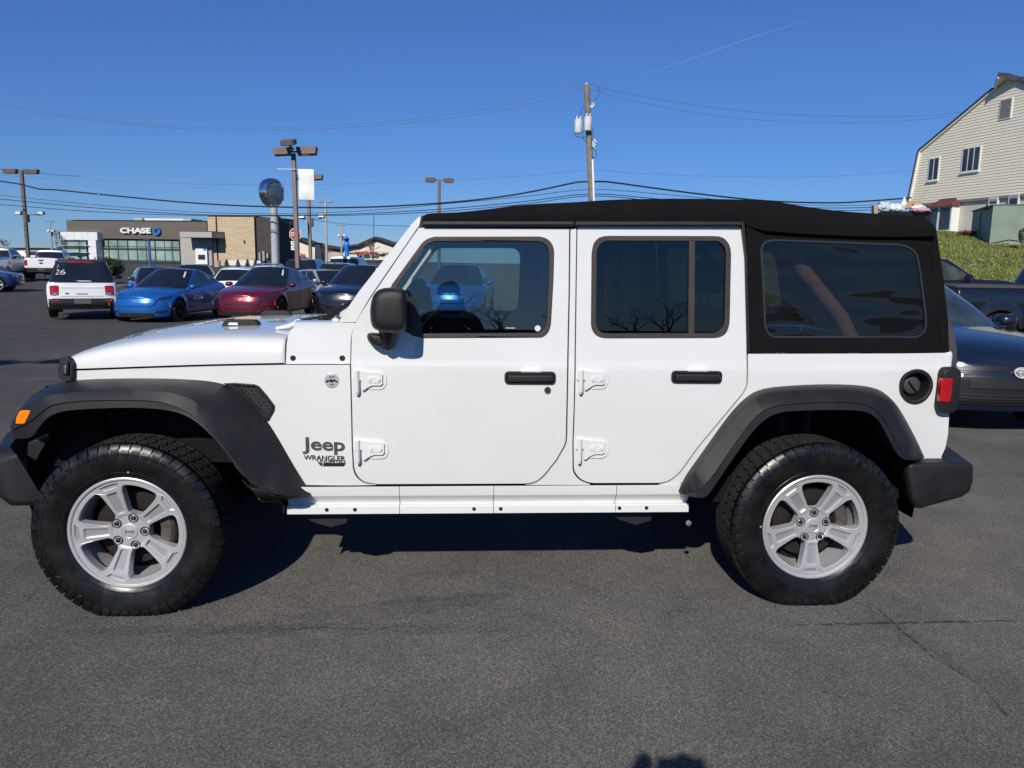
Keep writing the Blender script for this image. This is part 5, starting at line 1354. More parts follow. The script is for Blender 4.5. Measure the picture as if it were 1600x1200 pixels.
EV = dict(W=1.88, nose=2.36, tail=-2.36, wf=1.49, wr=-1.49, rw=.355, sill=.24, zchin=.20, Lf=.80, Lr=.55, nf=2.5, nr=2.6,
    wz=[(.2, .93), (.35, .97), (.6, .985), (.85, 1.0), (1.0, .985), (1.2, .95)], flare=.028,
    xf=[(.18, -.03), (.30, -.005), (.45, .0), (.62, -.015), (.75, -.06), (.86, -.17), (1.0, -.35)], xr=[(.2, .12), (.5, .02), (.8, .0), (1.0, .08), (1.15, .2)],
    top=[(-2.4, .98), (-2.2, 1.10), (-1.8, 1.13), (-1.2, 1.09), (-.2, 1.01), (.6, .985), (1.0, .985), (1.5, .93), (1.9, .86), (2.15, .80), (2.36, .74)], crown=.085, arch_trim=False, spokes=10, spw=(.014, .012), tw=.235, sw_=.095,
    cab=dict(b0=-2.15, b1=1.32, r0=-1.25, r1=.22, wb=.83, wt=.57, roof=[(-2.0, 1.36), (-1.25, 1.505), (-.7, 1.585), (-.3, 1.605), (.1, 1.585), (.4, 1.54)], Lc=.55, nc=2.4, Lq=.55, nq=2.5, bulge=.03, crown=.035,
        ws=(2.10, .03, .99), rw=(.7, .15, .95), sw=[(1.50, 2.02, .06, .93, .0, -.12), (1.06, 1.47, .08, .93, .06, .0), (.72, 1.02, .18, .86, .14, .08)], mir=(.72, 1.06)))
def ev_front(h, paint_, trim=car_trim, sticker=True):
    # shield panel with its raised dark outline, lamps, lower intake, blades
    shield = [(-.60, .655), (-.57, .72), (-.45, .755), (.45, .755), (.57, .72), (.60, .655), (.52, .545), (.40, .515), (-.40, .515), (-.52, .545)]
    k = lambda P, f, g: [(y*f, .635 + (z-.635)*g) for y, z in P]
    p_ = h.f('grille_panel', k(shield, .97, .92), paint_, .018, .02, bevel=.006)
    h.f('grille_outline', k(shield, 1.03, 1.10), satin_black, .008, .02)
    h.f('emblem', [(-.05, .66), (.0, .70), (.075, .705), (.03, .67), (.01, .64)], badge_grey, .024, .008, parent=p_)
    h.f('headlight', [(.60, .70), (.66, .775), (.80, .815), (.90, .835), (.915, .80), (.83, .755), (.72, .70)], dark_lamp, .010, .015, mirror=True)
    h.f('lower_grille', [(-.55, .20), (-.50, .325), (-.45, .335), (.45, .335), (.50, .325), (.55, .20)], car_trim, .012, .02)
    h.f('bumper_blade', [(.46, .33), (.58, .40), (.74, .43), (.84, .425), (.84, .40), (.74, .405), (.60, .375), (.50, .31)], chrome, .012, .012, mirror=True)
    h.f('corner_intake', [(.56, .335), (.64, .365), (.76, .385), (.82, .385), (.80, .35), (.66, .33)], satin_black, .006, .012, mirror=True)
    for x in (.80, -.14, -1.02): h.s('door_gap', [(x, .36), (x - .04, .92), (x - .028, .92), (x + .012, .36)], gap_black, .003, .006)
    h.s('side_marker', [(2.02, .50), (2.05, .62), (2.08, .62), (2.06, .50)], amber, .006, .01)
    h.s('door_handle', [(-.05, .86), (.10, .86), (.10, .885), (-.05, .885)], car_trim, .006, .01)
    h.s('sill_trim', [(-1.05, .25), (-1.05, .30), (1.05, .30), (1.05, .25)], car_trim, .008, .01)
    if sticker: h.g('window_sticker', 1.12, 1.17, .40, .66, sticker_white, off=.010, ns=2, ntt=2); h.g('window_sticker', 2.36, 2.43, .62, .9, sticker_white, off=.010, ns=2, ntt=2)
EV_GROUP = 'electric crossovers nosed out of the parking row'
def ev(label, px, py, D, heading, pnt, roof=car_glass, sticker=True):
    h = make_car('parked_crossover', label, 'car', place(px, py, D, heading, EV['wf'], EV['W']/2 - .1), heading, EV, dict(paint=pnt, roof=roof, rim=dark_rim, wind=car_glass, side_glass=car_glass_light), EV_GROUP)
    ev_front(h, pnt, sticker=sticker); return h
ev('bright blue crossover with closed shield nose beside the white SUV', 277.5, 504, 23.3, -97, paint_blue)
ev('dark red crossover with closed shield nose between blue and black ones', 437, 502, 23.0, -97, paint_red)
ev('black crossover half hidden behind the windshield pillar of the white off-roader', 590, 500, 22.8, -97, paint_navy)
ev('blue crossover seen through the front door glass of the white off-roader', 752, 500, 22.6, -97, paint_blue, sticker=False)

# ---- generic boxy SUV
SUVB = dict(W=1.89, nose=2.19, tail=-2.19, wf=1.30, wr=-1.37, rw=.36, sill=.29, zchin=.29, Lf=.50, Lr=.28, nf=3.0, nr=4.2,
    wz=[(.2, .95), (.45, .985), (.8, 1.0), (1.0, .985), (1.2, .96)], flare=.025,
    xf=[(.3, -.04), (.5, 0), (.9, -.04), (1.1, -.12)], xr=[(.3, .10), (.45, .0), (.7, .01), (.95, .05), (1.15, .09)],
    top=[(-2.2, 1.10), (-1.8, 1.12), (.6, 1.11), (1.1, 1.10), (1.8, 1.05), (2.19, .98)], crown=.04, arch_trim=True, spokes=5, spw=(.05, .035),
    cab=dict(b0=-2.12, b1=1.12, r0=-1.80, r1=.45, wb=.86, wt=.64, roof=[(-1.9, 1.74), (-.8, 1.78), (.3, 1.76), (.6, 1.72)], Lc=.35, nc=3.4, Lq=.22, nq=4.5, bulge=.03, crown=.03,
        ws=(2.2, .04, .95), rw=(.62, .03, .93), sw=[(1.62, 2.08, .06, .90, 0, -.14), (1.28, 1.59, .06, .90, 0, 0), (1.02, 1.25, .10, .88, .03, 0)], mir=(.85, 1.18)))
h = make_car('parked_suv', 'white compact SUV seen from behind with the number 26 written on its rear glass', 'car', place(84.5, 496, 23.5, 113, -1.37, .83), 113, SUVB, dict(paint=paint_white, cabin=car_trim, roof=car_trim, rear_glass=car_glass, mirror=paint_slate))
tl_ = [(.62, .72), (.60, .97), (.64, 1.0), (.82, 1.0), (.85, .95), (.84, .72), (.76, .70)]
h.r('tail_light', tl_, tail_red, .014, .02, mirror=True, bevel=.004); h.r('reversing_lens', [(.66, .72), (.66, .79), (.78, .79), (.78, .72)], head_glass, .020, .01, mirror=True)
h.r('rear_bumper', [(-.95, .285), (-.95, .60), (-.80, .60), (-.78, .615), (.78, .615), (.80, .60), (.95, .60), (.95, .285)], car_trim, .02, .03)
h.r('bumper_reflector', [(.60, .53), (.60, .57), (.78, .57), (.78, .53)], tail_red, .026, .01, mirror=True)
h.r('licence_plate', [(-.22, .46), (-.22, .60), (.22, .60), (.22, .46)], plate_grey, .028, .01)
h.r('tailgate_rib', [(-.56, .93), (-.56, .955), (.56, .955), (.56, .93)], paint_white, .016, .02, bevel=.005)
h.r('tailgate_rib', [(-.56, .68), (-.50, .73), (.50, .73), (.56, .68)], paint_white, .012, .015, bevel=.005)
h.r('tailgate_pull', [(-.16, .745), (-.13, .765), (.13, .765), (.16, .745)], chrome, .020, .01); h.r('oval_badge', [(.40 + .055*math.cos(R(a)), .765 + .022*math.sin(R(a))) for a in range(0, 360, 30)], badge_grey, .016, .01)
chalk_white = pm('chalk_paint', (.5, .52, .52), .8)
def on_glass(h, body_, s0, s1, t0, t1, mat_, name, off=.014, bold=.0):
    vs, fs = text_mesh(body_, 1, 0, bold); x0 = min(v[0] for v in vs); x1 = max(v[0] for v in vs); y0 = min(v[1] for v in vs); y1 = max(v[1] for v in vs)
    out = []
    for x, y, _ in vs:
        s = lerp(s0, s1, (x-x0)/(x1-x0)); t = lerp(t0, t1, (y-y0)/(y1-y0)); p = h.gp(abs(s), t); p.y *= (1 if s > 0 else -1); p.x -= off; out.append(p)
    MB().add(out, fs).build(name, mat_, h.root, merge=False, recalc=False)
on_glass(h, '26', .46, .13, .36, .60, chalk_white, 'painted_number'); on_glass(h, '5', .50, .43, .68, .82, chalk_white, 'painted_number')
h.g('brake_light', -.14, .14, .885, .945, tail_red, off=.012, ns=4, ntt=1)
def sticks(h, t0, lst):
    for a in lst: h.g('window_sticker', *a, sticker_white, off=.012, ns=2, ntt=2)
wp = MB().tube([h.gp(0.001, .06) + Vector((-.03, .05, 0)), h.gp(.10, .12) + Vector((-.03, 0, 0))], .012, 6); wp.build('wiper', car_trim, h.root)

# ---- pickups
PICK = dict(W=2.0, nose=2.95, tail=-2.95, wf=1.95, wr=-1.72, rw=.40, sill=.50, zchin=.42, Lf=.40, Lr=.12, nf=3.4, nr=5,
    wz=[(.3, .95), (.7, .99), (1.0, 1.0), (1.3, .975), (1.5, .95)], flare=.025,
    xf=[(.4, -.05), (.7, 0), (1.0, -.02), (1.25, -.1)], xr=[(.4, .04), (.7, .0), (1.4, .02)],
    top=[(-2.95, 1.40), (-.95, 1.40), (-.9, 1.31), (1.0, 1.30), (1.5, 1.33), (2.3, 1.31), (2.95, 1.18)], crown=.03, arch_trim=False, spokes=6, spw=(.045, .035), tw=.27, sw_=.14,
    cab=dict(b0=-.90, b1=1.62, r0=-.70, r1=.72, wb=.93, wt=.74, roof=[(-.8, 1.92), (0, 1.96), (.7, 1.95), (.9, 1.92)], Lc=.35, nc=3.4, Lq=.14, nq=5, bulge=.03, crown=.03,
        ws=(2.2, .05, .95), rw=(.72, .10, .85), sw=[(1.58, 2.12, .06, .9, 0, -.16), (1.08, 1.54, .06, .9, .02, 0)], mir=(1.05, 1.42)))
PG = 'white pickups parked in front of the bank'
def pick_rear(h, pnt, bed=car_trim):
    h.r('tail_light', [(.80, .92), (.80, 1.28), (.98, 1.28), (.98, .92)], tail_red, .02, .04, mirror=True)
    h.r('rear_bumper', [(-.98, .55), (-.98, .78), (.98, .78), (.98, .55)], dark_metal, .06, .08); h.r('licence_plate', [(-.2, .60), (-.2, .74), (.2, .74), (.2, .60)], plate_grey, .07, .01)
    h.r('tailgate_handle', [(-.14, 1.22), (-.14, 1.30), (.14, 1.30), (.14, 1.22)], car_trim, .02, .02); h.r('oval_badge', [(.12*math.cos(R(a)), 1.08 + .05*math.sin(R(a))) for a in range(0, 360, 30)], badge_dark, .014, .01)
    MB().prism([(-2.88, -.86, 1.42), (-.98, -.86, 1.42), (-.98, .86, 1.42), (-2.88, .86, 1.42)], (0, 0, 0), (0, 0, .04)).build('bed_cover', bed, h.root, bevel=.01)
h = make_car('pickup_truck', 'white crew cab pickup showing its tailgate, right of the other white pickup', 'truck', place(42, 437, 50, 103, -2.9, .9), 103, PICK, dict(paint=paint_white, rim=silver), PG); pick_rear(h, paint_white)
h = make_car('pickup_truck', 'white pickup cut off by the left picture edge, beside the lamp post', 'truck', place(1, 437.5, 47, 100, -2.9, -.98), 100, PICK, dict(paint=paint_white, rim=silver), PG); pick_rear(h, paint_white)
# ---- second row behind the crossovers
def suv_at(label, px, D, heading, pnt, nm='parked_suv', sp=SUVB, lights=True, group='cars in the second row of the lot', dz=0.0, **k):
    q = atD(px, 440, D); h = make_car(nm, label, 'car', (q.x, q.y, ground_h(q.x, q.y) + dz), heading, sp, dict(paint=pnt, rim=silver, **k), group)
    if lights:
        h.r('tail_light', tl_, tail_red, .014, .02, mirror=True); h.f('headlight', [(.50, .80), (.50, .92), (.84, .94), (.86, .84)], head_glass, .01, .02, mirror=True)
        h.f('grille', [(-.46, .56), (-.46, .90), (.46, .90), (.46, .56)], car_trim, .01, .02); h.r('licence_plate', [(-.2, .6), (-.2, .72), (.2, .72), (.2, .6)], plate_grey, .02, .01)
        for x in (.75, -.15): h.s('door_gap', [(x, .42), (x, .98), (x + .012, .98), (x + .012, .42)], gap_black, .003, .006)
    return h
CUV = dict(SUVB, top=[(-2.2, 1.02), (-1.8, 1.05), (.6, 1.02), (1.1, 1.0), (1.8, .9), (2.19, .78)],
    cab=dict(SUVB['cab'], r0=-1.55, r1=.25, b1=1.25, roof=[(-1.9, 1.5), (-1.5, 1.56), (-.6, 1.62), (.2, 1.60), (.5, 1.55)], wt=.60))
def aerial(h, x=-1.3): p = h.gp(1.0, 1.0); MB().tube([(x, 0, p.z + .03), (x - .05, 0, p.z + .22)], [.03, .008], 6).build('aerial', car_trim, h.root)
q = place(-3, 456, 38.5, 14, 1.30, -.9)
h = make_car('parked_hatchback', 'blue car at the left picture edge, only its nose and front wheel showing', 'car', q, 14, CUV, dict(paint=paint('car_paint_deep_blue', (.006, .03, .14), .3, .3), rim=silver))
h.f('headlight', [(.50, .72), (.50, .82), (.84, .84), (.86, .76)], head_glass, .01, .02, mirror=True)
aerial(suv_at('slate blue SUV with a roof aerial parked behind the bright blue crossover', 247, 29.5, -64, paint_slate, sp=CUV))
suv_at('dark blue low-roofed car parked beyond the slate blue SUV', 305, 36, -75, paint_navy, nm='parked_hatchback', sp=CUV)
aerial(suv_at('white hatchback with dark rear glass between the blue and red crossovers', 379, 33, 96, paint_white, nm='parked_hatchback', sp=CUV), -.9)
suv_at('white hatchback half hidden behind the dark red crossover', 424, 38, 96, paint_white, nm='parked_hatchback', sp=CUV)
suv_at('maroon SUV with roof rails in front of the round sign', 424, 43, 95, paint_maroon, sp=CUV)
suv_at('black SUV with red tail lights behind the three-headed lamp post', 483, 40, 88, paint_black, sp=SUVB, dz=.15)
suv_at('silver crossover with black roof parked behind the dark red crossover', 513, 31, -52, paint_silver, nm='parked_crossover', sp=CUV, roof=car_glass)
suv_at('black boxy SUV seen from behind in front of the white van', 534, 39, 88, paint_black, sp=SUVB)
VAN = dict(SUVB, W=2.0, top=[(-2.2, 1.25), (1.1, 1.22), (1.8, 1.12), (2.19, 1.0)], wz=[(.2, .95), (.8, 1.0), (1.3, .97)], cab=dict(SUVB['cab'], roof=[(-2, 2.0), (.6, 1.98)], wt=.76, wb=.92, r0=-1.98, rw=(.7, .06, .85)))
suv_at('white van with a dark rear window behind the black boxy SUV', 549, 46, 86, paint_white, nm='parked_van', sp=VAN)

# ---- right-hand side: sedan nose, black pickups
SED = dict(W=1.79, nose=2.32, tail=-2.32, wf=1.38, wr=-1.32, rw=.32, sill=.22, zchin=.245, Lf=.70, Lr=.5, nf=2.4, nr=2.8,
    wz=[(.15, .95), (.4, .985), (.7, 1.0), (.9, .97), (1.1, .93)], flare=.02,
    xf=[(.15, -.06), (.35, 0), (.55, -.01), (.68, -.05), (.78, -.16), (.95, -.32)], xr=[(.2, .08), (.6, 0), (.95, .06)],
    top=[(-2.3, .98), (-1.6, 1.04), (-.6, .94), (.5, .90), (1.0, .895), (1.5, .85), (1.9, .79), (2.15, .72), (2.32, .67)], crown=.075, spokes=5, tw=.2,
    cab=dict(b0=-1.75, b1=1.18, r0=-.95, r1=.12, wb=.78, wt=.55, roof=[(-1.2, 1.36), (-.7, 1.42), (-.1, 1.435), (.3, 1.40)], Lc=.50, nc=2.5, Lq=.5, nq=2.6, bulge=.03, crown=.03,
        ws=(2.12, .03, .97), rw=(.7, .1, .95), sw=[(1.5, 2.0, .06, .92, 0, -.10), (1.08, 1.47, .06, .92, .05, 0)], mir=(.60, .98)))
pE = atZ(1597, 574, .66)
HS = -93
fxx = 2.30
locS = (pE.x - fxx*math.cos(R(HS)), pE.y - fxx*math.sin(R(HS)), .0)
h = make_car('parked_sedan', 'dark steel blue sedan facing the camera at the right picture edge', 'car', locS, HS, SED, dict(paint=paint_steel, wind=car_glass_light, rim=silver))
h.f('grille', [(-.62, .30), (-.70, .37), (-.50, .56), (-.42, .575), (.42, .575), (.50, .56), (.70, .37), (.62, .30)], satin_black, .008, .02)
for z in (.33, .36, .39): h.f('grille_slat', [(-.58, z), (-.58, z+.012), (.58, z+.012), (.58, z)], car_trim, .016, .01)
h.f('upper_grille', [(-.55, .615), (-.60, .64), (-.3, .665), (.3, .665), (.60, .64), (.55, .615)], satin_black, .008, .02)
h.f('grille_crossbar', [(-.46, .455), (-.44, .535), (.44, .535), (.46, .455)], car_trim, .018, .015, bevel=.004)
h.f('bumper_fin', [(.50, .56), (.50, .585), (.72, .56), (.86, .53), (.84, .44), (.74, .40)], paint_silver, .014, .012, mirror=True)
h.f('headlight', [(.42, .655), (.50, .69), (.72, .735), (.84, .74), (.85, .70), (.72, .66), (.55, .64)], head_glass, .012, .015, mirror=True)
h.f('fog_lamp', [(.70, .27), (.72, .33), (.80, .33), (.82, .28)], head_glass, .012, .01, mirror=True)
emblem_silver = pm('emblem_silver', (.72, .73, .74), .35, metal=.35)
em = h.f('emblem', [(.075*math.cos(R(a)), .61 + .05*math.sin(R(a))) for a in range(0, 360, 15)], emblem_silver, .026, .012, holes=[[(.064*math.cos(R(a)), .61 + .040*math.sin(R(a))) for a in range(0, 360, 15)]])
h.f('emblem_ring', [(.024*math.cos(R(a)), .605 + .040*math.sin(R(a))) for a in range(0, 360, 20)], emblem_silver, .026, .01, parent=em, holes=[[(.015*math.cos(R(a)), .605 + .031*math.sin(R(a))) for a in range(0, 360, 20)]])
h.f('emblem_ring', [(.060*math.cos(R(a)), .628 + .018*math.sin(R(a))) for a in range(0, 360, 20)], emblem_silver, .025, .01, parent=em, holes=[[(.050*math.cos(R(a)), .628 + .010*math.sin(R(a))) for a in range(0, 360, 20)]])
h.f('emblem_back', [(.066*math.cos(R(a)), .61 + .044*math.sin(R(a))) for a in range(0, 360, 15)], pm('emblem_grey', (.16, .17, .18), .5), .016, .01, parent=em)
wps = MB().tube([h.gp(2.35, .0) + Vector((.02, 0, .015)), h.gp(2.9, .01) + Vector((.03, -.1, .02))], .012, 6); wps.build('wiper', car_trim, h.root)
RG = 'black pickups parked across the foot of the grass bank'
NP = dict(PICK, W=1.9, wr=-2.0, top=[(-2.95, 1.26), (-.55, 1.26), (-.5, 1.2), (1.0, 1.18), (1.5, 1.2), (2.3, 1.18), (2.95, 1.05)], arch_trim=True, cab=dict(PICK['cab'], b0=-.5, r0=-.35, roof=[(-.8, 1.75), (0, 1.79), (.9, 1.76)]))
q = atD(1493, 449, 15); h = make_car('pickup_truck', 'black pickup with a flat bed cover parked behind the steel blue sedan', 'truck', (q.x + 2.95, q.y + .9, -.06), 0, NP, dict(paint=paint_black), RG)
MB().prism([(-2.93, -.90, 1.262), (-.52, -.90, 1.262), (-.52, .90, 1.262), (-2.93, .90, 1.262)], (0, 0, 0), (0, 0, .055)).build('bed_cover', pm('tonneau', (.06, .06, .062), .7, var=.1), h.root, bevel=.012)
h.s('bed_gap', [(-1.36, .55), (-1.36, 1.25), (-1.34, 1.25), (-1.34, .55)], gap_black, .004, .01)
q = atD(1598, 441, 23); h = make_car('pickup_truck', 'black pickup with side mirror and door glass showing, nearest the grass bank', 'truck', (q.x - 2.9, q.y + .9, -.05), 0, PICK, dict(paint=paint_black, side_glass=pm('green_reflecting_glass', (.045, .06, .045), .05, spec=.7, var=.5, vs=3)), RG)
# ------------------------------------------------------------------ the bank across the road
HX = Vector((R2.x, R2.y, 0)).normalized(); HN = Vector((FW.x, FW.y, 0)).normalized()
class Face:
    """an upright wall plane through two picture points"""
    def __init__(s, a, Da, b, Db):
        A, B = atD(*a, Da), atD(*b, Db); s.A = Vector((A.x, A.y, 0)); s.u = Vector((B.x-A.x, B.y-A.y, 0)).normalized(); s.n = Vector((s.u.y, -s.u.x, 0))
        if s.n.dot(CAMP - s.A) < 0: s.n = -s.n
        s.rz = math.atan2(s.u.y, s.u.x)
    def uz(s, px, py, off=0.0):
        p = onP(px, py, s.A + s.n*off, s.n); return ((p - s.A).dot(s.u), p.z)
    def P(s, u, z, off=0.0): return s.A + s.u*u + s.n*off + Vector((0, 0, z))
    def loc(s, u=0): q = s.A + s.u*u; return (q.x, q.y, 0)
def local(root, p):
    return root.matrix_world.inverted() @ p
def face_box(mb, F, u0, u1, z0, z1, o0, o1, org, mi=0):
    P = [F.P(u, z, o) - org for o in (o0, o1) for u, z in ((u0, z0), (u1, z0), (u1, z1), (u0, z1))]
    return mb.add(P, [(0,1,2,3), (7,6,5,4), (0,4,5,1), (1,5,6,2), (2,6,7,3), (3,7,4,0)], mi)
BF = Face((104, 411), 101, (402, 414), 96.2)
bz = .45; bo_ = Vector(BF.loc()); bo_.z = bz
bank = thing('bank_building', 'brown bank with glass front, white entrance frame and pale stone tower', 'building', bo_)
def b8(x, y): return (80 + x/4.571, 320 + y/4.571)
def bbox(x0, y0, x1, y1, o0, o1, mb=None, ground=False):
    u0, z1 = BF.uz(*b8(x0, y0), o0); u1, z0 = BF.uz(*b8(x1, y1), o0)
    if ground: z0 = bz
    return face_box(mb or MB(), BF, u0, u1, z0, z1, o0, o1, bo_)
bbox(107, 112, 1115, 250, 0, -14, ground=False).build('upper_wall', brown_siding, bank)
bbox(104, 107, 1118, 114, .15, -14.1).build('roof_edge', roof_dark, bank)
bbox(600, 96, 990, 122, -6, -9).build('roof_screen', white_panel, bank); bbox(590, 92, 650, 120, -5.5, -6).build('roof_screen', grey_pole, bank); bbox(940, 98, 1000, 122, -5.5, -6).build('roof_screen', grey_pole, bank)
bbox(330, 250, 925, 440, -.35, -13, ground=True).build('glass_wall', bank_glass, bank)
fm = MB()
for x in (345, 372, 412, 478, 548, 615, 680, 745, 812, 868, 918): bbox(x - 3, 250, x + 3, 440, -.30, -.5, fm, True)
for y in (253, 300, 312, 398): bbox(335, y - 2, 922, y + 2, -.32, -.5, fm)
fm.build('window_frame', roof_dark, bank, merge=False)
bbox(335, 312, 922, 330, -.33, -.5).build('spandrel', dark_glass, bank); bbox(335, 398, 922, 440, -.33, -.5, ground=True).build('lower_pane', dark_glass, bank)
for x0, x1 in ((540, 556), (735, 752), (855, 865)): bbox(x0, 254, x1, 398, -.325, -.5).build('dark_pane', dark_glass, bank)
ef = MB(); bbox(65, 193, 330, 252, .9, -1, ef); bbox(262, 252, 330, 440, .9, -1, ef, True); ef.build('entrance_frame', white_panel, bank, merge=False)
for x in (110, 163, 215, 262): bbox(x - 1, 194, x + 1, 251, .91, .8).build('panel_joint', grey_pole, bank)
for y in (252, 300, 350): bbox(264, y - 1, 328, y + 1, .91, .8).build('panel_joint', grey_pole, bank)
bbox(78, 252, 262, 440, .5, -1, ground=True).build('entrance_glass', bank_glass, bank)
for x in (108, 205, 258): bbox(x - 12, 252, x + 6, 440, .52, .4, ground=True).build('dark_pane', dark_glass, bank)
for y in (291, 341): bbox(62, y - 3, 264, y + 2, 1.2, .4).build('sun_fin', white_panel, bank)
bbox(920, 236, 1150, 440, .7, -8, ground=True).build('machine_wall', sage_wall, bank)
bbox(917, 190, 1147, 234, 3.0, -8).build('canopy', sage_wall, bank); bbox(915, 186, 1149, 191, 3.05, -8).build('canopy_edge', roof_dark, bank)
bbox(1028, 300, 1116, 425, 1.0, .6).build('cash_machine', sign_white, bank)
bbox(1028, 300, 1116, 306, 1.04, .6).build('machine_trim', sign_blue, bank); bbox(1112, 300, 1117, 425, 1.03, .6).build('machine_trim', sign_blue, bank); bbox(1048, 356, 1100, 392, 1.03, .6).build('machine_screen', dark_glass, bank); bbox(1085, 312, 1108, 326, 1.03, .6).build('machine_logo', sign_blue, bank)
bbox(1115, 80, 1460, 445, .25, -5, ground=True).build('stone_tower', stone_wall, bank)
u0, z1 = BF.uz(*b8(1460, 84), .25); face_box(MB(), BF, u0, u0 + 3.0, bz, z1 - .1, .15, -5.2, bo_).build('side_wall', shade_dark, bank)  # tower's side away from the sun, shade put into its dark colour
bbox(1113, 78, 1462, 83, .35, -5).build('roof_edge', stone_wall, bank)
bbox(1174, 78, 1186, 415, .5, .2).build('downpipe', roof_dark, bank)
for x in (1235, 1376): bbox(x - 4, 254, x + 4, 272, .5, .2).build('wall_light', roof_dark, bank)
def bank_text(body_, x0, y0, x1, y1, mat_, off=.35):
    u0, z1 = BF.uz(*b8(x0, y0), off); u1, z0 = BF.uz(*b8(x1, y1), off)
    return fit_text(body_, BF.P(u0, z0, .02) - bo_, BF.u, (0, 0, 1), u1-u0, z1-z0, -off if False else off, .035).build('sign_lettering', mat_, bank, angle=30)
bank_text('CHASE', 490, 163, 712, 205, sign_white, .3)
u0, z1 = BF.uz(*b8(718, 158), .3); u1, z0 = BF.uz(*b8(785, 216), .3); cu_, cz_, r_ = (u0+u1)/2, (z0+z1)/2, (z1-z0)/2
lg = MB()
for k in range(4):
    a = R(90*k); ca, sa = math.cos(a), math.sin(a)
    q = [(-.42, .42), (-.42, 1.0), (.42, 1.0), (.98, .44), (.30, .44)] if True else []
    lg.prism([BF.P(cu_ + r_*(x*ca - z*sa), cz_ + r_*(x*sa + z*ca), .02) - bo_ for x, z in [(-.40, .40), (-.40, 1.0), (.40, 1.0), (.93, .47), (.33, .47)]], (0, 0, 0), BF.n*.3)
lg.build('octagon_logo', sign_blue, bank, merge=False)
mt = MB(); 
for x0, y0, x1, y1 in ((1480, 340, 1495, 395), (1505, 330, 1525, 400), (1535, 345, 1550, 380)): bbox(x0, y0, x1, y1, .6, .1, mt)
mt.build('meter_box', galv, bank, merge=False)
# things in front of the bank
def upbox(name, mat_, px0, py0, px1, py1, D, depth, label, cat, group=None, bevel=.02):
    a = atD(px0, py1, D); b = atD(px1, py0, D); c = (a + b)/2; w = (b - a).dot(HX)
    zb = a.z
    o = MB().box((0, 0, (b.z - zb)/2), (w, depth, b.z - zb)).build(name, mat_, None, bevel=bevel); o.location = (c.x, c.y, zb); o.rotation_euler = (0, 0, math.atan2(HX.y, HX.x)); return tag(o, label, cat, group)
pl = MB().lathe([(.0001, 0), (.34, 0), (.36, .5), (.36, .72), (.31, .72), (.28, .6), (.0001, .6)], (0, 0, 0), 'Z', 24).build('planter', concrete, angle=40); q = atD(340, 417, 88); pl.location = q; tag(pl, 'round pale concrete planter in front of the stone tower', 'planter')
upbox('retaining_wall', kerb_m, 192, 418, 234, 427, 86, .4, 'low pale wall along the planting bed in front of the bank glass', 'wall')
upbox('retaining_wall', white_panel, 357, 407.5, 408, 414, 92, .3, 'low white wall under the stone tower behind the clipped cone shrubs', 'wall')
def leafy(mb, c, r, n, ls, rnd, mi=0, squash=1.0, shell=.55):
    c = Vector(c)
    for _ in range(n):
        d = Vector((rnd.gauss(0, 1), rnd.gauss(0, 1), rnd.gauss(0, 1))).normalized()
        rr = rnd.uniform(shell, 1.0)**.6 * (1 + .18*noise.noise(d*2.3 + c)); p = c + Vector((d.x*r[0], d.y*r[1], d.z*r[2]*squash))*rr
        u = Vector((rnd.gauss(0, 1), rnd.gauss(0, 1), rnd.gauss(0, 1))).normalized(); v = u.cross(d + u*.1).normalized(); s = ls*rnd.uniform(.6, 1.3)
        mb.add([p - u*s, p + v*s*.55, p + u*s, p - v*s*.55], [(0, 1, 2, 3)], mi)
rnd = random.Random(21)
for k, (px, D) in enumerate(((354.5, 90), (372, 90), (387, 90), (399.5, 90))):
    q = atD(px, 417, D); root = thing('cone_shrub', ['first', 'second', 'third', 'fourth'][k] + ' clipped cone shrub from the left under the pale stone tower', 'shrub', q, 0, 'cone shrubs under the stone tower')
    f = MB()
    for i in range(5): leafy(f, (0, 0, .12 + .16*i), (.34 - .06*i, .34 - .06*i, .14), 90, .07, rnd)
    f.build('foliage', leaves_m, root, merge=False, recalc=False); MB().tube([(0, 0, -.05), (0, 0, .5)], .05, 6).build('stem', bark, root)
# planting island with shrubs
isl = atD(155, 437, 46); iz = ground_h(isl.x, isl.y)
io = thing('planting_island', 'kerbed planting island with brown mulch behind the white SUV', 'planting bed', (isl.x, isl.y, iz), math.atan2(HX.y, HX.x))
el = lambda rx, ry, z, n=40: [Vector((rx*math.cos(2*math.pi*i/n), ry*math.sin(2*math.pi*i/n), z)) for i in range(n)]
MB().loft([el(2.3, 3.4, -.1), el(2.3, 3.4, .13), el(2.25, 3.35, .15), el(2.12, 3.2, .15), el(2.10, 3.18, .10)], closed=True).build('kerb', kerb_m, io)
MB().loft([el(2.11, 3.19, .10), el(1.5, 2.3, .2), el(.7, 1.1, .26), el(.01, .01, .28)], closed=True).build('mulch_bed', mulch, io)
def shrub(label, px, py, D, rx, rz, n, ls, mat_, cat='shrub'):
    q = atD(px, py, D); root = thing('round_shrub', label, cat, q); f = MB(); rnd_ = random.Random(int(px))
    leafy(f, (0, 0, rz*.95), (rx, rx*.9, rz), n, ls, rnd_, shell=.35)
    for k in range(7):
        a = rnd_.uniform(0, 6.28); leafy(f, (rx*.62*math.cos(a), rx*.55*math.sin(a), rz*rnd_.uniform(.5, 1.4)), (rx*.5, rx*.5, rz*.5), n//6, ls, rnd_, shell=.4)
    f.build('foliage', mat_, root, merge=False, recalc=False)
    s = MB()
    for k in range(5): a = k*1.3; s.tube([(.05*math.cos(a), .05*math.sin(a), -.1), (rx*.4*math.cos(a), rx*.4*math.sin(a), rz)], [.04, .015], 6)
    s.build('stem', bark, root, merge=False); return root
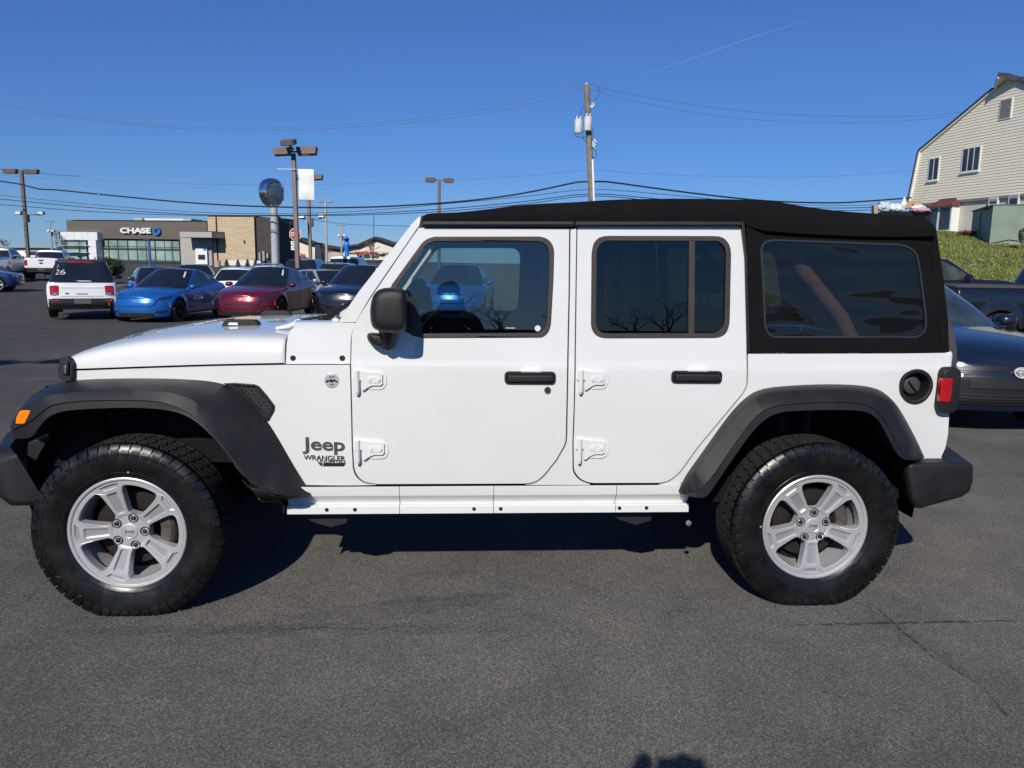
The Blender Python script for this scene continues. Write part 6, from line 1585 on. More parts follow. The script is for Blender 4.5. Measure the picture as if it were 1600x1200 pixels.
shrub('large dark green rounded shrub on the island left of the bank', 168, 433, 46, 1.0, .62, 2600, .075, leaves_m)
shrub('small yellow shrub in front of the dark green rounded shrub', 163, 435, 44.2, .42, .32, 700, .05, leaf_yellow)

# ------------------------------------------------------------------ shops in the distance
def shop(label, pts, D, base_y, depth, name='shop_building', wall=cream_wall):
    """front outline given in the picture, extruded away from the camera"""
    P = [atD(x, y, D) for x, y in pts]; o = Vector((P[0].x, P[0].y, 0)); o.z = ground_h(o.x, o.y)
    root = thing(name, label, 'shop', o); back = HN*depth
    zb = min(p.z for p in P)
    MB().prism([p - o for p in P], (0, 0, 0), back).build('front_wall', wall, root); return root, o, back
r1, o1, bk = shop('cream gabled shop with red sign lettering behind the stop sign', [(436, 410), (436, 383.5), (466, 373.5), (482, 380), (492, 381.5), (492, 410)], 112, 410, 6)
def roofstrip(pl, D, root, o, th=.5, out=.8, depth=5, mat_=None):
    mb = MB()
    for (a, b) in zip(pl, pl[1:]):
        p, q = atD(*a, D) - o, atD(*b, D) - o; up_ = Vector((0, 0, th)); f = -HN*out; k = HN*depth
        mb.add([p + f, q + f, q + f + up_, p + f + up_, p + k, q + k, q + k + up_, p + k + up_], [(0,1,2,3), (7,6,5,4), (0,4,5,1), (1,5,6,2), (2,6,7,3), (3,7,4,0)])
    return mb.build('roof', mat_ or roof_dark, root, merge=False)
roofstrip([(434.5, 383.8), (466, 373.2), (483, 380), (493, 381.5)], 112, r1, o1, .25)
def far_text(body_, px0, py0, px1, py1, D, mat_, root, o, dep=.25, bold=.03):
    a, b = atD(px0, py1, D), atD(px1, py0, D); w = (b - a).dot(HX)
    return fit_text(body_, a - o - HN*dep, HX, (0, 0, 1), w, b.z - a.z, dep*.9, bold).build('sign_lettering', mat_, root)
far_text('VERIZON', 448, 396.3, 478, 402.0, 111.4, sign_red, r1, o1)
p_ = MB()
a, b = atD(436, 398.5, 111.6), atD(478, 403, 111.6)
q = MB().box(((a+b)/2 - o1), ((b-a).length*.99, .3, .25), rz=math.atan2(HX.y, HX.x)); q.build('awning', house_white, r1)
a, b = atD(440, 404, 111.8), atD(490, 410, 111.8); MB().box(((a+b)/2 - o1), ((b-a).dot(HX), .3, abs(b.z-a.z)), rz=math.atan2(HX.y, HX.x)).build('shop_window', dark_glass, r1)
r2, o2, bk = shop('low grey wing between the two cream gabled shops', [(491, 410), (491, 383.5), (497.5, 385), (530, 390), (562, 388), (562, 410)], 116, 410, 5, wall=grey_wall)
roofstrip([(490, 383.5), (497.5, 384.5), (531, 389.8), (562, 388)], 116, r2, o2, .35)
a, b = atD(490.6, 384.6, 115.8), atD(497.4, 408, 115.8); MB().box(((a+b)/2 - o2), ((b-a).dot(HX), .3, abs(b.z-a.z)), rz=math.atan2(HX.y, HX.x)).build('cream_bay', cream_wall, r2)
r3, o3, bk = shop('cream gabled pizza shop with dark windows right of the blue column', [(544, 410), (544, 388), (560, 385.2), (587.5, 373.3), (616, 383), (622, 384), (622, 410)], 108, 410, 6)
roofstrip([(543, 388), (554, 385.4), (560, 385), (587.5, 372.9), (616, 382.8), (624, 384)], 108, r3, o3, .3)
far_text('THE PIZZA SHOP', 555, 393.2, 590, 397.8, 107.6, sign_red, r3, o3)
c = atD(595, 395.3, 107.4) - o3; ov = MB(); P = [c + HX*(.42*math.cos(R(a))) + Vector((0, 0, .17*math.sin(R(a)))) for a in range(0, 360, 20)]; ov.prism(P, (0, 0, 0), HN*.1); ov.build('oval_sign', shade_dark, r3)
ov = MB(); P = [c - HN*.02 + HX*(.36*math.cos(R(a))) + Vector((0, 0, .12*math.sin(R(a)))) for a in range(0, 360, 20)]; ov.prism(P, (0, 0, 0), HN*.1); ov.build('oval_face', cream_wall, r3)
a, b = atD(562, 405.5, 107.8), atD(620, 410, 107.8); MB().box(((a+b)/2 - o3), ((b-a).dot(HX), .4, abs(b.z-a.z)), rz=math.atan2(HX.y, HX.x)).build('shop_window', dark_glass, r3)
a, b = atD(544, 394.6, 107.7), atD(622, 395.2, 107.7); MB().box(((a+b)/2 - o3), ((b-a).dot(HX), .2, .08), rz=math.atan2(HX.y, HX.x)).build('trim_band', roof_dark, r3)
r4, o4, bk = shop('long low white building far off at the left picture edge', [(-60, 402), (-60, 386.5), (76, 387.5), (92, 388.5), (92, 402)], 140, 402, 25, wall=house_white)
roofstrip([(-61, 386.5), (76, 387.4), (93, 388.4)], 140, r4, o4, .25, mat_=galv)
for x0, x1, y0, y1 in ((40, 90, 393, 396), (-40, 5, 393, 396)):
    a, b = atD(x0, y1, 139.6), atD(x1, y0, 139.6); MB().box(((a+b)/2 - o4), ((b-a).dot(HX), .3, b.z-a.z), rz=math.atan2(HX.y, HX.x)).build('shop_window', shade_dark, r4)

# ------------------------------------------------------------------ bare trees
def bare_tree(label, base, H, seed, spread=.55, mat_=bark, buds=None, levels=5, name='bare_tree', fork=.28, nleaf=0, minr=.006, group=None):
    rnd_ = random.Random(seed); root = thing(name, label, 'tree', base, 0, group); tr = MB(); cr = MB(); tips = []
    def grow(p, d, L, r, lv):
        n = 4; pts = [p]; dd = d.copy()
        for i in range(n):
            dd = (dd + Vector((rnd_.gauss(0, .12), rnd_.gauss(0, .12), rnd_.gauss(.02, .08)))).normalized(); pts.append(pts[-1] + dd*L/n)
        e = max(minr, r*.62); rs = [lerp(r, e, i/n) for i in range(n + 1)]
        (tr if lv == 0 else cr).tube(pts, rs, 7 if lv == 0 else 5 if lv < 3 else 3, caps=lv == 0)
        if lv >= levels: tips.append(pts[-1]); return
        k = 3 if lv < 2 else rnd_.choice((2, 3))
        for j in range(k):
            a = rnd_.uniform(0, 6.28); t = Vector((math.cos(a), math.sin(a), 0)); nd = (dd + t*spread*rnd_.uniform(.7, 1.3)).normalized(); nd.z = max(nd.z, -.05)
            at_ = pts[-1] if j < 2 else pts[rnd_.choice((2, 3))]
            grow(at_, nd, L*rnd_.uniform(.62, .86), e*.85, lv + 1)
    grow(Vector((0, 0, -.1)), Vector((0, 0, 1)), H*fork, H*.024, 0)
    tr.build('trunk', mat_, root, angle=60); cr.build('crown', mat_, root, merge=False, recalc=False, angle=60)
    if buds and nleaf:
        f = MB()
        for _ in range(nleaf): leafy(f, rnd_.choice(tips), (.22*H/5, .22*H/5, .18*H/5), 3, .035*H/5, rnd_, shell=.1)
        f.build('buds', buds, root, merge=False, recalc=False)
    return root
def tree_at(label, px, py, D, H, seed, **k):
    q = atD(px, py, D); return bare_tree(label, (q.x, q.y, q.z), H, seed, **k)
tree_at('budding tree with tan young leaves left of the bank entrance', 86, 404, 100, 4.2, 3, buds=bud_leaf, nleaf=260, minr=.02)
tree_at('small budding street tree in front of the red sign lettering', 449, 406, 104, 3.2, 5, buds=bud_leaf, nleaf=90, minr=.018)
tree_at('leafless brown street tree in front of the grey shop wing', 507, 408, 106, 2.7, 8, buds=bud_leaf, nleaf=60, minr=.018)
tree_at('thin leafless tree in front of the pizza shop gable', 584, 412, 98, 3.6, 12, minr=.02, buds=bud_leaf, nleaf=40)
tree_at('bare tree top showing over the pizza shop beside the windshield pillar', 612, 412, 118, 4.2, 15, minr=.02, buds=bud_leaf, nleaf=60)
tree_at('bare tree rising over the long low white building at the left edge', 10, 402, 150, 4.0, 18, minr=.03, buds=bud_leaf, nleaf=90)

# ------------------------------------------------------------------ lamp posts
def pole_thing(name, label, px, py, D, cat, group=None, bx=None):
    t = atD(px, py, D)
    if bx is not None:
        q = atD(bx, 410, D); a = (t - q).normalized(); b = q + a*((ground_h(q.x, q.y) - q.z)/a.z); r = thing(name, label, cat, b, 0, group)
        y = HN - a*HN.dot(a); y.normalize(); x = y.cross(a); r.rotation_euler = Matrix((x, y, a)).transposed().to_euler(); return r, (t - b).length, D/FPX
    zb = ground_h(t.x, t.y); return thing(name, label, cat, (t.x, t.y, zb), math.atan2(HX.y, HX.x), group), t.z - zb, D/FPX
LG = 'brown box-head lamp posts of the lot'
def lamp_post(label, px, py, D, thick, heads, floods=None, group=LG, thin=False, mat_=brown_pole, front=None, bx=None):
    root, H, k = pole_thing('lamp_post', label, px, py, D, 'lamp post', group, bx); w = thick*k
    MB().prism([(-w/2, -w/2, 0), (w/2, -w/2, 0), (w/2, w/2, 0), (-w/2, w/2, 0)], (0, 0, 0), (0, 0, H)).build('pole', mat_, root, bevel=w*.12)
    MB().lathe([(w*1.5, 0), (w*1.5, .6), (w*1.3, .65), (.0001, .65)], (0, 0, 0), 'Z', 16).build('footing', concrete, root)
    for x0, x1, y0, y1 in heads:
        hz = H + (py - (y0+y1)/2)*k; wd = (x1-x0)*k; hh = (y1-y0)*k; cx_ = ((x0+x1)/2 - px)*k; dp = .42 if not thin else .3
        hd = MB(); b_ = hh/2
        hd.add([(cx_ - wd/2, -dp/2, hz + b_), (cx_ + wd/2, -dp/2, hz + b_), (cx_ + wd/2, dp/2, hz + b_), (cx_ - wd/2, dp/2, hz + b_), (cx_ - wd*.44, -dp*.42, hz - b_), (cx_ + wd*.44, -dp*.42, hz - b_), (cx_ + wd*.44, dp*.42, hz - b_), (cx_ - wd*.44, dp*.42, hz - b_)], [(0,1,2,3), (7,6,5,4), (0,4,5,1), (1,5,6,2), (2,6,7,3), (3,7,4,0)])
        ho = hd.build('lamp_head', mat_, root, bevel=.015)
        MB().box((cx_, 0, hz - b_ - .004), (wd*.7, dp*.6, .008)).build('lens', dark_glass, ho)
        MB().box((cx_/2, 0, hz), (abs(cx_), .07, .07)).build('arm', mat_, root)
    if front:
        x0, x1, y0, y1 = front; hz = H + (py - y1)*k + .1
        hd = MB().box((((x0+x1)/2 - px)*k, -.75, hz + .16), ((x1-x0)*k, .72, .24), rot=Matrix.Rotation(R(22), 3, 'X')); ho = hd.build('lamp_head', mat_, root, bevel=.015)
        MB().box((((x0+x1)/2 - px)*k, -.72, hz + .03), ((x1-x0)*k*.75, .5, .02), rot=Matrix.Rotation(R(22), 3, 'X')).build('lens', dark_glass, ho)
        MB().box((0, -.3, hz + .05), (.08, .6, .08)).build('arm', mat_, root)
    if floods:
        y, xa, xb = floods; z = H - (y - py)*k
        MB().box((((xa+xb)/2 - px)*k, 0, z), ((xb-xa)*k, .06, .06)).build('crossarm', mat_, root)
        for x in (xa, xb):
            fl = MB().prism([((x - px)*k - .22, -.2, z + .02), ((x - px)*k + .22, -.2, z + .02), ((x - px)*k + .17, -.2, z + .26), ((x - px)*k - .17, -.2, z + .26)], (0, 0, 0), (0, .3, 0)); fo = fl.build('floodlight', galv, root, bevel=.02)
            MB().box(((x - px)*k, -.21, z + .12), (.34, .02, .16)).build('lens', white_panel, fo)
        MB().box((w*.9, 0, z - .25), (.16, .2, .55)).build('ballast_box', dark_metal, root, bevel=.01)
    return root
lamp_post('brown twin-head lamp post with two floodlights at the left picture edge', 33.5, 266, 55, 4.6, [(5, 27, 264.5, 271.5), (38, 60, 264.5, 271.5)], (334, 25, 60))
lamp_post('tall brown three-headed lamp post carrying the white banner', 458.5, 240, 38, 6.5, [(427.5, 455, 231.5, 242), (464, 496, 231.5, 243)], front=(448, 468, 216, 238), bx=465)
lamp_post('brown twin-head lamp post partly behind the white banner', 481, 276, 52, 4.8, [(457, 467, 273, 280), (489, 504.5, 274, 281.5)], (342, 470, 501), bx=485.5)
lamp_post('brown twin-head lamp post standing clear left of the black soft top', 686.2, 281, 55, 4.6, [(664.5, 680.5, 278, 285), (693, 709, 278.5, 285)])
lamp_post('slim lamp post with two flat heads between banner and windshield pillar', 508.5, 316, 78, 3.4, [(496.5, 507, 314.5, 316.5), (510, 520, 314.5, 316.5)], None, 'slim lamp posts along the road', True, galv)
lamp_post('short distant lamp post with two raised floodlights beside the blue column', 533, 352, 92, 2.2, [(526, 532, 351.5, 353), (534, 540, 351.5, 353)], (369, 529.5, 538), 'slim lamp posts along the road', True, galv)
lamp_post('thin distant lamp post with two small floodlights left of the bank', 78, 346, 95, 2.0, [(71, 77, 345.3, 346.6), (79, 85, 345.3, 346.6)], (362, 75, 82), 'slim lamp posts along the road', True, galv)
# lamp post beside the photographer, out of view: it throws the thin shadow at the left edge
sh = atZ(30, 561, -.02); hp = Vector((sh.x, sh.y, 0)) + Vector((SUN.x, SUN.y, 0))*(7.2/SUN.z)
t = thing('lamp_post', 'unseen lamp post whose shadow of pole and head crosses the asphalt at the left edge', 'lamp post', (hp.x, hp.y, 0), 0.3, LG)
MB().box((0, 0, 3.6), (.13, .13, 7.2)).build('pole', brown_pole, t, bevel=.01)
for s_ in (-1, 1): MB().box((s_*.75, 0, 7.2), (1.0, .42, .22)).build('lamp_head', brown_pole, t, bevel=.015); MB().box((s_*.2, 0, 7.2), (.4, .07, .07)).build('arm', brown_pole, t)
# white banner on the three-headed post
k = 38/FPX; q = atD(461, 264.5, 37.8); bw, bh = 24*k, 46*k
bn = thing('banner', 'white fabric banner hanging from the three-headed lamp post', 'banner', (q.x, q.y, q.z - bh), math.atan2(HX.y, HX.x))
rows = []
for j in range(13):
    v = j/12; pinch = .05*math.sin(math.pi*v)
    rows.append([Vector((.17 + bw*(u/8) + (pinch*bw*.6*(.5 - abs(.5 - 0)) if u == 8 else 0)*-1, -.05 - .07*math.sin(math.pi*u/8)*math.sin(math.pi*v) - .02*math.sin(v*9), bh*v)) for u in range(9)])
MB().loft(rows).build('cloth', sign_white, bn, angle=80)
for z in (0, bh): MB().tube([(-.02, 0, z), (.17 + bw, -.03, z)], .022, 6).build('bracket_arm', galv, bn)
MB().tube([(-.02 - 27*k, 0, bh), (-.02, 0, bh)], .02, 6).build('bracket_arm', white_panel, bn)

# ------------------------------------------------------------------ round dealership sign
root, H, k = pole_thing('round_sign', 'round mirror-rimmed sign on a thick grey pole beside the bank tower', 424.5, 301, 48, 'sign')
MB().lathe([(.0001, 0), (.27, 0), (.27, .12), (.235, .14), (.225, H - .7), (.0001, H - .6)], (.1, 0, 0), 'Z', 28).build('pole', grey_pole, root, angle=50)
dr_ = part_root('sign_disc', root, (0, 0, H), (0, R(0), R(-27)))
MB().lathe([(.0001, -.30), (.78, -.30), (.86, -.24), (.88, -.08), (.88, .16), (.84, .28), (.74, .33), (.70, .30)], (0, 0, 0), 'X', 48, caps=False).build('rim', chrome, dr_, angle=30)
MB().lathe([(.71, .29), (.45, .33), (.0001, .35)], (0, 0, 0), 'X', 40, caps=False).build('face', pm('sign_face_blue_grey', (.10, .15, .20), .12, spec=.7), dr_)

# ------------------------------------------------------------------ stop sign with plates, traffic signal
root, H, k = pole_thing('stop_sign', 'red stop sign with two white plates below it, half behind the lamp pole', 461.5, 366, 45, 'sign')
MB().tube([(0, .03, 0), (0, .03, H + .2)], .055, 8).build('post', pm('dark_post', (.06, .05, .045), .7), root)
oc = [Vector((.37*math.cos(R(22.5 + 45*i)), 0, H + .37*math.sin(R(22.5 + 45*i)))) for i in range(8)]
oo = MB().prism(oc, (0, 0, 0), (0, -.02, 0)).build('sign_plate', sign_white, root); oc2 = [Vector((.335*math.cos(R(22.5 + 45*i)), -.021, H + .335*math.sin(R(22.5 + 45*i)))) for i in range(8)]
MB().prism(oc2, (0, 0, 0), (0, -.006, 0)).build('red_field', sign_red, oo); fit_text('STOP', (-.25, -.028, H - .11), (1, 0, 0), (0, 0, 1), .50, .22, .004, .02).build('sign_lettering', sign_white, oo)
for z0, z1 in ((H - .62, H - .40), (H - .92, H - .66)):
    po = MB().box((-.02, -.01, (z0+z1)/2), (.50, .02, z1-z0)).build('lower_plate', sign_white, root, bevel=.004)
    MB().box((-.02, -.022, (z0+z1)/2), (.34, .004, .06)).build('plate_marking', badge_grey, po)
q0 = atD(428, 336, 62); ts = thing('traffic_signal', 'dark mast arm traffic signal reaching out behind the round sign', 'traffic light', (q0.x, q0.y, ground_h(q0.x, q0.y)))
b0 = Vector((0, 0, 0)); e1 = atD(455, 352.5, 74) - Vector(ts.location); e0 = q0 - Vector(ts.location)
MB().tube([(0, 0, 0), (0, 0, e0.z + .2)], [.16, .11], 10).build('mast', dark_metal, ts); MB().tube([e0, e0.lerp(e1, .5), e1], [.15, .13, .11], 8).build('mast_arm', dark_metal, ts)
MB().box((e1.x, e1.y, e1.z - .1), (.36, .3, 1.0), rz=.3).build('signal_head', dark_metal, ts, bevel=.03)

# ------------------------------------------------------------------ blue column, blue post
root, H, k = pole_thing('inflatable_column', 'bright blue inflatable column standing in front of the shops', 541.5, 369, 84, 'inflatable')
r_ = 3.4*k
MB().lathe([(r_*.9, 0), (r_, .3), (r_*.92, H*.35), (r_, H*.5), (r_*.95, H*.68), (r_*1.35, H*.74), (r_*1.3, H*.79), (r_*.9, H*.82), (r_*1.0, H*.88), (r_*1.3, H*.90), (r_*1.25, H*.93), (r_*.8, H*.96), (r_*.55, H*.99), (.0001, H)], (0, 0, 0), 'Z', 20).build('tube', inflatable_blue, root, angle=60)
MB().tube([(r_*.9, 0, H*.72), (r_*1.8, -.1, H*.70), (r_*1.5, -.1, H*.66)], .07, 6).build('arm', inflatable_blue, root); MB().tube([(-r_*.9, 0, H*.72), (-r_*1.6, -.1, H*.74), (-r_*1.7, -.1, H*.69)], .07, 6).build('arm', inflatable_blue, root)
MB().box((-r_*.95, -r_*.4, H*.45), (.05, .25, H*.25)).build('lettering_panel', sign_white, root)
root, H, k = pole_thing('blue_sign_post', 'slim blue post with a small flat top in front of the bank glass', 232.5, 374, 66, 'sign post')
MB().box((0, 0, H/2), (.17, .17, H)).build('post', pm('post_blue', (.02, .10, .28), .5), root, bevel=.01); MB().box((-.12, 0, H), (.62, .3, .12)).build('top_plate', pm('post_dark_blue', (.02, .04, .09), .5), root, bevel=.02)

# ------------------------------------------------------------------ utility pole and wires
pt_, pb_ = atD(916.5, 133, 40), atD(925.5, 330, 40)
ax_ = (pt_ - pb_).normalized(); g0 = pb_ + ax_*((ground_h(pb_.x, pb_.y) - 1.0 - pb_.z)/ax_.z)
up = thing('utility_pole', 'weathered wooden utility pole with two white transformers', 'utility pole', g0)
L_ = (pt_ - g0).length
MB().tube([(0, 0, 0), pt_ - g0], [.19, .145], 14).build('pole', wood_pole, up, angle=60)
U = lambda px, py, dn=0.0: atD(px, py, 40) - g0 - HN*dn
for px, y0, y1 in ((902.5, 190, 209.5), (917.5, 186, 206)):
    c0, c1 = U(px, y1, .32), U(px, y0, .32); r_ = 6.0*40/FPX; h_ = c1.z - c0.z
    to = MB().lathe([(.0001, 0), (r_*.9, 0), (r_, .03), (r_, h_ - .06), (r_*1.05, h_ - .05), (r_*1.05, h_), (r_*.6, h_ + .05), (.0001, h_ + .06)], c0, 'Z', 24).build('transformer', porcelain, up, angle=40)
    for dx in (-.08, .09): MB().lathe([(.05, 0), (.03, .05), (.05, .08), (.03, .13), (.045, .16), (.0001, .2)], c0 + Vector((dx, 0, h_ + .03)), 'Z', 8).build('bushing', porcelain, to)
    MB().tube([c0 + Vector((-.02, -.1, h_)), c0 + Vector((.15, .1, h_ + .5)), c0 + Vector((.3, .3, h_ + .8))], .012, 5).build('lead_wire', wire_black, to)
for a, b in (((923, 165), (921, 172)), ((926, 160), (924.5, 169)), ((928.5, 159.5), (926.5, 168)), ((925, 221), (930, 227)), ((923.5, 224), (929, 231)), ((927, 217), (931.5, 222))):
    MB().tube([U(*a), U(*b)], .045, 8).build('insulator', porcelain, up)
for pl in (((935, 137), (936, 143), (934.5, 150), (930, 157), (924, 162)), ((921, 190), (926, 205), (926.5, 215), (924, 220)), ((924, 230), (931, 238), (931.5, 247), (924, 246)), ((897, 208), (899, 214), (908, 215.5), (918, 214)), ((910, 205), (911, 218), (917, 223))):
    MB().tube([U(*p, .15) for p in pl], .016, 5).build('jumper_wire', wire_black, up)
MB().tube([U(925.4, 250, .17), U(928.0, 330, .17)], .055, 8).build('conduit', white_panel, up)
MB().tube([U(917, 130), U(915.5, 134)], .05, 8).build('insulator', porcelain, up); MB().tube([U(920, 136), U(919, 150)], .05, 6).build('bracket', dark_metal, up); MB().lathe([(.05, 0), (.03, .06), (.05, .1), (.0001, .14)], U(920, 136.5), 'Z', 8).build('insulator', porcelain, up)
mz_ = MB().box(U(892.5, 309.5), (.24, .2, .13)); 
WG_ = 'overhead wires strung from the utility pole'
def wire(label, pts, r, mat_, D0=40, group=WG_, DL=52, DR=50):
    P = [Vector((x, y, 0)) for x, y in pts]; Q = []
    for i in range(len(pts) - 1):
        n = max(2, int((pts[i+1][0] - pts[i][0])/25))
        for j in range(n): x = lerp(pts[i][0], pts[i+1][0], j/n); Q.append((x, smooth(pts, x)))
    Q.append(pts[-1])
    W3 = []
    for x, y in Q:
        D = lerp(D0, DL, (919 - x)/919) if x < 919 else lerp(D0, DR, (x - 919)/681); W3.append(atD(x, y, D))
    o = W3[0]; return tag(MB().tube([p for p in W3], r, 5).build('power_line', mat_, None, angle=80), label, 'power line', group)
wire('topmost pale wire running over the pole top', [(-60, 152), (0, 163), (150, 186), (300, 198.5), (400, 200), (520, 196), (650, 186), (780, 166), (880, 141), (917, 131.5), (940, 137), (1000, 150), (1100, 166), (1200, 177), (1350, 182.5), (1440, 181), (1505, 175)], .011, wire_light)
wire('second pale wire just under the topmost one', [(-60, 155), (0, 165.5), (150, 189), (300, 202), (400, 204.5), (520, 200.5), (650, 191), (780, 173), (880, 149), (920, 138), (960, 151), (1050, 170), (1150, 184), (1270, 191.5), (1400, 190), (1490, 181)], .011, wire_light)
wire('faint thin wire crossing the sky halfway up the pole', [(-60, 270), (150, 282), (330, 288), (500, 288), (700, 282), (840, 273), (922, 266), (1000, 271), (1100, 275), (1280, 276), (1432, 266)], .008, wire_light)
wire('thick black bundled cable sagging across the whole view', [(-60, 272), (0, 283), (33, 288), (62, 295.5), (85, 296.5), (170, 305), (300, 317), (420, 323), (560, 324), (700, 316.5), (800, 305), (870, 291.5), (903, 284.5), (924, 284), (948, 284), (1000, 291), (1100, 304), (1200, 314), (1300, 317), (1345, 315), (1424, 309)], .046, wire_black)
wire('thin black cable below the thick bundled one', [(-60, 298), (0, 305), (150, 320), (300, 331), (420, 334), (560, 330), (700, 318), (820, 307), (923, 296), (1040, 304), (1160, 315), (1290, 321), (1370, 320)], .015, wire_black)
wire('middle one of the three black cables below the bundled one', [(-60, 305), (0, 311), (150, 325), (300, 335), (420, 336.5), (560, 334), (700, 326), (820, 315), (923, 303), (1040, 312), (1160, 320), (1290, 325), (1370, 324)], .022, wire_black)
wire('lowest black cable with a slack loop, dipping to the bank roof line', [(-60, 314), (0, 319.5), (55, 324), (150, 331), (300, 336.5), (420, 337.5), (560, 336), (680, 331), (820, 319), (924, 306), (1040, 316), (1160, 324), (1290, 329), (1370, 328)], .02, wire_black)
wire('single dark cable dropping over the distant shops to the windshield', [(440, 336), (470, 340), (532, 349.5), (600, 352.5), (660, 353.5)], .02, wire_black, DL=80, D0=60)
wire('short dark cable running right from the left edge lamp head', [(-40, 262), (5, 264.5), (60, 270.5), (95, 273.5), (126, 275.5)], .016, wire_black, DL=56)

# ------------------------------------------------------------------ house on the bank
HF = Face((1424, 362), 57, (1600, 366), 47.8)
ho_ = Vector(HF.loc()); ho_.z = 3.4
house = thing('gambrel_house', 'large cream house with gambrel gable, white windows and a block lower storey', 'house', ho_)
h6 = lambda x, y: (1340 + x/4, 100 + y/4)
def hp_(x, y, off=0.0): return onP(*h6(x, y), HF.A + HF.n*off, HF.n) - ho_
uA, zA = HF.uz(*h6(333, 850)); uB, zB = HF.uz(*h6(392, 545)); uC, zC = HF.uz(*h6(857, 158)); 
best = None
for i in range(60):
    d_ = .3 + i*.06; u_, z_ = HF.uz(*h6(877, 76), d_); err = abs((z_ - zC) - (zC - zB)/(uC - uB)*(u_ - uC)) if u_ > uC else 99
    if best is None or err < best[0]: best = (err, d_, u_, z_)
_, PROW, uD, zD = best
uR, zR = uD, zD
zS0 = HF.uz(*h6(620, 852))[1]                                    # bottom of the siding
poly = [(uA - .1, zS0), (uB, zB), (uC, zC), (uR, zR)]
def uleft(z): return interp(sorted([(zz_, uu_) for uu_, zz_ in poly]), z)
sd = MB(); z = zS0; pitch = .185
while z < zR - .1:
    z1 = min(z + pitch, zR); um = uleft((z + z1)/2); ur = 2*uR - um
    sd.add([HF.P(um, z, .028) - ho_, HF.P(ur, z, .028) - ho_, HF.P(ur, z1, .004) - ho_, HF.P(um, z1, .004) - ho_, HF.P(um, z, 0) - ho_, HF.P(ur, z, 0) - ho_], [(0, 1, 2, 3), (4, 5, 1, 0)])
    z += pitch
sd.build('siding', vinyl_siding, house, merge=False, angle=20)
core_ = MB().prism([HF.P(u, z, 0) - ho_ for u, z in poly] + [HF.P(2*uR - u, z, 0) - ho_ for u, z in reversed(poly[:-1])], (0, 0, 0), -HF.n*14); core_.build('upper_storey', vinyl_siding, house)
face_box(MB(), HF, uA + .5, 2*uR - uA - .5, 1.5, zS0, -.12, -13.8, ho_).build('lower_wall', block_paint, house)
face_box(MB(), HF, uA - .1, 2*uR - uA, zS0 - .16, zS0 + .02, .05, -.2, ho_).build('skirt_board', pm('skirt_grey', (.22, .21, .20), .8), house)
rb_ = MB()
def edge(p, q, w=.10, o0=.22, o1=-14):
    (u0, z0), (u1, z1) = p, q; d = Vector((u1-u0, z1-z0, 0)).normalized(); nx, nz = -d.y, d.x
    P = [HF.P(u, z, o) - ho_ for o in (o0, o1) for u, z in ((u0, z0), (u1, z1), (u1 + nx*w, z1 + nz*w), (u0 + nx*w, z0 + nz*w))]
    rb_.add(P, [(0,1,2,3), (7,6,5,4), (0,4,5,1), (1,5,6,2), (2,6,7,3), (3,7,4,0)])
edge((uA - .15, zS0 - .2), (uB, zB)); edge((uB, zB), (uC, zC)); edge((uC, zC), (uR, zR), .13, .04)
for u_, s_ in ((uC, 1), (2*uR - uC, -1)):
    tri = [HF.P(u_, zC, .05) - ho_, HF.P(uR, zR, PROW) - ho_, HF.P(uR, zR, .03) - ho_]; rb_.prism(tri, (0, 0, 0), (0, 0, .24))
for p, q in (((uR, zR), (2*uR - uC, zC)), ((2*uR - uC, zC), (2*uR - uB, zB)), ((2*uR - uB, zB), (2*uR - uA, zS0))): edge(p, q)
roof_o = rb_.build('roof', pm('roof_shingle', (.05, .045, .06), .85, var=.3, vs=3), house, merge=False)
rk = MB()
def rake(p, q, off=.16, w=.11):
    (u0, z0), (u1, z1) = p, q; d = Vector((u1-u0, z1-z0, 0)).normalized(); nx, nz = d.y, -d.x
    P = [HF.P(u, z, o) - ho_ for o in (off, 0) for u, z in ((u0, z0), (u1, z1), (u1 + nx*w, z1 + nz*w), (u0 + nx*w, z0 + nz*w))]
    rk.add(P, [(0,1,2,3), (7,6,5,4), (0,4,5,1), (1,5,6,2), (2,6,7,3), (3,7,4,0)])
rake((uA - .12, zS0), (uB, zB)); rake((uB, zB), (uC, zC)); rk.prism([HF.P(uC, zC, .06) - ho_, HF.P(uR, zR, PROW + .01) - ho_, HF.P(uR, zR, PROW - .12) - ho_, HF.P(uC + .2, zC + .1, .06) - ho_], (0, 0, -.14), (0, 0, -.004)); rk.build('rake_board', house_white, house, merge=False)
sf = MB().add([HF.P(uC, zC - .01, .05) - ho_, HF.P(uR, zR - .01, PROW - .1) - ho_, HF.P(uR, zR - .01, .02) - ho_], [(0, 1, 2)]); sf.build('soffit', house_white, house)
def hwin(corners, cols, nm='window', frame=.09, split=None):
    U_ = [HF.uz(*h6(*c)) for c in corners]; u0 = (U_[0][0] + U_[3][0])/2; u1 = (U_[1][0] + U_[2][0])/2; z1 = (U_[0][1] + U_[1][1])/2; z0 = (U_[2][1] + U_[3][1])/2
    fo = face_box(MB(), HF, u0, u1, z0, z1, .07, -.05, ho_).build(nm, house_white, house, bevel=.01)
    w = (u1 - u0 - frame*(cols + 1))/cols
    for k_ in range(cols):
        a = u0 + frame + k_*(w + frame); face_box(MB(), HF, a, a + w, z0 + frame, z1 - frame, .075, .03, ho_).build('pane', dark_glass, fo)
        if split: face_box(MB(), HF, a, a + w, lerp(z0, z1, split), z1 - frame, .08, .03, ho_).build('blind', pm('blind_grey%d' % k_, (.32, .34, .40), .7), fo)
    face_box(MB(), HF, u0 - .05, u1 + .05, z0 - .07, z0, .14, -.02, ho_).build('sill', house_white, fo)
    return u0, u1, z0, z1
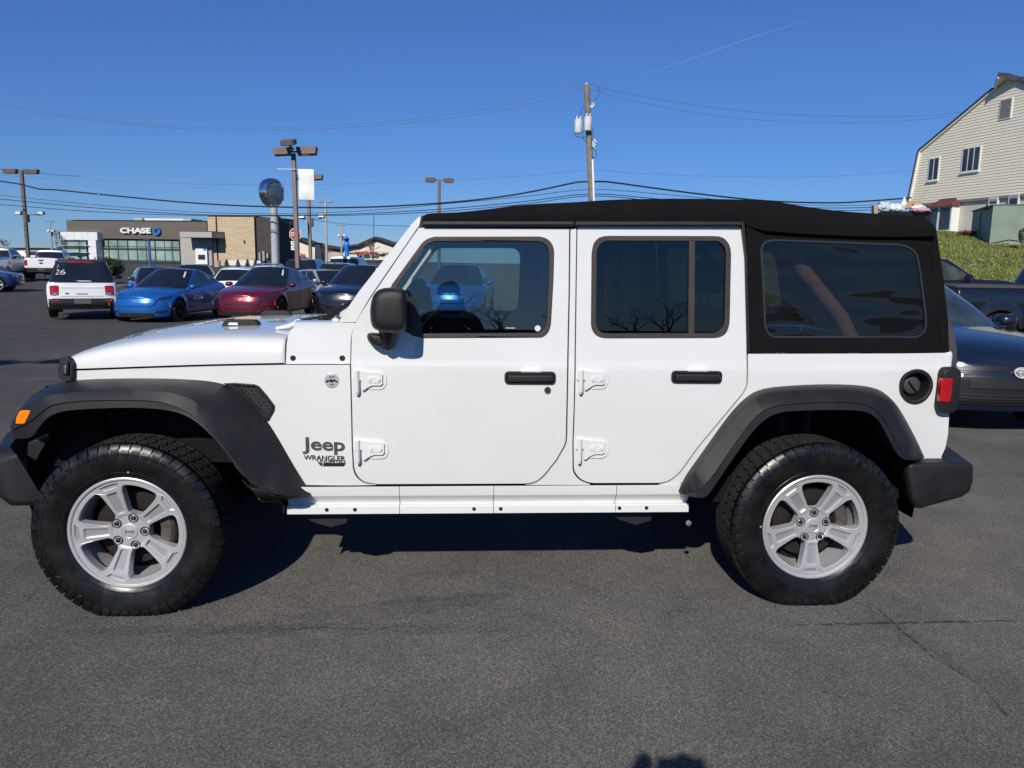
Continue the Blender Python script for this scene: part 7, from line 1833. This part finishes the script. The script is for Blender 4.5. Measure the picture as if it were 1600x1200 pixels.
hwin([(447, 593), (517, 575), (510, 722), (443, 738)], 2); hwin([(657, 535), (775, 501), (768, 662), (652, 686)], 3)
u0, z1 = HF.uz(*h6(898, 225)); u1, z0 = HF.uz(*h6(962, 338)); fo = face_box(MB(), HF, u0, u1, z0, z1, .07, -.05, ho_).build('gable_vent', house_white, house, bevel=.01)
lv = MB()
for i in range(14): zz_ = lerp(z0 + .08, z1 - .1, i/13); face_box(lv, HF, u0 + .08, u1 - .08, zz_, zz_ + .05, .085, .05, ho_)
lv.build('louvre', pm('louvre_brown', (.16, .13, .11), .7), fo, merge=False)
hwin([(822, 838), (883, 828), (883, 882), (822, 884)], 1, split=.5); hwin([(947, 815), (1013, 805), (1013, 885), (947, 888)], 1, split=.62)
u0, z1 = HF.uz(*h6(488, 900)); u1, z0 = HF.uz(*h6(618, 1046)); fo = face_box(MB(), HF, u0, u1, z0, z1, .55, -.1, ho_).build('patio_door', house_white, house)
for a, b in ((.08, .40), (.50, .95)): face_box(MB(), HF, lerp(u0, u1, a), lerp(u0, u1, b), z0 + .12, z1 - .08, .56, .5, ho_).build('pane', dark_glass, fo)
ur0, zr0 = HF.uz(*h6(483, 898)); ur1, zr1 = HF.uz(*h6(622, 850))
mr = MB().add([HF.P(u0 - .15, z1, .8) - ho_, HF.P(u1 + .15, z1, .8) - ho_, HF.P(u1 - .35, z1 + .62, 0) - ho_, HF.P(u0 + .5, z1 + .62, 0) - ho_, HF.P(u0 - .15, z1, 0) - ho_, HF.P(u1 + .15, z1, 0) - ho_], [(0, 1, 2, 3), (0, 3, 4), (1, 5, 2), (0, 4, 5, 1)]); mr.build('porch_roof', maroon_roof, fo)
for x_ in (447, 628): u_, zt = HF.uz(*h6(x_, 870)); face_box(MB(), HF, u_ - .09, u_ + .09, 1.5, zS0 - .15, .0, -.2, ho_).build('corner_board', house_white, house)
# faded green steel container
a = atD(1547, 366, 42); zt = atD(1547, 322, 42).z
cz0 = hill_z(a.x, a.y) - .15
gcr = thing('steel_container', 'faded green steel container with dark left side on the grass bank', 'container', (a.x, a.y, cz0))
d1 = (atD(1517, 362, 46.5) - a); d1.z = 0; d2 = (atD(1650, 366, 41) - a); d2.z = 0; hh = zt - cz0
MB().prism([Vector((0, 0, 0)), d2, d2 + d1, d1], (0, 0, 0), (0, 0, hh)).build('shell', green_paint, gcr, bevel=.02)
n1 = Vector((d1.y, -d1.x, 0)).normalized()
if n1.dot(CAMP - a) < 0: n1 = -n1
MB().prism([d2*-.02, d2*1.02, d2*1.02 + d1*1.02, d1*1.02 + d2*-.02], (0, 0, hh), (0, 0, hh + .08)).build('lid', pm('green_dark', (.07, .10, .08), .6, var=.15), gcr, bevel=.015)
p0 = d1*.55 + n1*.03; MB().box((p0.x, p0.y, hh*.46), (.10, .10, hh*.92)).build('corner_post', pm('post_pale_green', (.36, .42, .28), .6), gcr, bevel=.01)
hn = MB(); hn.tube([d1*.45 + n1*.1 + Vector((0, 0, hh - .05)), d1*.05 + n1*.15 + Vector((0, 0, hh + .0))], .07, 8); hn.build('lift_bar', dark_metal, gcr)
n2 = Vector((d2.y, -d2.x, 0)).normalized()
if n2.dot(CAMP - a) < 0: n2 = -n2
MB().tube([n2*.03 + d2*.02 + Vector((0, 0, .22)), n2*.03 + d2*.3 + Vector((0, 0, .42)), n2*.03 + d2*.7 + Vector((0, 0, .25)), n2*.03 + d2 + Vector((0, 0, .2))], .02, 5).build('hanging_cable', dark_metal, gcr)
shrub('sprig of dark weed growing at the right end of the green container', 1597, 378, 40, .22, .38, 160, .05, leaves_m, 'weed')
shrub('low reddish brown weed at the left foot of the green container', 1512, 367, 45, .55, .14, 300, .05, pm('dry_weed', (.14, .06, .04), .8, var=.4))
# skip heaped with rubbish bags
kd = 39/FPX; q = atD(1417, 340, 39); zt = atD(1417, 331.5, 39).z
sk = thing('rubbish_skip', 'dark ribbed skip heaped with bags behind the black soft top', 'skip', (q.x, q.y, ground_h(q.x, q.y) + 1.2), math.atan2(HX.y, HX.x))
sz = zt - sk.location.z; skm = MB().box((0, .8, sz/2), (2.55, 1.6, sz)); sko = skm.build('tub', satin_black, sk, bevel=.03)
ribs = MB()
for i in range(10): ribs.box((-1.15 + 2.3*i/9, -.03, sz*.47), (.07, .08, sz*.9))
ribs.build('rib', dark_metal, sk, merge=False); MB().box((0, .0, sz), (2.6, .1, .08)).build('top_rail', dark_metal, sk, bevel=.01)
def lump(name, label, px0, px1, py0, py1, mat_, seed, cat, D=39.2, pointy=0.0, group='rubbish heaped on the skip'):
    c = atD((px0+px1)/2, py1, D); rx = (px1-px0)/2*kd; rz_ = (py1-py0)*kd; rnd_ = random.Random(seed); bm = bmesh.new(); bmesh.ops.create_icosphere(bm, subdivisions=4, radius=1)
    mb = MB(); vs = []
    for v in bm.verts:
        p = v.co.copy(); k_ = 1 + .28*noise.noise(p*1.7 + Vector((seed, 0, 0))) + .14*noise.noise(p*4 + Vector((0, seed, 0))) + .06*noise.noise(p*9)
        p *= k_; t = max(0, p.z); sq = 1 - pointy*.75*t
        vs.append((p.x*rx*sq, p.y*rx*.8*sq, max(-.15, p.z*.5 + .5)*rz_))
    mb.add(vs, [[v.index for v in f.verts] for f in bm.faces]); bm.free()
    o = mb.build(name, mat_, None, angle=70); o.location = c; return tag(o, label, cat, group)
lump('rubbish_bag', 'pale blue bag leaning left on the rubbish skip', 1371, 1391, 315, 332, bag_blue, 2, 'bag')
lump('rubbish_bag', 'round white bag in the middle of the rubbish skip', 1388, 1409, 318, 332.5, bag_white, 5, 'bag')
lump('rubbish_bag', 'upright pointed white bag on the rubbish skip', 1407.5, 1415.5, 308.5, 328, bag_white, 8, 'bag', 39.0, .6)
lump('rubbish_bag', 'white bag lying over the pink bundle on the skip', 1421, 1446, 320, 329, bag_white, 11, 'bag', 39.3)
lump('rubbish_bag', 'flat pink bundle at the right end of the skip', 1423, 1452, 325.5, 332.5, bag_pink, 13, 'bag', 38.9)
def carton(label, pts, D, seed):
    P = [atD(x, y, D) for x, y in pts]; o = P[0].copy(); ob = MB().prism([p - o for p in P], (0, 0, 0), HN*.5 + HX*.1).build('cardboard_box', cardboard, None, bevel=.01); ob.location = o; return tag(ob, label, 'box', 'rubbish heaped on the skip')
carton('torn cardboard sheet arching over the rubbish at the right', [(1413.5, 325), (1416, 317), (1422, 313.8), (1432, 313.5), (1439, 316), (1440, 320.5), (1433, 322), (1426, 318.5), (1421, 325.5)], 39.4, 1)
carton('brown cardboard box standing at the left end of the skip', [(1365.5, 334), (1365.5, 321), (1370, 319), (1372, 334)], 39.2, 2)
carton('open carton behind the pale blue bag on the skip', [(1371, 325), (1376, 314.5), (1392, 313.5), (1393, 322)], 39.8, 3)
# contrail high in the sky
ct_m = bpy.data.materials.new('contrail_white'); ct_m.use_nodes = True; t_ = ct_m.node_tree; t_.nodes['Principled BSDF'].inputs['Base Color'].default_value = (.8, .82, .85, 1); t_.nodes['Principled BSDF'].inputs['Alpha'].default_value = .04
tag(MB().tube([atD(995, 121, 2600), atD(1100, 85, 2600), atD(1180, 57, 2600), atD(1262, 32, 2600)], [1.0, 2.2, 2.6, 1.2], 8).build('contrail', ct_m, None), kind='stuff')

# ------------------------------------------------------------------ what stands behind the photographer (mirrored in the glass)
for k, (x, y, H, sd_) in enumerate(((1.5, -62, 8.5, 31), (-9, -66, 7.5, 32), (12, -64, 8.0, 33), (22, -70, 9.0, 34), (-22, -72, 8.5, 35), (32, -66, 8, 36), (6, -75, 9, 37), (16.5, -58, 7, 38))):
    bare_tree('leafless tree mirrored in the side glass, standing behind the photographer', (x*1.45, y - 34, 0), H*1.45, sd_, .75, twig, levels=5, fork=.2, minr=.02, group='leafless trees behind the photographer')
b = MB().box((0, 0, 1.5), (90, 8, 3.0)).build('hedge_building', pm('dark_store', (.05, .05, .05), .8, var=.3), None); b.location = (8, -125, 0); tag(b, 'long low dark building mirrored along the bottom of the side glass', 'building')
# ------------------------------------------------------------------ the photographer, whose shadow falls at the bottom edge
def person(label, loc, face, H=1.74):
    """a standing figure holding up a phone with both hands; local +y is where it looks"""
    root = thing('person', label, 'person', loc, face)
    J = {}
    V = []; E = []; Rr = []
    def j(n, p, r): J[n] = len(V); V.append(Vector(p)); Rr.append(r); return J[n]
    def e(a, b): E.append((J[a], J[b]))
    j('pelvis', (0, 0, .96), (.155, .11)); j('belly', (0, .0, 1.08), (.145, .105)); j('chest', (0, .01, 1.27), (.165, .115)); j('collar', (0, -.01, 1.43), (.12, .085)); j('neck', (0, 0, 1.49), (.056, .056)); j('headb', (0, .02, 1.56), (.065, .075))
    e('pelvis', 'belly'); e('belly', 'chest'); e('chest', 'collar'); e('collar', 'neck'); e('neck', 'headb')
    for s, n in ((-1, 'l'), (1, 'r')):
        j('sh' + n, (s*.185, -.01, 1.40), (.068, .068)); j('el' + n, (s*.255, .17, 1.20), (.045, .045)); j('wr' + n, (s*.085, .31, 1.46), (.029, .029)); j('hd' + n, (s*.075, .335, 1.50), (.036, .024))
        e('collar', 'sh' + n); e('sh' + n, 'el' + n); e('el' + n, 'wr' + n); e('wr' + n, 'hd' + n)
        j('hip' + n, (s*.09, 0, .88), (.10, .10)); j('kn' + n, (s*.105, .02, .50), (.062, .065)); j('an' + n, (s*.11, -.02, .09), (.042, .045)); j('to' + n, (s*.13, .13, .04), (.045, .032))
        e('pelvis', 'hip' + n); e('hip' + n, 'kn' + n); e('kn' + n, 'an' + n); e('an' + n, 'to' + n)
        for k in range(4):
            a, b, c = 'f%s%d0' % (n, k), 'f%s%d1' % (n, k), 'f%s%d2' % (n, k); L = (.9, 1.0, .94, .75)[k]
            z = 1.475 + .019*k
            j(a, (s*.072, .355, z), (.010, .010)); j(b, (s*(.072 - .022*L), .385, z + .004), (.009, .009)); j(c, (s*(.072 - .052*L), .378, z + .006), (.0075, .0075)); e('hd' + n, a); e(a, b); e(b, c)
        j('t0' + n, (s*.06, .325, 1.535), (.011, .011)); j('t1' + n, (s*.04, .338, 1.55), (.009, .009)); e('hd' + n, 't0' + n); e('t0' + n, 't1' + n)
    me = bpy.data.meshes.new('body'); me.from_pydata([tuple(v*1.0) for v in V], E, []); me.materials.append(jacket_m); me.materials.append(trouser_m); me.materials.append(skin_m)
    tmp = bpy.data.objects.new('body', me); COL.objects.link(tmp)
    sk = tmp.modifiers.new('skin', 'SKIN'); sk.use_smooth_shade = True; tmp.modifiers.new('sub', 'SUBSURF').render_levels = 1
    tmp.modifiers['sub'].levels = 1
    for i, v in enumerate(me.skin_vertices[0].data): v.radius = Rr[i]; v.use_root = i == 0
    bpy.context.view_layer.update(); dg = bpy.context.evaluated_depsgraph_get(); full = bpy.data.meshes.new_from_object(tmp.evaluated_get(dg)); bpy.data.objects.remove(tmp)
    if not full.materials: 
        for m_ in (jacket_m, trouser_m, skin_m): full.materials.append(m_)
    for p in full.polygons:
        c = p.center; p.use_smooth = True
        p.material_index = 2 if (c.z > 1.485 and abs(c.x) < .12 and c.y < .2) or (c.y > .30 and c.z > 1.43) else 1 if c.z < .98 else 0
    link('body', full, root)
    hd = MB(); rows = []
    for z, rx, ry, oy in ((1.50, .05, .055, .02), (1.535, .062, .075, .035), (1.57, .070, .090, .03), (1.61, .075, .097, .022), (1.65, .077, .099, .018), (1.69, .072, .092, .014), (1.72, .055, .070, .010), (1.738, .025, .035, .006)):
        rows.append([Vector((rx*math.cos(2*math.pi*i/24), oy + ry*math.sin(2*math.pi*i/24) + (.018*math.exp(-((i-6)/1.2)**2)*math.exp(-((z-1.60)/.03)**2)), z)) for i in range(24)])
    hd.loft(rows, closed=True, caps=True)
    for s in (-1, 1): hd.lathe([(.0001, .012), (.018, .010), (.026, .0), (.018, -.008), (.0001, -.01)], (s*.078, .01, 1.61), 'X', 12)
    ho = hd.build('head', skin_m, root, merge=False, angle=80)
    for s in (-1, 1): MB().lathe([(.0001, .006), (.011, .003), (.013, 0), (.0001, -.004)], (s*.03, .116, 1.635), 'Y', 12).build('eye', white_panel, ho)
    MB().box((0, .118, 1.558), (.042, .006, .009)).build('mouth', pm('lips', (.32, .13, .11), .5), ho, bevel=.003)
    hr_ = MB(); rows = []
    for z, k in ((1.60, 1.06), (1.65, 1.09), (1.69, 1.12), (1.725, 1.14), (1.75, 1.0)):
        b_ = {1.60: (.076, .097, -.006), 1.65: (.078, .099, .0), 1.69: (.073, .093, .004), 1.725: (.056, .072, .006), 1.75: (.03, .035, .004)}[z]
        rows.append([Vector((b_[0]*k*math.cos(2*math.pi*i/24), b_[2] + b_[1]*k*(math.sin(2*math.pi*i/24) if math.sin(2*math.pi*i/24) < .3 or z > 1.68 else .3), z)) for i in range(24)])
    hr_.loft(rows, closed=True, caps=True); hr_.build('hair', hair_m, ho, angle=80)
    for s in (-1, 1): MB().loft([[Vector((s*.125 + dx*.05, y, z)) for dx in (-1, -.6, .6, 1)] for y, z in ((-.075, .03), (-.07, .085), (.02, .085), (.10, .06), (.17, .04), (.175, .01))]).build('shoe', satin_black, root, sub=1)
    return root
pd_ = Vector((FW.x, FW.y, 0)).normalized(); base = CAMP - pd_*.40 - _rt*.04
pn_ = person('photographer in dark jacket holding up a phone, whose shadow touches the bottom edge', (base.x, base.y, 0), -YAW)
pn_.scale = (1.2, 1.0, .99)
ph = MB().box((0, 0, 0), (.150, .008, .072)); po = ph.build('phone', satin_black, None, bevel=.003)
po.location = CAMP - pd_*.085 + Vector((0, 0, .0)); po.rotation_euler = (-PITCH, 0, -YAW); tag(po, 'black phone held level in both hands of the photographer', 'phone')
